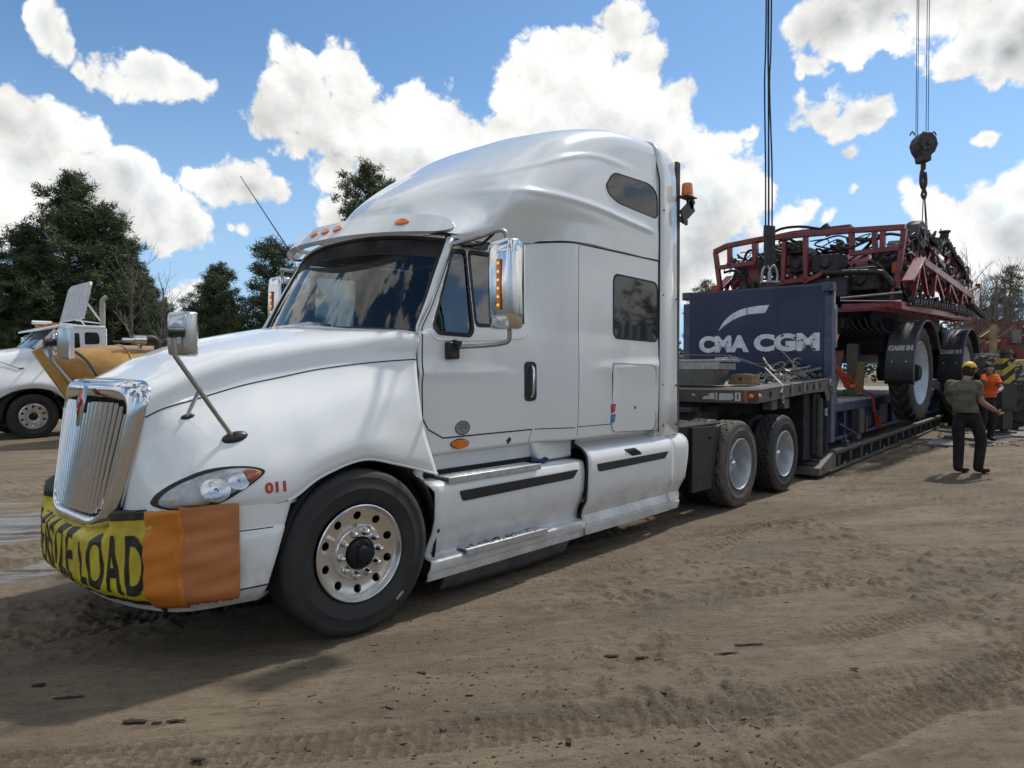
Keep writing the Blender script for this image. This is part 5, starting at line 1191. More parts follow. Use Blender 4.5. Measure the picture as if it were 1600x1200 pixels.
chain_pile('chain_heap', 'heap of galvanised lashing chain near the front of the gooseneck deck', 1.35,-.85,70,.30,.16)
chain_pile('chain_heap', 'heap of galvanised lashing chain near the container end of the gooseneck deck', 2.3,-.8,80,.34,.20)
def binder(x, y, z, a, lab):
    r_ = thing('load_binder', lab, 'load binder', TP(x, y, nz_(x)+z), TROT+R(a))
    MB().cyl((-.28,0,0),(.05,0,.03), .026, n=10).cyl((.05,0,.03),(.34,0,.06), .017, n=8).build('barrel', mst2, r_, bevel=.003)
    MB().tube([(-.1,0,.02),(0,.08,.14),(.16,.10,.19),(.30,.10,.16)], .014, 7, smooth=3).build('handle', mst2, r_)
    MB().tube([(.34,0,.06),(.40,.02,.08),(.42,.06,.05),(.38,.08,.03)], .014, 6, smooth=3).build('hook', mst2, r_); MB().tube([(-.28,0,0),(-.34,.01,.02),(-.37,-.03,0),(-.33,-.06,-.01)], .014, 6, smooth=3).build('hook', mst2, r_)
binder(1.55,-.75,.17,20,'ratchet load binder lying on the front chain heap of the gooseneck')
binder(2.15,-.95,.15,-12,'ratchet load binder between the two chain heaps on the gooseneck')
binder(2.62,-.70,.24,30,'ratchet load binder raised on the heap close to the blue container end')
for (x, y, z, a, sx, sy, lab) in ((1.85,-.55,.06,15,.9,.16,'flat grey steel bar under the chains in the middle of the gooseneck'),(2.72,-.9,.12,-40,.5,.10,'perforated steel strip leaning towards the blue container end'),(1.0,-.6,.03,80,.5,.14,'short steel plate between the timber block and the chains')):
    o = thing('steel_bar', lab, 'steel bar', TP(x, y, nz_(x)+z), TROT+R(a)); b_ = MB().box((0,0,.0), (sx, sy, .04)).build('bar', mst2, o, bevel=.004); b_.rotation_euler = (0, R(-12 if a == -40 else 3), 0)
    for q in range(6): MB().cyl((-sx*.4+q*sx*.16,0,.018),(-sx*.4+q*sx*.16,0,.024), .022, n=10).build('bolt_head', M['frame'], b_)
# spring like loops standing off the heap
for (x, y, lab) in ((2.35,-.55,'round steel shackle standing up from the chain heap'),(2.70,-.62,'second round steel shackle nearest the blue container end')):
    o = MB().tube([(.10*math.cos(a), 0, .10+.10*math.sin(a)) for a in np.linspace(0, 2*math.pi, 21)], .016, 8).build('shackle', mst2, None); o.location = TP(x, y, nz_(x)+.14); o.rotation_euler = (R(50), 0, TROT+R(70)); tag(o, lab, 'shackle')
# ratchet straps: long one from the tray down to the deck, and four over the side
mstrap = mat('strap_white', (.45,.46,.47), .7, var=.35, vscale=30)
def strap(pts, w, label, m=mstrap, name='ratchet_strap', hook=True):
    mb = MB()
    P = [TP(*p) for p in pts]
    for a, b_ in zip(P[:-1], P[1:]): mb.beam(a, b_, w, .004)
    o = mb.build(name, m, None); tag(o, label, 'strap')
    return o
strap([(.3,.1,1.80),(.35,-.55,1.79),(.75,-.95,1.62),(.62,-1.22,1.40),(.5,-1.245,1.30)], .028, 'long pale strap running from the tray down over the gooseneck edge')
strap([(.75,-1.0,1.52),(.95,-1.235,1.405),(.97,-1.245,1.24)], .03, 'pale strap hanging over the gooseneck side, second from the front')
strap([(1.05,-.75,1.55),(1.5,-1.235,1.42),(1.51,-1.245,1.28)], .03, 'pale strap hanging over the gooseneck side, second from the container')
strap([(1.7,-.85,1.60),(2.05,-1.235,1.435),(2.06,-1.245,1.30)], .03, 'pale strap hanging over the gooseneck side nearest the container')
strap([(.35,-.6,1.79),(1.6,-.5,1.69),(2.4,-.7,1.66)], .012, 'thin grey lashing line from the tool chest to the chain heap')
o = MB().tube([(0,0,0),(.01,0,-.07),(.04,0,-.10),(.07,0,-.07),(.06,0,-.03)], .010, 6, smooth=3).build('strap_hook', M['steel_arm'], None); o.location = TP(.52,-1.25,1.26); o.rotation_euler = (0,0,TROT); tag(o, 'steel flat hook at the end of the long pale strap below the gooseneck edge', 'hook')

# ============================================================ flat rack container
mblue = mat('container_blue', (.009,.019,.070), .5, var=.4, vscale=3, col2=(.013,.022,.055), bump=.1, bscale=12, coat=.15)
mblue2 = mat('container_blue_worn', (.030,.05,.12), .55, var=.6, vscale=5, col2=(.09,.10,.13), bump=.2)
rack = thing('flat_rack_container', 'dark blue flat rack container with white lettering on its end wall', 'container', TP(0,0,0), TROT)
def RK(name, mb, m, parent=rack, **k): return mb.build(name, m, parent, **k)
RK('end_wall', MB().box((2.92, 0, 1.86), (.10, 2.24, 2.12)), mblue, bevel=.006)
for sd in (-1, 1):
    RK('corner_post', MB().box((2.96, sd*1.18, 1.60), (.17,.12,2.30)).box((3.07, sd*1.19, 1.1), (.10,.08,1.3)), mblue2, bevel=.008)
    RK('corner_casting', MB().box((2.95, sd*1.17, 2.885), (.19,.17,.13)).cyl((2.85, sd*1.17, 2.885), (2.84, sd*1.17, 2.885), .045, n=12), mblue2, bevel=.008)
    RK('casting_hole', MB().cyl((2.853, sd*1.17, 2.885), (2.846, sd*1.17, 2.885), .04, n=12), M['void'])
    RK('side_rail', MB().box((9.1, sd*1.16, .98), (12.1, .10, .14)).box((9.1, sd*1.14, .47), (12.1, .08, .06)), mblue, bevel=.006)
    RK('side_web', MB().box((9.1, sd*1.08, .72), (12.1, .02, .50)), mblue)
    for i in range(9): RK('web_rib', MB().box((3.95+i*1.3, sd*1.13, .72), (.09, .09, .46)), mblue)
RK('top_rail', MB().box((2.94, 0, 2.925), (.13, 2.2, .04)), mblue2)
RK('stiffener', MB().prism([(3.02,1.06),(3.40,1.06),(3.10,2.5),(3.02,2.85)], -1.2, -1.15), mblue2)
mfl = mat('rack_floor', (.30,.29,.27), .7, var=.5, vscale=4, col2=(.16,.14,.12), bump=.3, stretch=(1,8,1))
for i in range(10): RK('floor_plank', MB().box((9.1, -1.08+i*.24, 1.062), (12.0, .232, .028)), mfl)
mwl = mat('letter_white', (.76,.79,.82), .55, var=.4, vscale=7, col2=(.50,.54,.60))
def wf(u, v, o=.0): return (2.868-o, -u, v)
mb = MB(); fit_text(mb, 'CMA', (-.94,-.06,1.885,2.175), wf, bold=.024); RK('lettering', mb, mwl)
mb = MB(); fit_text(mb, 'CGM', (.02,1.06,1.89,2.18), wf, bold=.024); RK('lettering', mb, mwl)
sw_o = [(-.593,2.255),(-.493,2.413),(-.36,2.527),(-.195,2.603),(.02,2.640),(.271,2.655)]; sw_i = [(-.593,2.254),(-.47,2.35),(-.326,2.436),(-.14,2.502),(.052,2.522),(.205,2.525)]
_a = dense([[(p[0], p[1], 0) for p in sw_o]], 1, 5) if 0 else None
def dn(pts): 
    A = dense([[(p[0], p[1], 0)]*2 for p in pts], 5, 1)[:,0,:2]; return A
mb = MB(); mb.grid([[wf(*p) for p in dn(sw_o)], [wf(*p) for p in dn(sw_i)]]); RK('logo_swoosh', mb, mwl)
mb = MB(); mb.add([wf(-.10,2.50,.002),wf(-.085,2.50,.002),wf(-.09,2.62,.002),wf(-.105,2.62,.002)], [(0,1,2,3)])
for _ in range(18):
    u = rr.choice([rr.uniform(-1.0,.0), rr.uniform(.3,1.05), rr.uniform(.4,1.0)]); v = 1.90+rr.random()*.27; s_ = rr.uniform(.012,.035)
    n = 6; mb.add([wf(u+s_*math.cos(k*1.05)*rr.uniform(.4,1.3), v+s_*math.sin(k*1.05)*rr.uniform(.3,1.1), .002) for k in range(n)], [tuple(range(n))])
RK('chipped_paint', mb, mblue)
RK('drain_pipe', MB().cyl((3.12,-1.23,1.95),(3.12,-1.23,2.62), .022, n=8), mlab)
RK('white_tape', MB().box((3.0,-1.243,2.70), (.09,.004,.30)), mlab)
RK('stake_pocket', MB().box((4.75,-1.24,.70), (.34,.06,.42)).box((5.1,-1.25,.62),(.10,.04,.3)), M['frame'], bevel=.006)
RK('twist_lock', MB().box((3.55,-1.28,.40), (.12,.10,.09)).cyl((3.55,-1.28,.44),(3.55,-1.28,.52), .03, n=10), mfr, bevel=.005)
RK('lashing_bar', MB().beam((3.4,-1.22,.72),(4.4,-1.24,.50), .03,.03).box((4.45,-1.24,.44), (.28,.1,.08)), M['frame'])
# timber posts and frames on the rack
mgw = mat('weathered_timber', (.10,.10,.07), .85, var=.5, vscale=6, col2=(.17,.15,.10), bump=.3, stretch=(8,8,1))
for (x, y, w, z0, z1, lab) in ((4.9,-.25,.26,1.08,2.1,'thick weathered timber post standing on the blue flat rack behind the straps'),(6.3,-.75,.20,1.08,2.1,'weathered timber post next to the big sprayer wheel'),(5.7,.9,.22,1.08,2.1,'weathered timber post at the far side of the flat rack')):
    o = MB().box((0,0,(z1-z0)/2), (w, w, z1-z0)).box((0,0,.06),(w*2.2,w*1.4,.12)).build('timber_post', mgw, None, bevel=.01); o.location = TP(x, y, z0); o.rotation_euler = (0,0,TROT); tag(o, lab, 'timber post')
for (a, b_, lab) in (((5.3,-.6,1.1),(5.9,-.6,1.95),'leaning reddish plank between the timber posts on the rack'),((6.1,-.9,1.1),(6.25,-.9,1.75),'short pale plank beside the sprayer tyre on the rack')):
    P, Q = TP(*a), TP(*b_); o = MB().beam((0,0,0), Q-P, .16, .04).build('plank', mwood if 'pale' in lab else mat('red_plank', (.16,.06,.045), .8, var=.4), None, bevel=.005); o.location = P; tag(o, lab, 'plank')
# orange ratchet straps
mor = mat('strap_orange', (.62,.095,.02), .6, var=.35, vscale=25)
strap([(3.15,-1.2,1.66),(3.9,-1.22,1.5),(4.4,-1.24,1.33),(5.5,-1.27,1.13)], .05, 'orange strap sloping down from the container post to the floor rail', mor)
strap([(3.15,-1.2,1.60),(3.75,-1.2,1.47),(4.05,-1.2,1.28),(4.25,-1.23,1.34)], .11, 'bunched loose end of orange strap hanging under the sloping strap', mor)
strap([(5.5,-1.27,1.13),(5.62,-1.28,.88),(5.64,-1.28,.80)], .045, 'short vertical orange strap over the edge of the flat rack floor', mor)
strap([(5.72,-1.30,.74),(5.80,-1.31,.62),(5.88,-1.31,.50)], .10, 'orange strap tail hanging beside the ratchet above the lowboy deck', mor)
strap([(3.2,-1.15,1.75),(3.7,-1.0,1.95),(4.15,-.95,2.08)], .06, 'dull orange strap rising from the container post towards the sprayer axle', mor)
strap([(4.15,-.95,2.08),(4.3,-.95,2.2),(4.28,-.93,2.28)], .09, 'knotted orange strap end under the sprayer chassis', mor)
strap([(3.3,-.6,2.0),(3.7,-.6,2.3),(3.8,-.6,2.42)], .04, 'thin orange strap high up behind the container post', mor)
strap([(3.6,.3,1.2),(4.6,.3,1.75),(5.2,.3,1.3)], .05, 'red orange strap in the shade on the far half of the rack', mor)
o = MB().box((0,0,0), (.07,.05,.12)).box((0,-.03,.03),(.09,.02,.05)).build('ratchet', M['frame'], None, bevel=.004); o.location = TP(5.68,-1.29,.78); tag(o, 'dark steel ratchet joining the orange strap at the rack edge', 'ratchet')

# spare lattice frames and dunnage stowed on the rack under the sprayer
sf = thing('spare_frame', 'dark red lattice frame stowed on the rack behind the orange straps', 'frame', TP(4.4,.2,1.08), TROT)
msr = mat('spare_red', (.20,.025,.018), .55, var=.5, vscale=5)
for i in range(7):
    a = Vector((-.9+i*.42, -.25+.3*(i % 2), 0)); b2 = Vector((-.5+i*.40, .1-.3*(i % 2), .95+.15*(i % 3))); MB().beam(a, b2, .05, .05).build('lattice_bar', msr, sf)
for z in (.3,.85): MB().beam((-1.0,-.1,z),(2.1,-.05,z+.1),.06,.06).build('lattice_rail', msr, sf)
df = thing('dunnage_stack', 'stack of weathered boards and a dark box under the sprayer belly on the rack', 'dunnage', TP(6.1,.1,1.08), TROT)
for i in range(6): MB().box((.05*(i % 2), 0, .05+i*.105), (1.2, .9-.06*i, .09), Matrix.Rotation(.06*i, 3, 'Z')).build('board', mgw, df, bevel=.006)
MB().box((-.9,.3,.4),(.6,.7,.8)).build('box', M['frame'], df, bevel=.01); MB().box((.9,.5,.45),(.5,.9,.9)).build('box', M['void'], df, bevel=.01)
# ============================================================ crop sprayer on the rack
SR = R(-1.3); S0 = Vector((12.8905, 1.5811, 0))
spr = thing('crop_sprayer', 'big dark red self propelled crop sprayer with folded booms loaded on the flat rack', 'crop sprayer', S0, SR)
def SP_(name, mb, m, parent=spr, **k): return mb.build(name, m, parent, **k)
mred2 = mat('sprayer_red', (.22,.012,.020), .38, var=.35, vscale=6, col2=(.12,.009,.014), coat=.25)
mdk = mat('machine_dark', (.02,.02,.022), .55, var=.5, vscale=9, col2=(.06,.05,.045), bump=.2)
mhose = mat('hose', (.015,.015,.017), .45, var=.3)
RF_TOP = [
  [(-1,1.94,4.16),(-1,1.65,4.26),(-1,0.89,4.31),(-1,-0.02,4.29),(-1,-0.90,4.25),(-1,-1.81,4.19)],
]
RF_BARS = [
  [(-1,1.92,4.16),(-1,1.78,3.20)],
  [(-1,1.90,3.81),(-1,1.01,3.83)],
  [(-1,1.59,4.24),(-1,1.58,3.80)],
  [(-1,1.04,4.30),(-1,1.02,3.83)],
  [(-1,0.40,4.28),(-1,0.42,3.32)],
  [(-1,-0.02,4.28),(-1,-0.04,3.31)],
  [(-1,-0.89,4.24),(-1,-0.90,3.77)],
  [(-1,-0.89,3.81),(-1,-1.79,3.82)],
  [(-1,-1.44,4.18),(-1,-1.43,3.84)],
  [(-1,-1.29,4.20),(-1,-1.31,3.85)],
  [(-1,-1.80,4.17),(-1,-1.67,3.09)],
  [(-1,0.55,3.37),(-1,-0.13,3.39)],
  [(-1,-0.13,3.39),(-1,-0.41,3.51)],
]
RF_BACK = [
  [(-0.20,1.37,4.43),(-0.20,0.54,4.50),(-0.20,-0.62,4.48)],
  [(-0.20,1.37,4.43),(-0.20,1.35,3.89)],
  [(-0.20,-0.62,4.48),(-0.20,-0.63,4.25)],
  [(-0.20,1.67,3.57),(-0.20,1.05,4.07)],
  [(-0.20,1.90,3.44),(-0.20,1.23,3.88)],
]
PLATES = [
  [(-0.70,0.49,4.08),(-0.70,0.12,4.09),(-0.70,0.11,3.65),(-0.70,0.49,3.62)],
  [(-0.70,0.33,3.57),(-0.70,0.05,3.58),(-0.70,0.04,3.38),(-0.70,0.33,3.37)],
  [(-0.70,1.23,3.96),(-0.70,0.88,3.99),(-0.70,1.01,3.49),(-0.70,1.44,3.50)],
]
BM = [
  [(-0.18,-1.9,3.65),(4.24,-1.9,3.31)],
  [(-1.72,-1.9,2.71),(4.06,-1.9,2.80)],
  [(-0.32,-1.9,3.69),(-0.78,-1.9,2.91)],
  [(-0.32,-1.9,3.69),(0.18,-1.9,3.01)],
  [(0.81,-1.9,3.51),(0.63,-1.9,3.05)],
  [(0.81,-1.9,3.51),(1.48,-1.9,3.06)],
  [(2.03,-1.9,3.45),(1.93,-1.9,3.09)],
  [(2.03,-1.9,3.42),(2.72,-1.9,3.08)],
  [(3.28,-1.9,3.35),(3.10,-1.9,3.03)],
  [(4.17,-1.9,3.30),(4.06,-1.9,2.80)],
  [(3.28,-1.9,3.35),(3.91,-1.9,3.04)],
]
BMP = [
  [(-0.32,-1.9,3.69),(-1.17,-1.9,3.18)],
]
BM2 = [
  [(0.26,-1.5,4.17),(1.28,-1.5,3.94)],
  [(1.31,-1.5,4.53),(2.27,-1.5,4.39),(3.77,-1.5,4.26),(5.00,-1.5,4.08),(5.91,-1.5,3.77)],
  [(0.73,-1.5,4.26),(1.31,-1.5,4.53)],
  [(2.28,-1.5,4.29),(2.46,-1.5,3.96)],
  [(3.78,-1.5,4.18),(3.18,-1.5,3.82)],
  [(5.00,-1.5,4.01),(4.33,-1.5,3.71)],
  [(1.47,-1.5,4.32),(5.17,-1.5,3.62)],
]
NOZ_TOP = [
  [(0.76,-1.55,4.29),(1.25,-1.55,4.49),(2.33,-1.55,4.39),(3.20,-1.55,4.59),(4.18,-1.55,4.30),(4.87,-1.55,4.19),(5.63,-1.55,3.82)],
]
NOZ_LOW = [
  [(-1.28,-1.95,2.84),(-0.41,-1.95,2.88),(1.08,-1.95,2.92),(3.85,-1.95,2.92)],
  [(3.84,-1.95,3.11),(5.34,-1.95,2.94)],
]
PIPE = [
  [(-1.05,-0.37,3.48),(-1.05,-1.36,3.41),(-1.05,-1.52,3.31),(-1.05,-1.65,3.13)],
  [(-1.05,-0.71,2.97),(-1.05,-1.77,3.00)],
  [(-1.05,-0.71,2.92),(-1.05,-1.77,2.84)],
]
LOWRED = [
  [(-1,-0.73,2.80),(-1,-1.67,2.77)],
]
HOOD = [
  [(0.60,-0.57,4.10),(0.60,-0.90,3.95),(0.60,-0.88,3.56),(0.60,-0.61,3.61)],
]
CABG = [
  [(0.80,-0.92,4.13),(0.80,-1.31,4.13),(0.80,-1.25,3.41),(0.80,-0.95,3.44)],
]
ARC = [
  [(-0.30,0.60,4.39),(-0.30,0.29,4.43),(-0.30,-0.16,4.40)],
  [(-0.30,-0.16,4.54),(-0.30,-0.21,4.39)],
]

def bars(name, L, w, h, m, up=(1,0,0), sy=1, parent=spr):
    for P in L:
        mb = MB()
        for a, b_ in zip(P[:-1], P[1:]):
            A = Vector((a[0], a[1]*sy, a[2])); B = Vector((b_[0], b_[1]*sy, b_[2])); mb.beam(A, B, w, h, up)
        SP_(name, mb, m, parent, bevel=.008)
bars('frame_top_rail', RF_TOP, .10, .13, mred2); bars('frame_bar', RF_BARS, .09, .10, mred2); bars('frame_bar', RF_BACK, .09, .11, mred2)
for P in PLATES: SP_('frame_plate', MB().prism([(p[1], p[2]) for p in P], P[0][0], P[0][0]+.03, 'x'), mred2)
bars('lower_rail', LOWRED, .12, .10, mred2)
SP_('lower_rail', MB().beam((-1.0,-1.6,2.74),(-1.0,1.7,2.76),.08,.08), mred2)
for sy in (1, -1):
    bars('boom_rail', BM[:2], .14, .10, mred2, (0,1,0), sy); bars('boom_strut', BM[2:], .07, .07, mred2, (0,1,0), sy); bars('boom_strut', BMP, .05, .20, mred2, (0,1,0), sy)
    # parallel inner truss gives the boom its box section
    inn = [[(x, y+.38, z-.02) for x, y, z in P] for P in BM]
    bars('boom_rail', inn[:2], .10, .08, mred2, (0,1,0), sy); bars('boom_strut', inn[2:], .05, .05, mred2, (0,1,0), sy)
    for k in range(7):
        x = -.1+k*.68; z = 3.65-(x+.18)*.077
        SP_('boom_tie', MB().beam((x,-1.9*sy,z),(x,-1.52*sy,z-.02),.04,.04).beam((x,-1.9*sy,2.76),(x,-1.52*sy,2.74),.04,.04), mred2)
    bars('folded_boom', BM2[:1], .10, .09, mred2, (0,1,0), sy); bars('folded_boom', BM2[1:], .11, .10, mred2, (0,1,0), sy)
    SP_('folded_panel', MB().prism([(1.0,3.9),(1.4,4.35),(3.6,4.02),(5.1,3.6),(4.9,3.3),(2.2,3.5)], -1.40*sy, -1.36*sy), mred2)
    # spray line, nozzles and their hoses
    random.seed(11)
    for L_, n_ in ((NOZ_LOW[0], 26), (NOZ_LOW[1], 10), (NOZ_TOP[0], 34)):
        P = [Vector((p[0], p[1]*sy, p[2])) for p in L_]
        SP_('spray_line', MB().tube(P, .022, 7), mhose)
        ln = [0]
        for a, b_ in zip(P[:-1], P[1:]): ln.append(ln[-1]+(b_-a).length)
        for i in range(n_):
            t = (i+.5)/n_*ln[-1]; k = max(q for q in range(len(P)-1) if ln[q] <= t); c = P[k].lerp(P[k+1], (t-ln[k])/(ln[k+1]-ln[k]))
            mb = MB(); mb.cyl(c+Vector((0,0,-.09)), c+Vector((0,0,.06)), .035, .028, n=8); mb.box(c+Vector((random.uniform(-.03,.03), -.05*sy, -.03)), (.10,.09,.07)); mb.cyl(c+Vector((-.05,-.05*sy,-.06)), c+Vector((.06,-.07*sy,-.10)), .022, n=7)
            for _q in range(2):
                q = c+Vector((random.gauss(0,.07), random.gauss(0,.04), random.gauss(.02,.08))); mb.beam(c, q+Vector((random.gauss(0,.06),0,random.gauss(0,.07))), random.uniform(.02,.05), random.uniform(.02,.05))
            if L_ is NOZ_TOP[0]: mb.box(c+Vector((random.gauss(0,.05),.06,random.uniform(-.22,-.08))), (random.uniform(.08,.2),.08,random.uniform(.06,.16)), Matrix.Rotation(random.random()*2,3,'Y'))
            SP_('nozzle_body', mb, mhose, smooth=40)
for sy in (1,-1):
    for i in range(9):
        x0 = .1+i*.55; zt = 4.42-.115*x0; zb = 3.62-.077*x0
        SP_('folded_strut', MB().beam((x0, -1.52*sy, zb), (x0+(.35 if i % 2 else -.1), -1.5*sy, zt), .05, .06, (0,1,0)), mred2)
    SP_('folded_rail', MB().beam((-.1,-1.55*sy,3.98),(5.2,-1.55*sy,3.45),.07,.07,(0,1,0)), mred2)
SP_('camera_mast', MB().beam((2.9,-1.6,4.35),(3.0,-1.6,4.55),.04,.04).cyl((3.02,-1.6,4.52),(3.02,-1.6,4.68),.07,.09,n=12).cyl((3.02,-1.6,4.68),(3.02,-1.6,4.72),.12,n=12), mdk)
SP_('boom_head', MB().prism([(.55,4.25),(.75,4.55),(1.05,4.66),(1.35,4.6),(1.6,4.3),(1.1,4.05)], -1.62,-1.35).cyl((1.0,-1.68,4.4),(1.0,-1.3,4.4),.10,n=12), mdk, bevel=.02)
SP_('boom_tip_light', MB().beam((4.2,-1.85,3.42),(4.75,-1.95,3.58),.07,.06).box((4.8,-1.95,3.6),(.18,.10,.10)), mred2)
for P, r_ in ((PIPE[0],.055),(PIPE[1],.028),(PIPE[2],.02)): SP_('pipe', MB().tube(P, r_, 8, smooth=3), mhose if r_ > .05 else M['steel_arm'])
# hoses looping through the frames
random.seed(3)
for i in range(95):
    y0 = random.uniform(-1.6, 1.75); z0 = random.uniform(3.15, 4.15); x0 = random.uniform(-.95, .2); P = [Vector((x0, y0, z0))]
    for k in range(4): P.append(P[-1]+Vector((random.uniform(-.12,.2), random.uniform(-.45,.45), random.uniform(-.25,.22))))
    for p in P: p.z = min(4.22, max(2.9, p.z)); p.y = max(-1.7, min(1.75, p.y))
    SP_('hose', MB().tube(P, random.choice((.012,.018,.026,.034)), 6, smooth=4), mhose)
for i in range(60):
    x0 = random.uniform(-.6, 4.6); top = 4.5-.13*x0; P = [Vector((x0, random.uniform(-1.85,-1.4), random.uniform(2.95, top)))]
    for k in range(3): P.append(P[-1]+Vector((random.uniform(.05,.45), random.uniform(-.08,.08), random.uniform(-.25,.2))))
    for p in P: p.z = min(top, max(2.85, p.z))
    SP_('hose', MB().tube(P, random.choice((.012,.016,.024)), 5, smooth=4), mhose)
for i in range(26):
    x0 = random.uniform(.4, 5.2); z0 = random.uniform(3.3, 4.45-.13*x0); SP_('bracket', MB().box((x0, random.uniform(-1.8,-1.4), z0), (random.uniform(.08,.25), .08, random.uniform(.06,.22)), Matrix.Rotation(random.random()*3,3,'Y')), random.choice((mred2, mdk, mhose)))
for P in ([(-.9,.9,4.3),(-.8,.6,4.5),(-.7,.2,4.52),(-.5,-.2,4.44),(-.3,-.6,4.42)],[(-1.02,-1.0,4.05),(-1.0,-1.3,4.02),(-.9,-1.5,4.12),(-.8,-1.8,4.05)],[(-1.1,-.9,3.9),(-1.0,-1.1,4.0),(-.9,-1.35,4.12)],
          [(-.95,1.3,3.9),(-.95,1.2,4.1),(-.9,1.05,4.08),(-.9,.9,3.9)],[(-.95,1.75,3.7),(-.9,1.5,3.72),(-.9,1.3,3.5),(-.8,1.2,3.2)]):
    SP_('hose', MB().tube(P, .028, 7, smooth=5), mhose)
for (x, y, z, a, b_, c) in ((-.3,.9,3.2,.8,1.1,.5),(.3,-1.2,3.2,1.2,.5,.6),(-.55,.65,3.35,.35,.3,.35),(-.4,-1.35,3.7,.3,.22,.35),(.1,.5,4.05,.6,.5,.3),(-.6,1.45,3.75,.25,.3,.3),(-.75,.26,4.08,.3,.34,.26),(-.75,.20,3.72,.25,.30,.30),(-.6,-.35,3.70,.5,.55,.35),(-.6,.85,3.75,.4,.4,.3),(-.5,-.95,3.35,.5,.6,.45),(-.5,0,3.2,.9,1.6,.4),(-.55,-.65,4.0,.3,.22,.14),(-.6,1.3,3.35,.4,.35,.25),(-.75,-.5,3.45,.3,.5,.12)):
    SP_('valve_block', MB().box((x,y,z),(a,b_,c)).cyl((x-a/2,y,z),(x-a/2-.06,y,z),min(b_,c)*.3,n=12), mdk, bevel=.03)
for i in range(9): SP_('fitting', MB().cyl((-.98,-.95+i*.16,3.40+.05*(i%3)),(-1.04,-.95+i*.16,3.40+.05*(i%3)),.024,n=8), M['steel_arm'])
SP_('work_lamp', MB().box((-.90,.26,4.12),(.03,.26,.09)), mlab)
SP_('breather', MB().cyl((-.2,-.20,4.35),(-.22,-.16,4.50),.07,n=14).cyl((-.22,-.16,4.48),(-.24,-.10,4.57),.085,n=14), mdk)
SP_('tail_lamp', MB().cyl((-1.05,1.86,3.12),(-1.05,1.86,3.30),.09,n=14).box((-1.05,1.86,3.36),(.16,.2,.12)), mat('lamp_orange_red', (.40,.05,.01), .35, var=.3), bevel=.01)
# body: tank, engine cover, cab
SP_('engine_cover', MB().prism([(-.4,3.0),(2.0,3.0),(2.0,3.95),(1.6,4.10),(.3,4.02),(-.1,3.7)], -.95, .8), mred2, bevel=.06)
SP_('product_tank', MB().lathe([(.0001,-.9),(.7,-.85),(.98,-.55),(1.0,0),(.98,.55),(.7,.85),(.0001,.9)], c=(1.3,0,3.0), n=28), mdk, smooth=50)
cabm = SP_('cab', MB().prism([(.75,3.3),(2.4,3.3),(2.5,4.1),(2.2,4.35),(.95,4.3),(.80,4.1)], -1.34,-.98), mat('cab_grey', (.10,.11,.12), .4, var=.3), bevel=.04)
SP_('cab_glass', MB().prism([(-1.30,3.42),(-1.0,3.42),(-1.0,4.08),(-1.32,4.08)], .735, .745, 'x').prism([(.9,3.45),(2.3,3.45),(2.35,4.05),(.92,4.1)], -1.352,-1.346), mat('cab_window', (.16,.19,.22), .06, coat=1, var=.4, vscale=3), cabm, smooth=0)
SP_('orange_marker', MB().cyl((-.6,-1.55,3.42),(-.6,-1.55,3.62),.07,n=12), mat('marker_orange', (.55,.10,.02), .4, var=.3))
SP_('side_tank', MB().box((2.0,-1.1,2.62),(3.6,.55,.42)), mdk, bevel=.08); SP_('side_tank', MB().box((2.0,1.1,2.62),(3.6,.55,.42)), mdk, bevel=.08)
SP_('chassis', MB().box((1.8,0,2.45),(6.2,1.3,.35)).box((0,0,2.1),(.5,2.6,.4)).box((3.9,0,2.1),(.5,2.6,.4)).box((1.2,-.4,2.2),(2.2,1.6,.5)), M['void'], bevel=.03)
for i in range(12):
    y = -1.3+i*.13; SP_('hydraulic_hose', MB().tube([(-.65,y,2.6),(-.75,y-.1,2.35+.02*i),(-.5,y-.3,2.25),(-.2,y-.4,2.4)], .018, 6, smooth=4), mhose)
SP_('belly_tank', MB().cyl((-.2,0,2.15),(3.4,0,2.15),.42,n=24).box((1.6,-.75,2.2),(2.6,.5,.5)).box((-.3,.55,2.3),(.7,1.1,.5)), mdk, bevel=.03)
SP_('pump', MB().cyl((-.6,-.2,2.35),(-.6,.35,2.35),.16,n=16).box((-.7,-.55,2.5),(.3,.3,.2)).box((-.5,.8,2.4),(.3,.5,.3)), mdk, bevel=.02)
mrim2 = mat('sprayer_rim', (.52,.58,.66), .32, .15, var=.25, vscale=4, coat=.3)
mag = mat('tractor_tyre', (.024,.024,.026), .75, var=.5, vscale=7, col2=(.05,.047,.04), bump=.2)
mfen = mat('fender_black', (.014,.016,.022), .42, var=.4, vscale=5, bump=.08, col2=(.04,.04,.045))
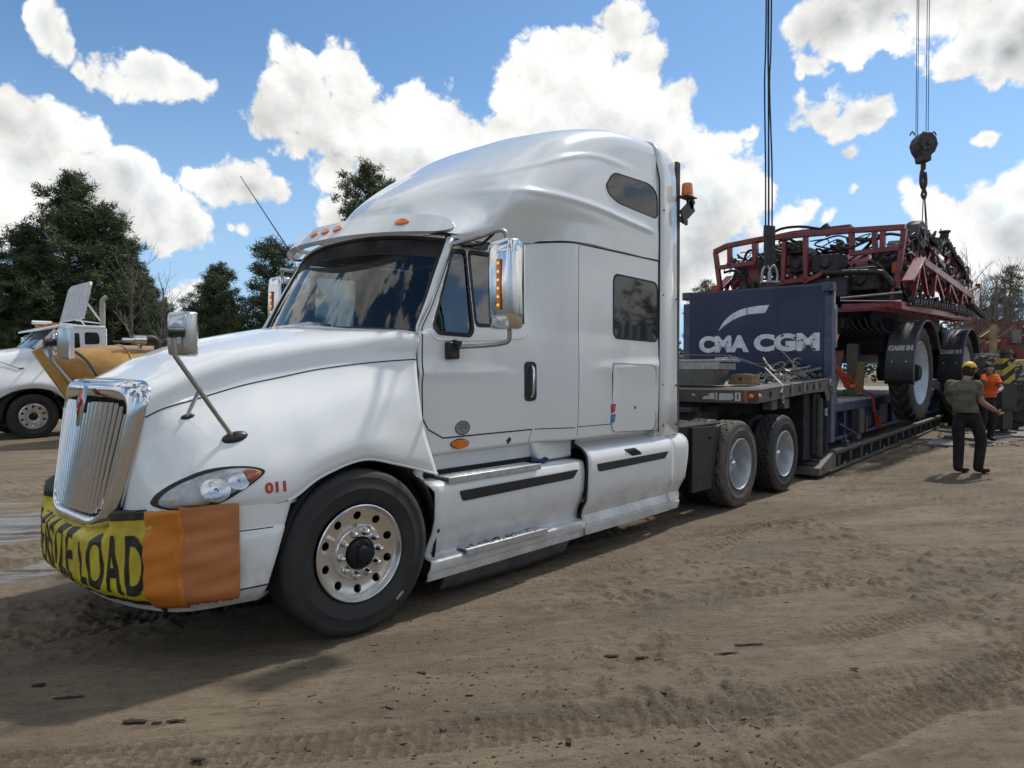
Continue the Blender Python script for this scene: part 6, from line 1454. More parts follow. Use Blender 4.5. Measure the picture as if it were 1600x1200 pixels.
def big_wheel(x, sy):
    Ro, Ri, W = .93, .60, .42; mb = MB(); n = 216; prof = [(Ri,.06),(Ri+.03,.03),(Ri+.12,.0),(Ro-.14,.01),(Ro-.08,.03),(Ro-.055,.05)]+[(Ro-.05, a) for a in np.linspace(.08, W-.08, 13)]+[(Ro-.055,W-.05),(Ro-.08,W-.03),(Ro-.14,W-.01),(Ri+.12,W),(Ri+.03,W-.03),(Ri,W-.06)]
    P = []
    for i in range(n):
        t = 2*math.pi*i/n; row = []
        for j, (r, a) in enumerate(prof):
            u = (a-W/2)/(W/2)
            if r > Ro-.10:
                ph = (i/n*22+abs(u)*1.15+(.5 if u > 0 else 0)) % 1
                if ph < .36 and (abs(u) < .97): r += .052
            row.append((r*math.cos(t), a, r*math.sin(t)))
        P.append(row)
    rim = MB().lathe([(.605,.07),(.615,.05),(.60,.045),(.585,.07),(.57,.11),(.55,.13),(.53,.20),(.50,.27),(.40,.30),(.24,.32),(.22,.30),(.0001,.30)], n=56).build('wheel', mrim2, spr, smooth=40)
    mb.grid(P, cu=True, cv=True); mb.build('tyre', mag, rim, smooth=30)
    MB().cyl((0,.32,0),(0,.10,0),.17,n=24).cyl((0,.12,0),(0,.05,0),.14,n=24).build('hub', M['void'], rim, bevel=.01)
    for i in range(10):
        a = i*2*math.pi/10; MB().cyl((.215*math.cos(a),.33,.215*math.sin(a)),(.215*math.cos(a),.24,.215*math.sin(a)),.016,n=8).build('wheel_stud', M['seal'], rim)
    rim.location = (x, -1.9*sy, 1.53); rim.rotation_euler = (0, random.random(), 0 if sy > 0 else math.pi)
    # fender: curved sheet over the tyre with a flat front apron
    Q = [(x+(1.03)*math.cos(R(a)), 1.50+1.03*math.sin(R(a))) for a in np.linspace(28, 172, 26)]+[(x-1.03, 1.42),(x-.98,1.32)]
    f_ = SP_('fender', MB().grid([[(px_, -1.98*sy, pz_), (px_, -1.94*sy, pz_+.012), (px_, -1.53*sy, pz_+.012), (px_, -1.49*sy, pz_)] for px_, pz_ in Q]), mfen, solid=.012, smooth=60)
    SP_('fender_edge', MB().tube([(px_, -1.98*sy, pz_) for px_, pz_ in Q], .016, 6), mat('fender_rim', (.10,.10,.11), .5), f_)
    for yy in (-1.62,-1.86): SP_('fender_bolt', MB().cyl((x-1.045, yy*sy, 1.74),(x-1.03, yy*sy, 1.74),.018,n=8), mlab, f_)
    mb = MB(); put_text(mb, 'CASE IH', .115, lambda u, v: (x-1.03*math.cos(math.asin(min(.99,(1.955+v-1.50)/1.03)))-.016, (-1.735-u)*sy, 1.955+v), bold=.010, sx=1.0, cuts=1); SP_('fender_lettering', mb, mlab, f_)
    SP_('leg_strut', MB().box((x, -1.25*sy, 2.0), (.25,.25,1.2)).cyl((x,-1.6*sy,1.53),(x,-1.1*sy,1.53),.16,n=16), M['void'], bevel=.02)
for x in (0.0, 4.0):
    for sy in (1, -1): big_wheel(x, sy)
# ============================================================ crane rigging above the sprayer
mcab = mat('wire_rope', (.03,.028,.035), .5, .4, var=.4)
rig = thing('wire_sling', 'group of long wire rope slings running up out of view above the red frame', 'wire sling', (10.8, 1.95, 4.0))
base = Vector((11.55, 1.42, 0))
def slp(r_, z, f=0): return tuple(Vector((11.15+.668*r_+.744*f, 2.03-.744*r_+.668*f, z))-rig.location)
for i, (a, b_, c, w) in enumerate(((-.075,-.105,-.095,.016),(-.02,-.015,-.02,.018),(.005,.0,.0,.014),(.07,.035,.075,.016))):
    MB().tube([slp(a-.02, 14.5, i*.04), slp(a-.01, 8.5, i*.04), slp(b_, 7.2, i*.04), slp(c+.02, 5.6, i*.04), slp(c+.03, 4.35, i*.04)], w, 8, smooth=4).build('wire_rope', mcab, rig, smooth=60)
for i, c in enumerate((-.065,.0,.07,.12)):
    MB().cyl(slp(c, 4.42, i*.03), slp(c, 4.2, i*.03), .034, .045, n=10).cyl(slp(c, 4.2, i*.03), slp(c+.01, 3.62, i*.03), .038, n=10).build('rope_socket', mdk, rig, smooth=40)
for c in (-.045,.09):
    MB().tube([slp(c-.07,3.30),slp(c-.085,3.45),slp(c-.05,3.58),slp(c,3.63),slp(c+.05,3.58),slp(c+.085,3.45),slp(c+.07,3.30)], .024, 8, smooth=3).cyl(slp(c-.11,3.31),slp(c+.11,3.31),.03,n=10).build('shackle', M['steel_arm'], rig, smooth=50)
hk = thing('crane_hook_block', 'dark crane hook block hanging on four wire ropes at the upper right', 'hook block', (14.57,.085,5.35))
def hp_(r_, z): return Vector((.668*r_, -.744*r_, z-5.35))
for r_, dx in ((-.165,.0),(-.13,.0),(.05,.05),(.095,.06)): MB().cyl(hp_(r_+.0, 6.55), hp_(r_-.02, 16), .007, n=6).build('wire_rope', mcab, hk)
mb = MB(); O = [(-.09,6.61),(.09,6.61),(.19,6.50),(.23,6.35),(.17,6.20),(.09,6.13),(.09,6.0),(-.09,6.0),(-.11,6.12),(-.19,6.24),(-.23,6.38),(-.19,6.50)]
n_ = len(O); dd = Vector((.744,.668,0))
mb.add([hp_(*p)-dd*.16 for p in O]+[hp_(*p)+dd*.16 for p in O], [tuple(range(n_)), tuple(range(2*n_-1, n_-1, -1))]+[(i, (i+1) % n_, n_+(i+1) % n_, n_+i) for i in range(n_)]); mb.build('block_cheek', mdk, hk, smooth=0, bevel=.03)
MB().cyl(hp_(-.03,6.36)-dd*.20, hp_(-.03,6.36)+dd*.20, .14, n=20).cyl(hp_(0,6.36)-dd*.23, hp_(0,6.36)+dd*.23, .05, n=12).build('sheave_pin', M['frame'], hk, bevel=.01)
for r_ in (-.24,.0,.22): MB().tube([hp_(r_-.05,6.58), hp_(r_,6.66), hp_(r_+.05,6.58)], .014, 6, smooth=3).build('lifting_eye', mdk, hk)
MB().box(hp_(-.06,6.25)-dd*.165, (.08,.02,.05)).build('plate', mlab, hk)
MB().cyl(hp_(0,6.02), hp_(0,5.86), .05, n=12).tube([hp_(0,5.9), hp_(-.035,5.76), hp_(-.04,5.58), hp_(.0,5.46), hp_(.045,5.52), hp_(.05,5.66), hp_(.03,5.80)], .04, 10, smooth=4).build('hook', mdk, hk, smooth=60)
MB().tube([hp_(.02,5.45), hp_(-.02,5.32), hp_(.03,5.24), hp_(.06,5.35), hp_(.02,5.45)], .03, 8, smooth=3).build('ring', mdk, hk)
for a, b_ in ((-.02,-.02),(.02,.085),(.04,.12)): MB().cyl(hp_(a*.5+.02,5.30), hp_(b_,4.4), .010, n=6).build('sling_leg', mcab, hk)
# ============================================================ people
mskin = mat('skin', (.36,.20,.14), .55, var=.25, vscale=12)
def skinned(name, pts, edges, m, parent, sub=2, root=0):
    """pts: name -> (co, (rx, ry)); edges by name; grown with the skin modifier into one closed surface"""
    names = list(pts); me = bpy.data.meshes.new(name); me.from_pydata([pts[k][0] for k in names], [(names.index(a), names.index(b)) for a, b in edges], [])
    o = bpy.data.objects.new(name, me); COL.objects.link(o); o.parent = parent
    s = o.modifiers.new('skin', 'SKIN'); s.use_smooth_shade = True; s.branch_smoothing = .6
    for i, k in enumerate(names):
        r = pts[k][1]; me.skin_vertices[0].data[i].radius = r if isinstance(r, tuple) else (r, r); me.skin_vertices[0].data[i].use_root = (i == root)
    d = o.modifiers.new('sub', 'SUBSURF'); d.levels = sub; d.render_levels = sub
    me.materials.append(m); return o
def RF(r, f, z): return Vector((.668*r+.744*f, -.744*r+.668*f, z))
def hand(parent, wrist, tip, out, m):
    w = Vector(wrist); d = (Vector(tip)-w).normalized(); o_ = Vector(out).normalized(); n_ = d.cross(o_).normalized()
    pts = {'w': (w, .024), 'p': (w+d*.05, (.03,.02)), 'k': (w+d*.085, (.034,.018))}; ed = [('w','p'),('p','k')]
    for i, (off, ln) in enumerate(((-.030,.062),(-.010,.075),(.010,.070),(.030,.055))):
        a, b_, c = 'a%d'%i, 'b%d'%i, 'c%d'%i
        pts[a] = (w+d*.092+o_*off, .0095); pts[b_] = (w+d*(.092+ln*.5)+o_*off*1.1+n_*.008, .009); pts[c] = (w+d*(.085+ln)+o_*off*1.1+n_*.028, .0075); ed += [('k',a),(a,b_),(b_,c)]
    pts['t0'] = (w+d*.03-o_*.035+n_*.008, .012); pts['t1'] = (w+d*.065-o_*.052+n_*.02, .010); ed += [('p','t0'),('t0','t1')]
    return skinned('hand', pts, ed, m, parent, 1)
def person(name, label, base, J, shirt, trouser, hat=None, hair=(.02,.015,.012), sleeves='short', boots=None, face=(0,1,0)):
    """J: joint name -> (right, forward, up) in metres round the base, measured along the photograph's horizontal and depth"""
    p = thing(name, label, 'person', base)
    j = {k: RF(*v) for k, v in J.items()}
    B = {k: (j[k], r) for k, r in dict(pelvis=(.13,.10), waist=(.105,.08), chest=(.14,.095), neck=.058, head0=.062, shl=.042, shr=.042, ell=.050, elr=.050, wrl=.034, wrr=.034, hpl=.085, hpr=.085, knl=.062, knr=.062, anl=.042, anr=.042, tol=.036, tor=.036).items()}
    E_ = [('pelvis','waist'),('waist','chest'),('chest','neck'),('neck','head0'),('chest','shl'),('chest','shr'),('shl','ell'),('shr','elr'),('ell','wrl'),('elr','wrr'),('pelvis','hpl'),('pelvis','hpr'),('hpl','knl'),('hpr','knr'),('knl','anl'),('knr','anr'),('anl','tol'),('anr','tor')]
    skinned('body', B, E_, mskin, p)
    # head: ellipsoid with brow, nose, jaw and ears
    fd = RF(*face).normalized(); hd = j['head']; sdv = fd.cross(Vector((0,0,1))).normalized(); mb = MB(); rows = []
    for a in np.linspace(-math.pi/2, math.pi/2, 15):
        row = []
        for b_ in np.linspace(0, 2*math.pi, 22, endpoint=False):
            ca, sa = math.cos(a), math.sin(a); x = math.cos(b_)*ca; y = math.sin(b_)*ca; k = 1-.16*max(0, -sa)
            fx = x*.098*k; 
            if abs(y) < .28 and x > 0 and -.35 < sa < .12: fx += .018
            if abs(y) < .6 and x > 0 and .1 < sa < .35: fx += .004
            row.append(tuple(hd+fd*fx+sdv*(y*.078*k)+Vector((0,0,sa*.122))))
        rows.append(row)
    mb.grid(rows, cv=True)
    for s_ in (1, -1): mb.cyl(hd+sdv*s_*.074, hd+sdv*s_*.092, .028, .022, n=10)
    h_ = mb.build('head', mskin, p, smooth=70)
    for s_ in (1, -1): MB().cyl(hd+fd*.088+sdv*s_*.032+Vector((0,0,.018)), hd+fd*.096+sdv*s_*.032+Vector((0,0,.018)), .012, n=8).build('eye', M['seal'], h_)
    MB().box(hd+fd*.088-Vector((0,0,.055)), (.03,.03,.008)).build('mouth', mat('lips', (.25,.09,.08), .5, var=.1), h_)
    rows = []
    for a in np.linspace(-.75, math.pi/2, 10):
        rows.append([tuple(hd-fd*.010+fd*(math.cos(b_)*math.cos(a)*.103*(1 if math.cos(b_) < .3 or a > .45 else .6))+sdv*(math.sin(b_)*math.cos(a)*.086)+Vector((0,0,.008+math.sin(a)*.126))) for b_ in np.linspace(0, 2*math.pi, 20, endpoint=False)])
    MB().grid(rows, cv=True).build('hair', mat('hair', hair, .7, var=.3), p, smooth=60)
    if hat is not None:
        rows = []
        for a in np.linspace(.12, math.pi/2, 9): rows.append([tuple(hd-fd*.004+fd*(math.cos(b_)*math.cos(a)*.114)+sdv*(math.sin(b_)*math.cos(a)*.100)+Vector((0,0,.035+math.sin(a)*.112+.006*math.cos(b_*6)*(a < .4)))) for b_ in np.linspace(0, 2*math.pi, 28, endpoint=False)])
        ht = MB().grid(rows, cv=True).build('cap', hat, p, smooth=60, solid=.004)
        rows = [[tuple(hd+fd*(.095*math.cos(t)+ex_*math.cos(t))+sdv*((.096+ex_*.35)*math.sin(t))+Vector((0,0,.045-ex_*.28))) for t in np.linspace(-1.15, 1.15, 15)] for ex_ in (0,.03,.065)]
        MB().grid(rows).build('cap_peak', hat, ht, smooth=60, solid=.005)
        A = [tuple(hd-fd*.114*math.cos(t)+sdv*.100*math.sin(t)+Vector((0,0,.050+.03*math.cos(t*1.7)))) for t in np.linspace(-.55,.55,9)]
        A2 = [tuple(hd-fd*.118*math.cos(t)+sdv*.100*math.sin(t)+Vector((0,0,.046))) for t in np.linspace(-.55,.55,9)]
        MB().grid([A, A2]).build('cap_opening', M['void'], ht)
    # clothes
    hs = (j['hpr']-j['hpl']); hs.z = 0; hs.normalize(); ss = (j['shr']-j['shl']).normalized(); sw = (j['shr']-j['shl']).length/2
    smid = (j['shl']+j['shr'])/2; rg = []
    for c, hw, hd_, k in ((j['pelvis'].lerp(j['waist'],.05), .172, .150, 0), (j['pelvis'].lerp(j['waist'],.5), .178, .150, .1), (j['waist'], .168, .138, .3), (j['waist'].lerp(j['chest'],.5), .176, .142, .6), (j['chest'], sw+.040, .148, .9), (j['chest'].lerp(smid,.6), sw+.045, .132, 1), (smid+Vector((0,0,.025)), sw+.018, .10, 1), (smid.lerp(j['neck'],.5)+Vector((0,0,.02)), .11, .080, 1), (j['neck'].lerp(smid,.25), .066, .064, 1)):
        sd_ = hs.lerp(ss, k).normalized(); dp = sd_.cross(Vector((0,0,1))).normalized(); rg.append((c, sd_, dp, hw, hd_))
    rows = []
    for i in range((len(rg)-1)*4+1):
        q, r_ = divmod(i, 4); r_ /= 4; A_, B_ = rg[q], rg[min(q+1, len(rg)-1)]; c = A_[0].lerp(B_[0], r_); sd_ = A_[1].lerp(B_[1], r_); dp = A_[2].lerp(B_[2], r_); e_ = r_*r_*(3-2*r_); hw = A_[3]+(B_[3]-A_[3])*e_; hd_ = A_[4]+(B_[4]-A_[4])*e_
        row = []
        for a_ in np.linspace(0, 2*math.pi, 36, endpoint=False):
            cs, sn = math.cos(a_), math.sin(a_); m_ = .82; px_ = math.copysign(abs(cs)**m_, cs); py_ = math.copysign(abs(sn)**m_, sn)
            p_ = c+sd_*hw*px_+dp*hd_*py_; n_ = mnoise.noise(Vector((p_.x*6, p_.y*6, p_.z*11+i*.0)))*.014+mnoise.noise(Vector((a_*2.2, p_.z*24, 3)))*.006*(1 if i < 14 else .3); row.append(p_+(p_-c).normalized()*n_)
        rows.append(row)
    sb = MB(); sb.grid(rows, cv=True)
    for s_ in 'lr':
        a_, b2_ = j['sh'+s_], j['el'+s_]; t_ = .62 if sleeves == 'short' else .95; d_ = (b2_-a_); inn = a_.lerp(smid, .35)
        sb.tube([inn+Vector((0,0,-.01)), a_+Vector((0,0,.0)), a_+d_*t_*.5, a_+d_*t_], .066, 14, smooth=3, caps=False)
        n0 = len(sb.v)-14*10
        for k in range(10):
            cc = sum((Vector(sb.v[n0+k*14+m]) for m in range(14)), Vector())/14; f_ = (.92, 1.0, 1.10, 1.17, 1.14, 1.1, 1.08, 1.08, 1.10, 1.12)[k]
            for m in range(14):
                v_ = Vector(sb.v[n0+k*14+m]); sb.v[n0+k*14+m] = tuple(cc+(v_-cc)*f_*(1+.10*mnoise.noise(v_*18)))
    sb.build('shirt', shirt, p, smooth=70, solid=.004)
    tr = {'pelvis': (j['pelvis'], (.168,.135)), 'belt': (j['pelvis'].lerp(j['waist'],.6), (.150,.118)), 'hpl': (j['hpl'], .118), 'hpr': (j['hpr'], .118), 'ml': (j['hpl'].lerp(j['knl'],.5), .098), 'mr': (j['hpr'].lerp(j['knr'],.5), .098), 'knl': (j['knl'], .086), 'knr': (j['knr'], .086), 'cl': (j['knl'].lerp(j['anl'],.5), .080), 'crr': (j['knr'].lerp(j['anr'],.5), .080), 'anl': (j['anl']+Vector((0,0,.02)), .074), 'anr': (j['anr']+Vector((0,0,.02)), .074), 'xl': (j['anl']-Vector((0,0,.045)), .072), 'xr': (j['anr']-Vector((0,0,.045)), .072)}
    skinned('trousers', tr, [('pelvis','belt'),('pelvis','hpl'),('pelvis','hpr'),('hpl','ml'),('ml','knl'),('hpr','mr'),('mr','knr'),('knl','cl'),('cl','anl'),('knr','crr'),('crr','anr'),('anl','xl'),('anr','xr')], trouser, p)
    for s_ in 'lr':
        a, t = j['an'+s_], j['to'+s_]; a2 = Vector((a.x, a.y, .055)); t2 = Vector((t.x, t.y, .045)); d = (t2-a2).normalized()
        skinned('boot', {'a': (a2+Vector((0,0,.09)), .058), 'b': (a2-d*.02, (.052,.05)), 'h': (a2-d*.07, (.04,.045)), 'm': (a2.lerp(t2,.5), (.050,.045)), 't': (t2, (.045,.038)), 'e': (t2+d*.035, (.032,.028))}, [('a','b'),('b','h'),('b','m'),('m','t'),('t','e')], boots or M['seal'], p, 2)
    for s_ in 'lr': hand(p, j['wr'+s_], j['wr'+s_]+(j['wr'+s_]-j['el'+s_]), fd.cross(j['wr'+s_]-j['el'+s_]) if (fd.cross(j['wr'+s_]-j['el'+s_])).length > .05 else sdv, mskin)
    return p
mtee = mat('olive_tshirt', (.135,.125,.09), .9, var=.4, vscale=7, bump=.5, bscale=14, bdist=.03)
mtro = mat('dark_trousers', (.016,.015,.015), .9, var=.4, vscale=8, bump=.5, bscale=14, bdist=.03)
mcap = mat('yellow_cap', (.70,.40,.02), .6, var=.15)
mbo = mat('boot_leather', (.02,.015,.012), .7, var=.4)
person('person', 'man in yellow cap, olive t-shirt and dark trousers pointing beside the trailer', (10.18,-1.50,0),
  dict(pelvis=(-.05,.0,.93), waist=(-.09,.0,1.08), chest=(-.115,.0,1.28), neck=(-.06,.0,1.45), head0=(-.01,.01,1.52), head=(.0,.02,1.575), shl=(-.225,.12,1.37), shr=(.035,-.10,1.37), ell=(-.13,.32,1.14), elr=(.085,-.14,1.10), wrl=(-.02,.40,1.05), wrr=(.36,-.06,.965),
   hpl=(-.15,.06,.87), hpr=(.06,-.05,.87), knl=(-.11,.08,.50), knr=(.17,-.02,.50), anl=(-.13,.06,.09), anr=(.14,.0,.09), tol=(.03,.10,.045), tor=(.31,.04,.045)), mtee, mtro, mcap, boots=mbo, face=(.78,.6,0))
mora = mat('orange_workshirt', (.85,.13,.02), .85, var=.2, vscale=8, bump=.4, bscale=14, bdist=.03)
person('person', 'worker in a bright orange shirt and dark trousers bending beside the outrigger post', (16.05,-.93,0),
  dict(pelvis=(.06,.14,.97), waist=(.05,.10,1.12), chest=(.0,-.03,1.34), neck=(-.08,-.14,1.50), head0=(-.11,-.18,1.56), head=(-.14,-.21,1.605), shl=(.13,-.04,1.42), shr=(-.16,-.10,1.42), ell=(.14,-.22,1.18), elr=(-.28,-.26,1.26), wrl=(-.06,-.40,1.12), wrr=(-.36,-.42,1.33),
   hpl=(.14,.15,.90), hpr=(-.03,.13,.90), knl=(.16,.08,.52), knr=(-.06,.05,.52), anl=(.16,.16,.09), anr=(-.06,.14,.09), tol=(.15,-.0,.045), tor=(-.10,-.01,.045)), mora, mtro, None, hair=(.012,.01,.012), boots=mbo, face=(-.4,-.8,-.45))
# ============================================================ background: trees, parked truck, machinery
mneed = [mat('pine_needles', (.090,.118,.044), .7, var=.55, vscale=.8, col2=(.040,.060,.024)), mat('pine_needles_olive', (.090,.100,.038), .7, var=.5, vscale=.8, col2=(.040,.058,.022)), mat('pine_needles_far', (.065,.085,.045), .75, var=.4, vscale=.8, col2=(.035,.055,.03))]
mbark = mat('pine_bark', (.085,.062,.045), .9, var=.5, vscale=3, bump=.5); mbare = mat('bare_bark', (.17,.15,.125), .9, var=.4, vscale=3)
def pine_mesh(seed, H, base, spread, tuft, n_l, lean=0, top=.55, per=30, den=1.0, taperpow=.8):
    """trunk + limbs (wood) and crown (needle tufts on the limbs)"""
    r = random.Random(seed); wood = MB(); cv = []; cf = []
    ax = [Vector((lean*(z/H)**1.5+.12*math.sin(z*.7+seed), .12*math.cos(z*.6+seed), z)) for z in np.linspace(0, H, 12)]
    wood.tube(ax, [.022*H+.03, .02], 8)
    def pos(z):
        k = z/H*11; i = min(10, int(k)); return ax[i].lerp(ax[i+1], k-i)
    def tri(c, d, w, n):
        i = len(cv); cv.extend([c-n*w, c+n*w, c+d]); cf.append((i, i+1, i+2))
    for l in range(n_l):
        z = H*(base+(1-base)*((l+r.random())/n_l)); t = (z/H-base)/(1-base)
        Lr = spread*(max(.12, (1-t)**taperpow*(.6+.4*min(1, t*5+.3))))*r.uniform(.6, 1.25)
        a = l*2.4+r.uniform(-.5,.5); p0 = pos(z); el = r.uniform(-.05,.35)+.4*t
        dirv = Vector((math.cos(a)*math.cos(el), math.sin(a)*math.cos(el), math.sin(el)))
        p1 = p0+dirv*Lr*.55; p2 = p0+dirv*Lr+Vector((0,0,.10*Lr*r.uniform(-1,1.6)))
        wood.tube([p0, p1, p2], [.012*H*(1-t)*.5+.025, .012], 5)
        nb = max(3, int(Lr*3.2*den))
        for b in range(nb):
            s = (.25+.75*(b+r.random())/nb); q = (p0.lerp(p1, s*2) if s < .5 else p1.lerp(p2, s*2-1))+Vector((r.gauss(0,.16),r.gauss(0,.16),r.gauss(.04,.12)))*Lr*.55
            for _ in range(r.randint(2,3)):
                c = q+Vector((r.gauss(0,.25),r.gauss(0,.25),r.gauss(.05,.18)))*tuft*1.6
                for k in range(per):
                    d = Vector((r.gauss(0,1), r.gauss(0,1), r.gauss(.35,.8))).normalized(); n = d.cross(Vector((r.gauss(0,1),r.gauss(0,1),r.gauss(0,1)))).normalized()
                    tri(c+d*tuft*.1+Vector((r.gauss(0,.35),r.gauss(0,.35),r.gauss(0,.25)))*tuft, d*tuft*r.uniform(.6,1.1), tuft*.075, n)
    return wood, cv, cf
def add_tree(name, label, loc, meshes, group=None, rz=0, s=1, cat='tree'):
    t = thing(name, label, cat, loc, rz, group); t.scale = (s, s, s)
    for nm, me in meshes:
        o = bpy.data.objects.new(nm, me); COL.objects.link(o); o.parent = t
    return t
def mk(nm, vs, fs, m):
    me = bpy.data.meshes.new(nm); me.from_pydata([tuple(v) for v in vs], [], fs); me.materials.append(m); me.update(); return me
def pine_set(seed, H, base, spread, tuft, n_l, mi=0, **k):
    w, cv, cf = pine_mesh(seed, H, base, spread, tuft, n_l, **k)
    return [('trunk', mk('trunk', w.v, w.f, mbark)), ('crown', mk('crown', cv, cf, mneed[mi]))]
V = [pine_set(1, 12, .10, 3.6, .36, 66, per=22, den=1.6, taperpow=.55), pine_set(2, 12, .10, 3.4, .36, 64, per=22, den=1.6, taperpow=.5), pine_set(3, 12, .22, 3.6, .36, 68, 0, per=22, den=1.6, taperpow=.5), pine_set(4, 12, .12, 3.3, .36, 62, 1, per=22, den=1.6, taperpow=.5)]
# left stand: world spots with heights chosen tree by tree
LW = [(8.6,52,10.4,0,'dark pine at the far left edge of the left stand'),(10.8,51.0,10.6,1,'dark pine just right of the left edge of the photo, lower than the tallest'),(12.9,50.0,14.3,2,'tallest dark pine of the left stand, above the white hood of the parked truck'),
      (15.6,52.0,12.9,2,'second tallest dark pine, right shoulder of the tall crown in the left stand'),(17.6,54.5,11.3,1,'dark pine behind the raised roof deflector of the parked truck'),(19.8,57.5,9.8,0,'dark pine right of the exhaust stack of the parked truck'),
      (22.4,61.0,8.5,3,'olive pine in the descending right part of the left stand'),(25.2,65.5,6.9,0,'pine near the low right end of the left stand'),(28.0,70.5,4.8,1,'second last pine at the right end of the left stand'),
      (11.8,55.5,11.5,3,'olive pine half hidden behind the tallest of the left stand'),(7.2,48.5,8.5,2,'low dark pine in front at the far left'),(16.8,49.5,8.2,1,'lower pine in front of the left stand beside the bare trees'),(21.0,55.0,6.8,0,'lower pine in front near the gold tank')]
for (x, y, h, k, lb) in LW:
    add_tree('pine_tree', lb, (x, y, 0), V[k], 'pines of the left stand', random.random()*6, h/12.)
M2 = pine_set(7, 9, .10, 3.2, .34, 56, per=24, den=1.6, taperpow=.5)
M3 = pine_set(8, 9, .08, 3.0, .34, 54, per=24, den=1.6, taperpow=.5)
add_tree('pine_tree', 'bushy pine left of the windscreen, nearer the bonnet mirror', (16.2,36.2,0), M2, 'pines behind the cab', 1, .76)
add_tree('pine_tree', 'taller bushy pine right behind the far door mirror of the cab', (18.9,34.2,0), M3, 'pines behind the cab', 2, .98)
add_tree('pine_tree', 'low pine between the two bushy pines left of the windscreen', (17.0,37.5,0), M3, 'pines behind the cab', 4, .84)
add_tree('pine_tree', 'tall thin pine whose open crown rises above the sun visor', (19.3,26.0,0), pine_set(21, 11.6, .66, 1.9, .27, 34, per=26, den=2.0, taperpow=.35), None, 1.0, 1.0)
# bare trees
def bare_mesh(seed, H, n1=14, sp=.32):
    r = random.Random(seed); mb = MB()
    def br(p, d, L, rad, dep):
        q = p+d*L; mb.tube([p, p.lerp(q,.5)+Vector((r.gauss(0,.04),r.gauss(0,.04),0))*L, q], [rad, rad*.55], 4 if dep else 6, caps=False)
        if dep >= 3 or L < .25: return
        for k in range(3 if dep else n1):
            t = (.35+.65*(k+r.random())/n1) if dep == 0 else r.uniform(.35,1)
            u = Vector((r.gauss(0,1), r.gauss(0,1), r.uniform(.1,1.0))).normalized(); nd = (d*.75+u*.75).normalized()
            br(p+d*L*t, nd, L*(sp if dep == 0 else .62)*r.uniform(.7,1.2)*(1.25-t*.6), rad*(.42 if dep == 0 else .55)*(1.15-t*.6), dep+1)
    br(Vector((0,0,0)), Vector((.03,.02,1)).normalized(), H, .010*H+.015, 0); return mk('trunk', mb.v, mb.f, mbare)
BT = [bare_mesh(31, 9), bare_mesh(32, 9, 16), bare_mesh(33, 9, 12, .4)]
for (x, y, h, k, lb) in ((13.4,40.5,7.6,0,'pale bare tree in front of the pines above the exhaust stack'),(15.2,41.5,6.6,1,'second pale bare tree right of the exhaust stack'),(16.6,43.5,5.2,2,'lower bare tree above the gold tank fittings'),(6.6,41.0,4.6,2,'small bare bush like tree at the far left edge behind the parked truck'),(18.6,46,4.6,0,'bare tree nearest the low right end of the left stand')):
    add_tree('bare_tree', lb, (x, y, 0), [('trunk', BT[k])], None, random.random()*6, h/9.)
# right hand woods
RV = [pine_set(11, 13, .45, 3.2, .42, 34, 2, per=14, den=1.1, taperpow=.5), pine_set(12, 12, .30, 3.0, .42, 36, 2, per=14, den=1.1)]
Fd = Vector((.744,.668,0)); Rd = Vector((.668,-.744,0)); C0 = Vector((CAM.x, CAM.y, 0))
def at(d, r_): p = C0+Fd*d+Rd*r_; return (p.x, p.y, 0)
for (d, r_, h, k, lb) in ((62,43.8,10.4,0,'tall open crowned pine rising over the right hand woods'),(66,45.0,8.6,1,'bushy pine left of the tall one in the right hand woods'),(64,47.5,8.0,1,'pine cut by the right edge of the photo'),(74,49.0,7.6,0,'smaller pine standing farther back in the right hand woods'),(80,22.0,11.4,0,'pine top showing between the cab and the blue container')):
    add_tree('pine_tree', lb, at(d, r_), RV[k], None, random.random()*6, h/(13. if k == 0 else 12.))
rw_ = random.Random(9)
for i in range(30):
    d = rw_.uniform(46, 78); r_ = d*rw_.uniform(.63, .80)
    add_tree('bare_tree', 'thin leafless tree in the right hand woods beyond the machinery', at(d, r_), [('trunk', BT[i % 3])], 'thin bare trees of the right hand woods', rw_.random()*6, rw_.uniform(.6,.95))
# far belt of woods all round the yard
bm_ = []; bf_ = []; rb = random.Random(2)
def belt(d0, a0, a1, n, h0, h1):
    for i in range(n):
        a = a0+(a1-a0)*(i+rb.random())/n; d = d0*rb.uniform(.9,1.25); c = C0+Vector((math.cos(a)*d, math.sin(a)*d, 0)); H = rb.uniform(h0, h1); W = H*.35
        for k in range(70):
            z = H*rb.random()**.8; w = W*(1.05-z/H)**.6; p = c+Vector((rb.gauss(0,1)*w*.7, rb.gauss(0,1)*w*.7, z)); s = rb.uniform(.4,1.0)
            d1 = Vector((rb.gauss(0,1),rb.gauss(0,1),rb.gauss(0,1))).normalized()*s; d2 = Vector((rb.gauss(0,1),rb.gauss(0,1),rb.gauss(0,1))).normalized()*s
            q = len(bm_); bm_.extend([p, p+d1, p+d2]); bf_.append((q, q+1, q+2))
belt(105, YAW-.72, YAW-.40, 70, 6, 9); belt(110, YAW+.30, YAW+.85, 110, 6, 9.5); belt(130, YAW-.4, YAW+.3, 120, 5, 8)
belt(60, YAW+.85, YAW+math.pi*2-.72, 420, 5, 9)
o = bpy.data.objects.new('far_woods', mk('far_woods', bm_, bf_, mneed[2])); COL.objects.link(o); tag(o, kind='stuff')
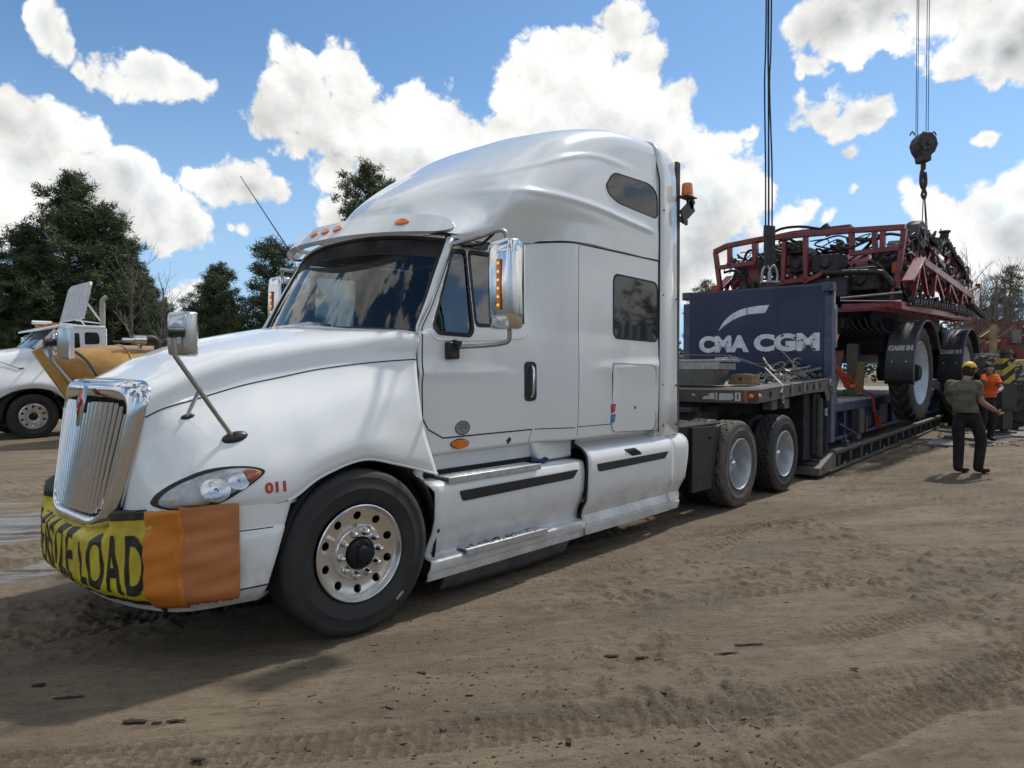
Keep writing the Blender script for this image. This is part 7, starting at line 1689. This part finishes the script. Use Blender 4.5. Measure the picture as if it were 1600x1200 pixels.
# brush and litter at the foot of the woods
bm2 = MB()
for i in range(900):
    d = rb.uniform(30, 75); a = rb.choice((rb.uniform(.50,.80), rb.uniform(-.9,-.35))); p = C0+Fd*d+Rd*d*a; s = rb.uniform(.15,.5)
    bm2.add([(p.x-s, p.y, 0), (p.x+s, p.y+s*.5, 0), (p.x+rb.uniform(-.2,.2), p.y, s*rb.uniform(.8,2))], [(0,1,2)])
tag(bm2.build('underbrush', mneed[1], smooth=0), kind='stuff')

# ---------------- parked white truck on the left
pt = thing('parked_truck', 'white day cab truck with roof deflector parked behind on the left', 'truck', (2.17,15.52,0), R(-1.3))
def PT(name, mb, m, parent=pt, **k): return mb.build(name, m, parent, **k)
W2 = M['white2']
def mirror_y(P): return [(x, 2.4-y, z) for x, y, z in P]
HN = [[(-1.5,.15,.85),(-1.5,.12,1.2),(-1.5,.28,1.48),(-1.5,.62,1.62),(-1.5,1.2,1.66)],[(-.85,.02,.80),(-.85,.0,1.15),(-.85,.15,1.52),(-.85,.5,1.84),(-.85,1.2,1.93)],[(-.60,-.02,.98),(-.62,-.02,1.2),(-.6,.10,1.50),(-.6,.42,1.92),(-.6,1.2,2.02)],
      [(-.30,-.02,1.12),(-.3,-.03,1.26),(-.3,.08,1.50),(-.3,.36,1.98),(-.3,1.2,2.08)],[(.05,-.02,1.16),(.05,-.03,1.30),(.05,.08,1.52),(.05,.32,2.04),(.05,1.2,2.14)],[(.40,-.02,1.08),(.4,-.02,1.24),(.38,.08,1.52),(.34,.30,2.06),(.3,1.2,2.16)],[(.66,-.02,.86),(.62,.0,1.15),(.56,.10,1.52),(.50,.30,2.06),(.35,1.2,2.18)]]
A = dense(HN, 5, 5).tolist(); mb = MB(); mb.grid(A); mb.grid([list(reversed(mirror_y(r))) for r in A]); PT('hood', mb, W2, smooth=60, solid=.01)
for q, z in enumerate((1.76,1.66)): PT('hood_vent', MB().prism(rpoly([(-.28+.0*q,z+.035),(.06,z+.035),(.04,z-.03),(-.30,z-.03)], .02, 3), .19, .26), M['seal'])
PT('bumper', MB().box((-1.25,1.2,.62), (.5,2.3,.42)), M['chrome_dull'], bevel=.04)
for y0 in (0, 2.4):
    s_ = 1 if y0 == 0 else -1
    cab_p = [(.50,1.10),(.50,2.08),(.62,2.12),(.98,2.58),(1.05,2.66),(2.0,2.66),(2.08,2.55),(2.12,1.10)]
    cab_p = [(.42,1.05),(.42,2.08),(.50,2.14),(.52,2.50),(.62,2.62),(1.45,2.66),(1.55,2.58),(1.58,2.2),(1.58,1.05)]
    PT('cab_side', MB().prism(cab_p, y0+.14*s_, y0+.17*s_), W2)
    w_ = PT('door_window', MB().prism(rpoly([(.58,2.10),(.60,2.44),(.98,2.48),(1.0,2.10)], .05), y0+.132*s_, y0+.14*s_), M['glass_dark'])
    PT('rear_quarter_window', MB().prism(rpoly([(1.10,2.20),(1.10,2.50),(1.38,2.50),(1.42,2.40),(1.42,2.22)], .05), y0+.132*s_, y0+.14*s_), M['glass_dark'])
    PT('door_mirror', MB().box((.38, y0-.20*s_, 2.22), (.10,.20,.42)), M['chrome'], bevel=.03); PT('mirror_arm', MB().tube([(.5,y0+.1*s_,2.45),(.42,y0-.2*s_,2.47),(.40,y0-.2*s_,1.98),(.5,y0+.1*s_,1.95)], .015, 6), M['steel_arm'])
PT('cab_roof', MB().box((1.05,1.2,2.63), (1.0,2.15,.07)).box((1.57,1.2,1.9),(.03,2.15,1.4)), W2, bevel=.03)
PT('windscreen', MB().grid([[(-.02+.12*abs(u)**2, 1.2-u*.98, 2.10),(.42+.05*abs(u)**2, 1.2-u*.95, 2.52)] for u in np.linspace(-1,1,9)]), M['glass'], smooth=60)
for y0, s_ in ((0,1),(2.4,-1)): PT('pillar', MB().beam((.12,y0+.20*s_,2.06),(.50,y0+.22*s_,2.54),.07,.07), W2)
PT('sun_visor', MB().prism([(.18,2.50),(.20,2.55),(.62,2.68),(.68,2.62)], .15, 2.25), W2, bevel=.01)
for y in (.5,1.2,1.9): PT('roof_lamp', MB().box((.55,y,2.69), (.14,.07,.05)), M['amber'], bevel=.01)
PT('horn', MB().cyl((.1,.5,2.70),(.5,.5,2.72),.05,.03,n=12), W2)
# deflector: tilted board on struts
mb = MB(); Q = [(.52,2.72),(1.18,3.66)]; n_ = Vector((-(3.66-2.72), 0, 1.18-.52)).normalized()
P0 = [Vector((1.08,.25,2.84)), Vector((1.27,.30,3.68)), Vector((1.31,.42,3.77)), Vector((1.31,1.95,3.77)), Vector((1.27,2.08,3.68)), Vector((1.08,2.14,2.84))]; n_ = Vector((-.95,0,.22)).normalized()
mb.add([p for p in P0]+[p-n_*.05 for p in P0], [(0,1,2,3,4,5),(11,10,9,8,7,6)]+[(i,(i+1)%6,6+(i+1)%6,6+i) for i in range(6)]); PT('roof_deflector', mb, mat('deflector_grey_white', (.55,.56,.58), .5, var=.2), smooth=0)
for y in (.5,1.9): PT('deflector_strut', MB().beam((1.62,y,2.72),(1.22,y,3.3),.035,.035).beam((1.0,y,2.80),(1.62,y,2.74),.03,.03), W2)
PT('exhaust_stack', MB().cyl((1.60,.5,1.5),(1.60,.5,3.25),.065,n=16).tube([(1.60,.5,3.22),(1.61,.5,3.34),(1.70,.5,3.42)],.06,12,smooth=3), mat('stack_beige', (.38,.36,.31), .55, var=.3))
PT('wheel_well', MB().grid([[(.60*math.cos(R(a)), y, .52+.62*math.sin(R(a))) for y in (.0,.7)] for a in np.linspace(-10,190,20)]).box((0,.72,.8),(1.2,.02,.9)), M['void'], solid=.005)
def small_wheel(x, y, parent, sd=1):
    hb = hub_plate(10, .175, .262, .222, .027, lambda r: .04); hb.lathe([(.292,.012),(.281,.006),(.262,.040)], n=40); hb.lathe([(.175,.04),(.155,.014),(.092,.02),(.088,.06)], n=32)
    o = hb.build('wheel', M['alu'], parent, smooth=40); tyre_mesh(.515,.292,.29,'rib',n=72).build('tyre', M['rubber'], o, smooth=35); MB().lathe([(.088,.05),(.08,-.02),(.0001,-.03)], n=16).build('hub', M['void'], o)
    for i in range(10):
        a = 2*math.pi*i/10; MB().cyl((.13*math.cos(a),.02,.13*math.sin(a)),(.13*math.cos(a),-.03,.13*math.sin(a)),.018,n=8).build('lug_nut', M['chrome'], o)
    MB().lathe([(.29,.03),(.27,.28)], n=32).build('barrel', M['void'], o)
    o.location = (x, y, .515); o.rotation_euler = (0,0,0 if sd > 0 else math.pi); return o
small_wheel(0, .0, pt); small_wheel(0, 2.4, pt, -1)
for x in (5.4, 6.8): small_wheel(x, .0, pt); small_wheel(x, 2.4, pt, -1)
PT('chassis', MB().box((3.6,1.2,.8), (8.0,.9,.28)), M['void'])
PT('step_tank', MB().cyl((.75,.35,.72),(1.5,.35,.72),.28,n=20), M['alu'])
PT('door_handle', MB().beam((.62,.13,1.70),(.86,.13,1.42),.03,.05), M['seal'])
PT('aerial', MB().cyl((-1.0,.3,1.95),(-.25,.1,1.62),.006,n=5).cyl((-.25,.1,1.62),(-.15,.12,1.63),.012,n=6), M['seal'])
# gold tank trailer standing in front of the cab's tail
mgold = mat('gold_paint', (.42,.22,.035), .36, var=.35, vscale=2.5, col2=(.28,.14,.02), coat=.3)
gt = thing('tank_trailer', 'gold painted tank trailer with pipe fittings beside the parked white truck', 'tank trailer', (2.17,13.55,0), R(-1.3))
def GT(name, mb, m, parent=gt, **k): return mb.build(name, m, parent, **k)
mb = MB(); rows = []
for i in range(25):
    t = i/24; x = -.10+1.25*t; k = math.sin(min(1, t*1.0)*math.pi/2)**.6 if t > 0 else .02
    rows.append([(x, .1+1.05*k*math.cos(a), 2.14-.80+(.80*k*math.sin(a) if math.sin(a) > 0 else .95*k*math.sin(a))+(1-k)*.55) for a in np.linspace(0, 2*math.pi, 40, endpoint=False)])
rows.append([(8.2, p[1], p[2]) for p in rows[-1]]); mb.grid(rows, cv=True); GT('tank_shell', mb, mgold, smooth=50)
GT('tank_band', MB().tube([(1.15, .1+1.06*math.cos(a), 1.34+(.81 if math.sin(a) > 0 else .96)*math.sin(a)) for a in np.linspace(0, 2*math.pi, 41)], .018, 6), mgold)
GT('walkway', MB().box((5.0,.1,2.17),(6,.5,.03)), M['frame'])
GT('drawbar', MB().beam((-.55,-.5,2.0),(.10,-.5,.95),.14,.16), mgold)
GT('cowl_edge', MB().tube([(-.05,-.4,2.12),(.25,-.85,1.8),(.45,-.99,1.4),(.75,-1.0,1.0)], .03, 8, smooth=4), M['frame'])
GT('valve', MB().cyl((1.05,-.5,2.24),(1.3,-.5,2.24),.05,n=12).cyl((1.28,-.5,2.25),(1.52,-.5,2.25),.10,n=16).cyl((1.4,-.5,2.05),(1.4,-.5,2.25),.05,n=10), M['chrome'])
GT('elbow', MB().tube([(1.5,-.5,2.26),(1.64,-.5,2.29),(1.76,-.5,2.22),(1.78,-.5,2.02)], .075, 10, smooth=4), M['frame'])
GT('fitting', MB().cyl((2.05,-.5,2.1),(2.05,-.5,2.27),.07,n=14).cyl((2.05,-.5,2.27),(2.05,-.5,2.31),.09,n=14), M['chrome_dull'])
GT('pipe', MB().tube([(.9,-.4,2.20),(1.9,-.45,2.20),(2.6,-.4,2.18)], .02, 6), M['frame'])
for x in (5.9,7.2): small_wheel(x, -.95, gt)
GT('tank_leg', MB().box((2.4,-.4,.35),(.12,.12,.7)).box((2.4,-.4,.02),(.3,.3,.04)), M['frame'])

# ---------------- outrigger, plates, machinery at the right
org = thing('crane_outrigger', 'dark crane outrigger leg with yellow and black stripes at the right edge', 'outrigger', at(17.1, 11.97))
mstr = bpy.data.materials.new('hazard_stripes'); mstr.use_nodes = True; nt = mstr.node_tree; b_ = nt.nodes['Principled BSDF']
tcn = nt.nodes.new('ShaderNodeTexCoord'); mp = nt.nodes.new('ShaderNodeMapping'); mp.inputs['Rotation'].default_value = (R(0),R(38),R(0)); wv = nt.nodes.new('ShaderNodeTexWave'); wv.wave_type = 'BANDS'; wv.bands_direction = 'Z'; wv.inputs['Scale'].default_value = 1.35; wv.inputs['Distortion'].default_value = .2
rp = nt.nodes.new('ShaderNodeValToRGB'); rp.color_ramp.interpolation = 'CONSTANT'; rp.color_ramp.elements[0].color = (.02,.02,.02,1); rp.color_ramp.elements[1].position = .5; rp.color_ramp.elements[1].color = (.50,.36,.03,1)
nt.links.new(tcn.outputs['Object'], mp.inputs[0]); nt.links.new(mp.outputs[0], wv.inputs['Vector']); nt.links.new(wv.outputs[0], rp.inputs[0]); nt.links.new(rp.outputs[0], b_.inputs['Base Color']); b_.inputs['Roughness'].default_value = .6
OM = Matrix.Rotation(YAW-R(90), 3, 'Z')
_sh = MB().box((0,0,1.55),(.30,.30,.62)).build('striped_housing', mstr, org, bevel=.01); _sh.rotation_euler = (0,0,YAW-R(90)); MB().box((-.02,0,.95),(.36,.34,.62),OM).build('jack_housing', M['frame'], org, bevel=.01)
MB().cyl((0,0,.08),(0,0,.8),.085,n=16).box((0,0,.5),(.24,.24,.7),OM).build('jack_leg', M['frame'], org, bevel=.005); MB().cyl((0,0,.02),(0,0,.10),.26,n=20).build('jack_foot', mdk, org)
MB().cyl((0,0,1.85),(0,0,2.0),.12,n=14).cyl((0,0,2.0),(0,0,2.08),.16,.12,n=14).build('jack_cap', mdk, org); MB().box((-.16,-.1,1.74),(.06,.05,.09)).build('lamp', mlab, org)
MB().beam(-Rd*.12+Vector((0,0,1.15)), -Rd*.5+Fd*2.6+Vector((0,0,1.15)), .28,.34).build('outrigger_beam', M['frame'], org, bevel=.01)
mpl = mat('wet_plate', (.26,.25,.24), .35, var=.5, vscale=4, col2=(.12,.10,.08))
for (d, r_, a, b2, an, lb) in ((17.0,12.0,1.3,1.0,20,'grey ground mat under the outrigger foot'),(16.4,10.9,1.6,.7,-20,'pale timber mat lying between the worker and the outrigger'),(14.9,9.2,1.2,.6,5,'pale plate on the ground behind the man in the cap')):
    o = MB().box((0,0,.03),(a,b2,.06)).build('ground_mat', mpl, None, bevel=.01); o.location = at(d, r_); o.rotation_euler = (0,0,R(an)); tag(o, lb, 'ground mat')
# second machine far right: red mast frames, yellow boom, tyre
bt = thing('loose_tractor_tyre', 'big black tractor tyre standing behind the worker in orange', 'tyre', at(19.4, 13.0), YAW-R(90)+R(8))
P = []; n = 132
for i in range(n):
    t = 2*math.pi*i/n; row = []
    for j, (r, a) in enumerate([(.62,.1),(.75,.0),(1.0,.02),(1.08,.08)]+[(1.10, v) for v in np.linspace(.12,.88,9)]+[(1.08,.92),(1.0,.98),(.75,1.0),(.62,.9)]):
        u = (a-.5)*2
        if r > 1.05 and ((i/n*20+abs(u)*1.2) % 1) < .4: r += .07
        row.append((a*1.1-.55, r*math.cos(t), r*math.sin(t)+.88))
    P.append(row)
tyb = MB().grid(P, cu=True, cv=True).build('tyre_casing', mag, bt, smooth=30); MB().lathe([(.62,-.35),(.5,-.1),(.0001,-.1)], c=(0,0,.88), n=28, axis='x').build('rim', mfen, bt)
mach = thing('red_machine', 'dusty red and yellow field machine with folded frames at the right edge', 'machine', at(27, 19.3), YAW-R(90))
mrd = mat('faded_red', (.20,.05,.04), .6, var=.4, vscale=3); myl = mat('dusty_yellow', (.30,.24,.10), .6, var=.4, vscale=3)
def MA(name, mb, m, **k): return mb.build(name, m, mach, **k)
for i in range(2):
    for j in range(5): MA('mast_post', MB().beam((-1.6+j*.85,i*1.2,1.6),(-1.6+j*.85,i*1.2,3.5+.2*math.sin(j*2)),.06,.06), mrd)
    MA('mast_rail', MB().beam((-1.9,i*1.2,3.35),(2.2,i*1.2,3.4),.06,.07), mrd); MA('mast_rail', MB().beam((-1.7,i*1.2,2.8),(2.2,i*1.2,2.7),.08,.08), mrd)
    for j in range(4): MA('mast_brace', MB().beam((-1.6+j*.85,i*1.2,2.75),(-.75+j*.85,i*1.2,3.35),.05,.05), mrd)
MA('yellow_boom', MB().beam((-2.4,.3,1.9),(-.3,.6,3.2),.16,.22), myl); MA('yellow_arm', MB().beam((.6,-.4,2.0),(3.0,.2,2.7),.35,.30), myl); MA('yellow_post', MB().beam((-1.0,-.2,1.6),(-1.0,-.2,3.3),.18,.18), myl)
MA('machine_bed', MB().box((.3,.4,1.65),(4.2,2.0,.16)), M['frame']); MA('machine_body', MB().box((.8,.5,2.1),(1.8,1.4,.7)).cyl((-.4,-.2,2.4),(-.4,.8,2.4),.35,n=18), mrd, bevel=.03)
for j in range(3): MA('spindle', MB().cyl((-.2+j*.8,-.3,2.6),(-.2+j*.8,-.3,3.1),.16,n=12), mat('faded_grey', (.22,.20,.20), .6, var=.4))
for j in (-1.2,.4,1.7): MA('wheel', MB().cyl((j,-.7,.55),(j,-.3,.55),.55,n=24), M['rubber'], bevel=.04)
fb_ = thing('flatbed_trailer', 'dark low flatbed trailer parked beyond the outrigger at the right edge', 'trailer', at(21.5, 15.6), YAW-R(90)-R(4))
MB().box((1.5,.6,1.12),(5.6,2.2,.12)).build('bed', mlab if 0 else mat('pale_bed', (.22,.22,.21), .6, var=.4), fb_, bevel=.01); MB().box((1.5,.6,.82),(5.4,1.9,.46)).build('side_box', M['frame'], fb_, bevel=.02)
MB().box((.2,-.38,.72),(1.5,.06,.62)).build('locker', M['frame'], fb_, bevel=.02); MB().box((2.3,-.38,.72),(1.4,.06,.62)).build('locker', M['frame'], fb_, bevel=.02)
for j in (-.6,3.4): MB().cyl((j,-.3,.5),(j,.1,.5),.5,n=24).build('wheel', M['rubber'], fb_, bevel=.04)
MB().box((.6,.2,1.55),(1.2,.9,.7)).build('generator', mat('generator_yellow', (.48,.36,.05), .5, var=.3), fb_, bevel=.05)
# scraps of pale debris on the wet ground by the trailer
mb = MB()
for i in range(110):
    d = rb.uniform(14.5,18.5); r_ = d*rb.uniform(.60,.74); p = at(d, r_); s = rb.uniform(.02,.07); mb.box((p[0],p[1],.02),(s*1.6,s*.7,s*.4),Matrix.Rotation(rb.random()*3,3,'Z'))
tag(mb.build('ground_scraps', mpl, smooth=0), kind='stuff')
# far lamp post and distant building hint beyond the container
lp = thing('lamp_post', 'thin distant street lamp left of the cab above the pines', 'street lamp', at(60, -20.9)); MB().cyl((0,0,0),(0,0,11.4),.07,.05,n=8).build('post', mlab, lp); MB().tube([(0,0,11.3),(.2,0,11.9),(.9,-.2,12.1)], .05, 6, smooth=3).box((1.1,-.22,12.1),(.5,.2,.1)).build('lamp_head', mlab, lp)
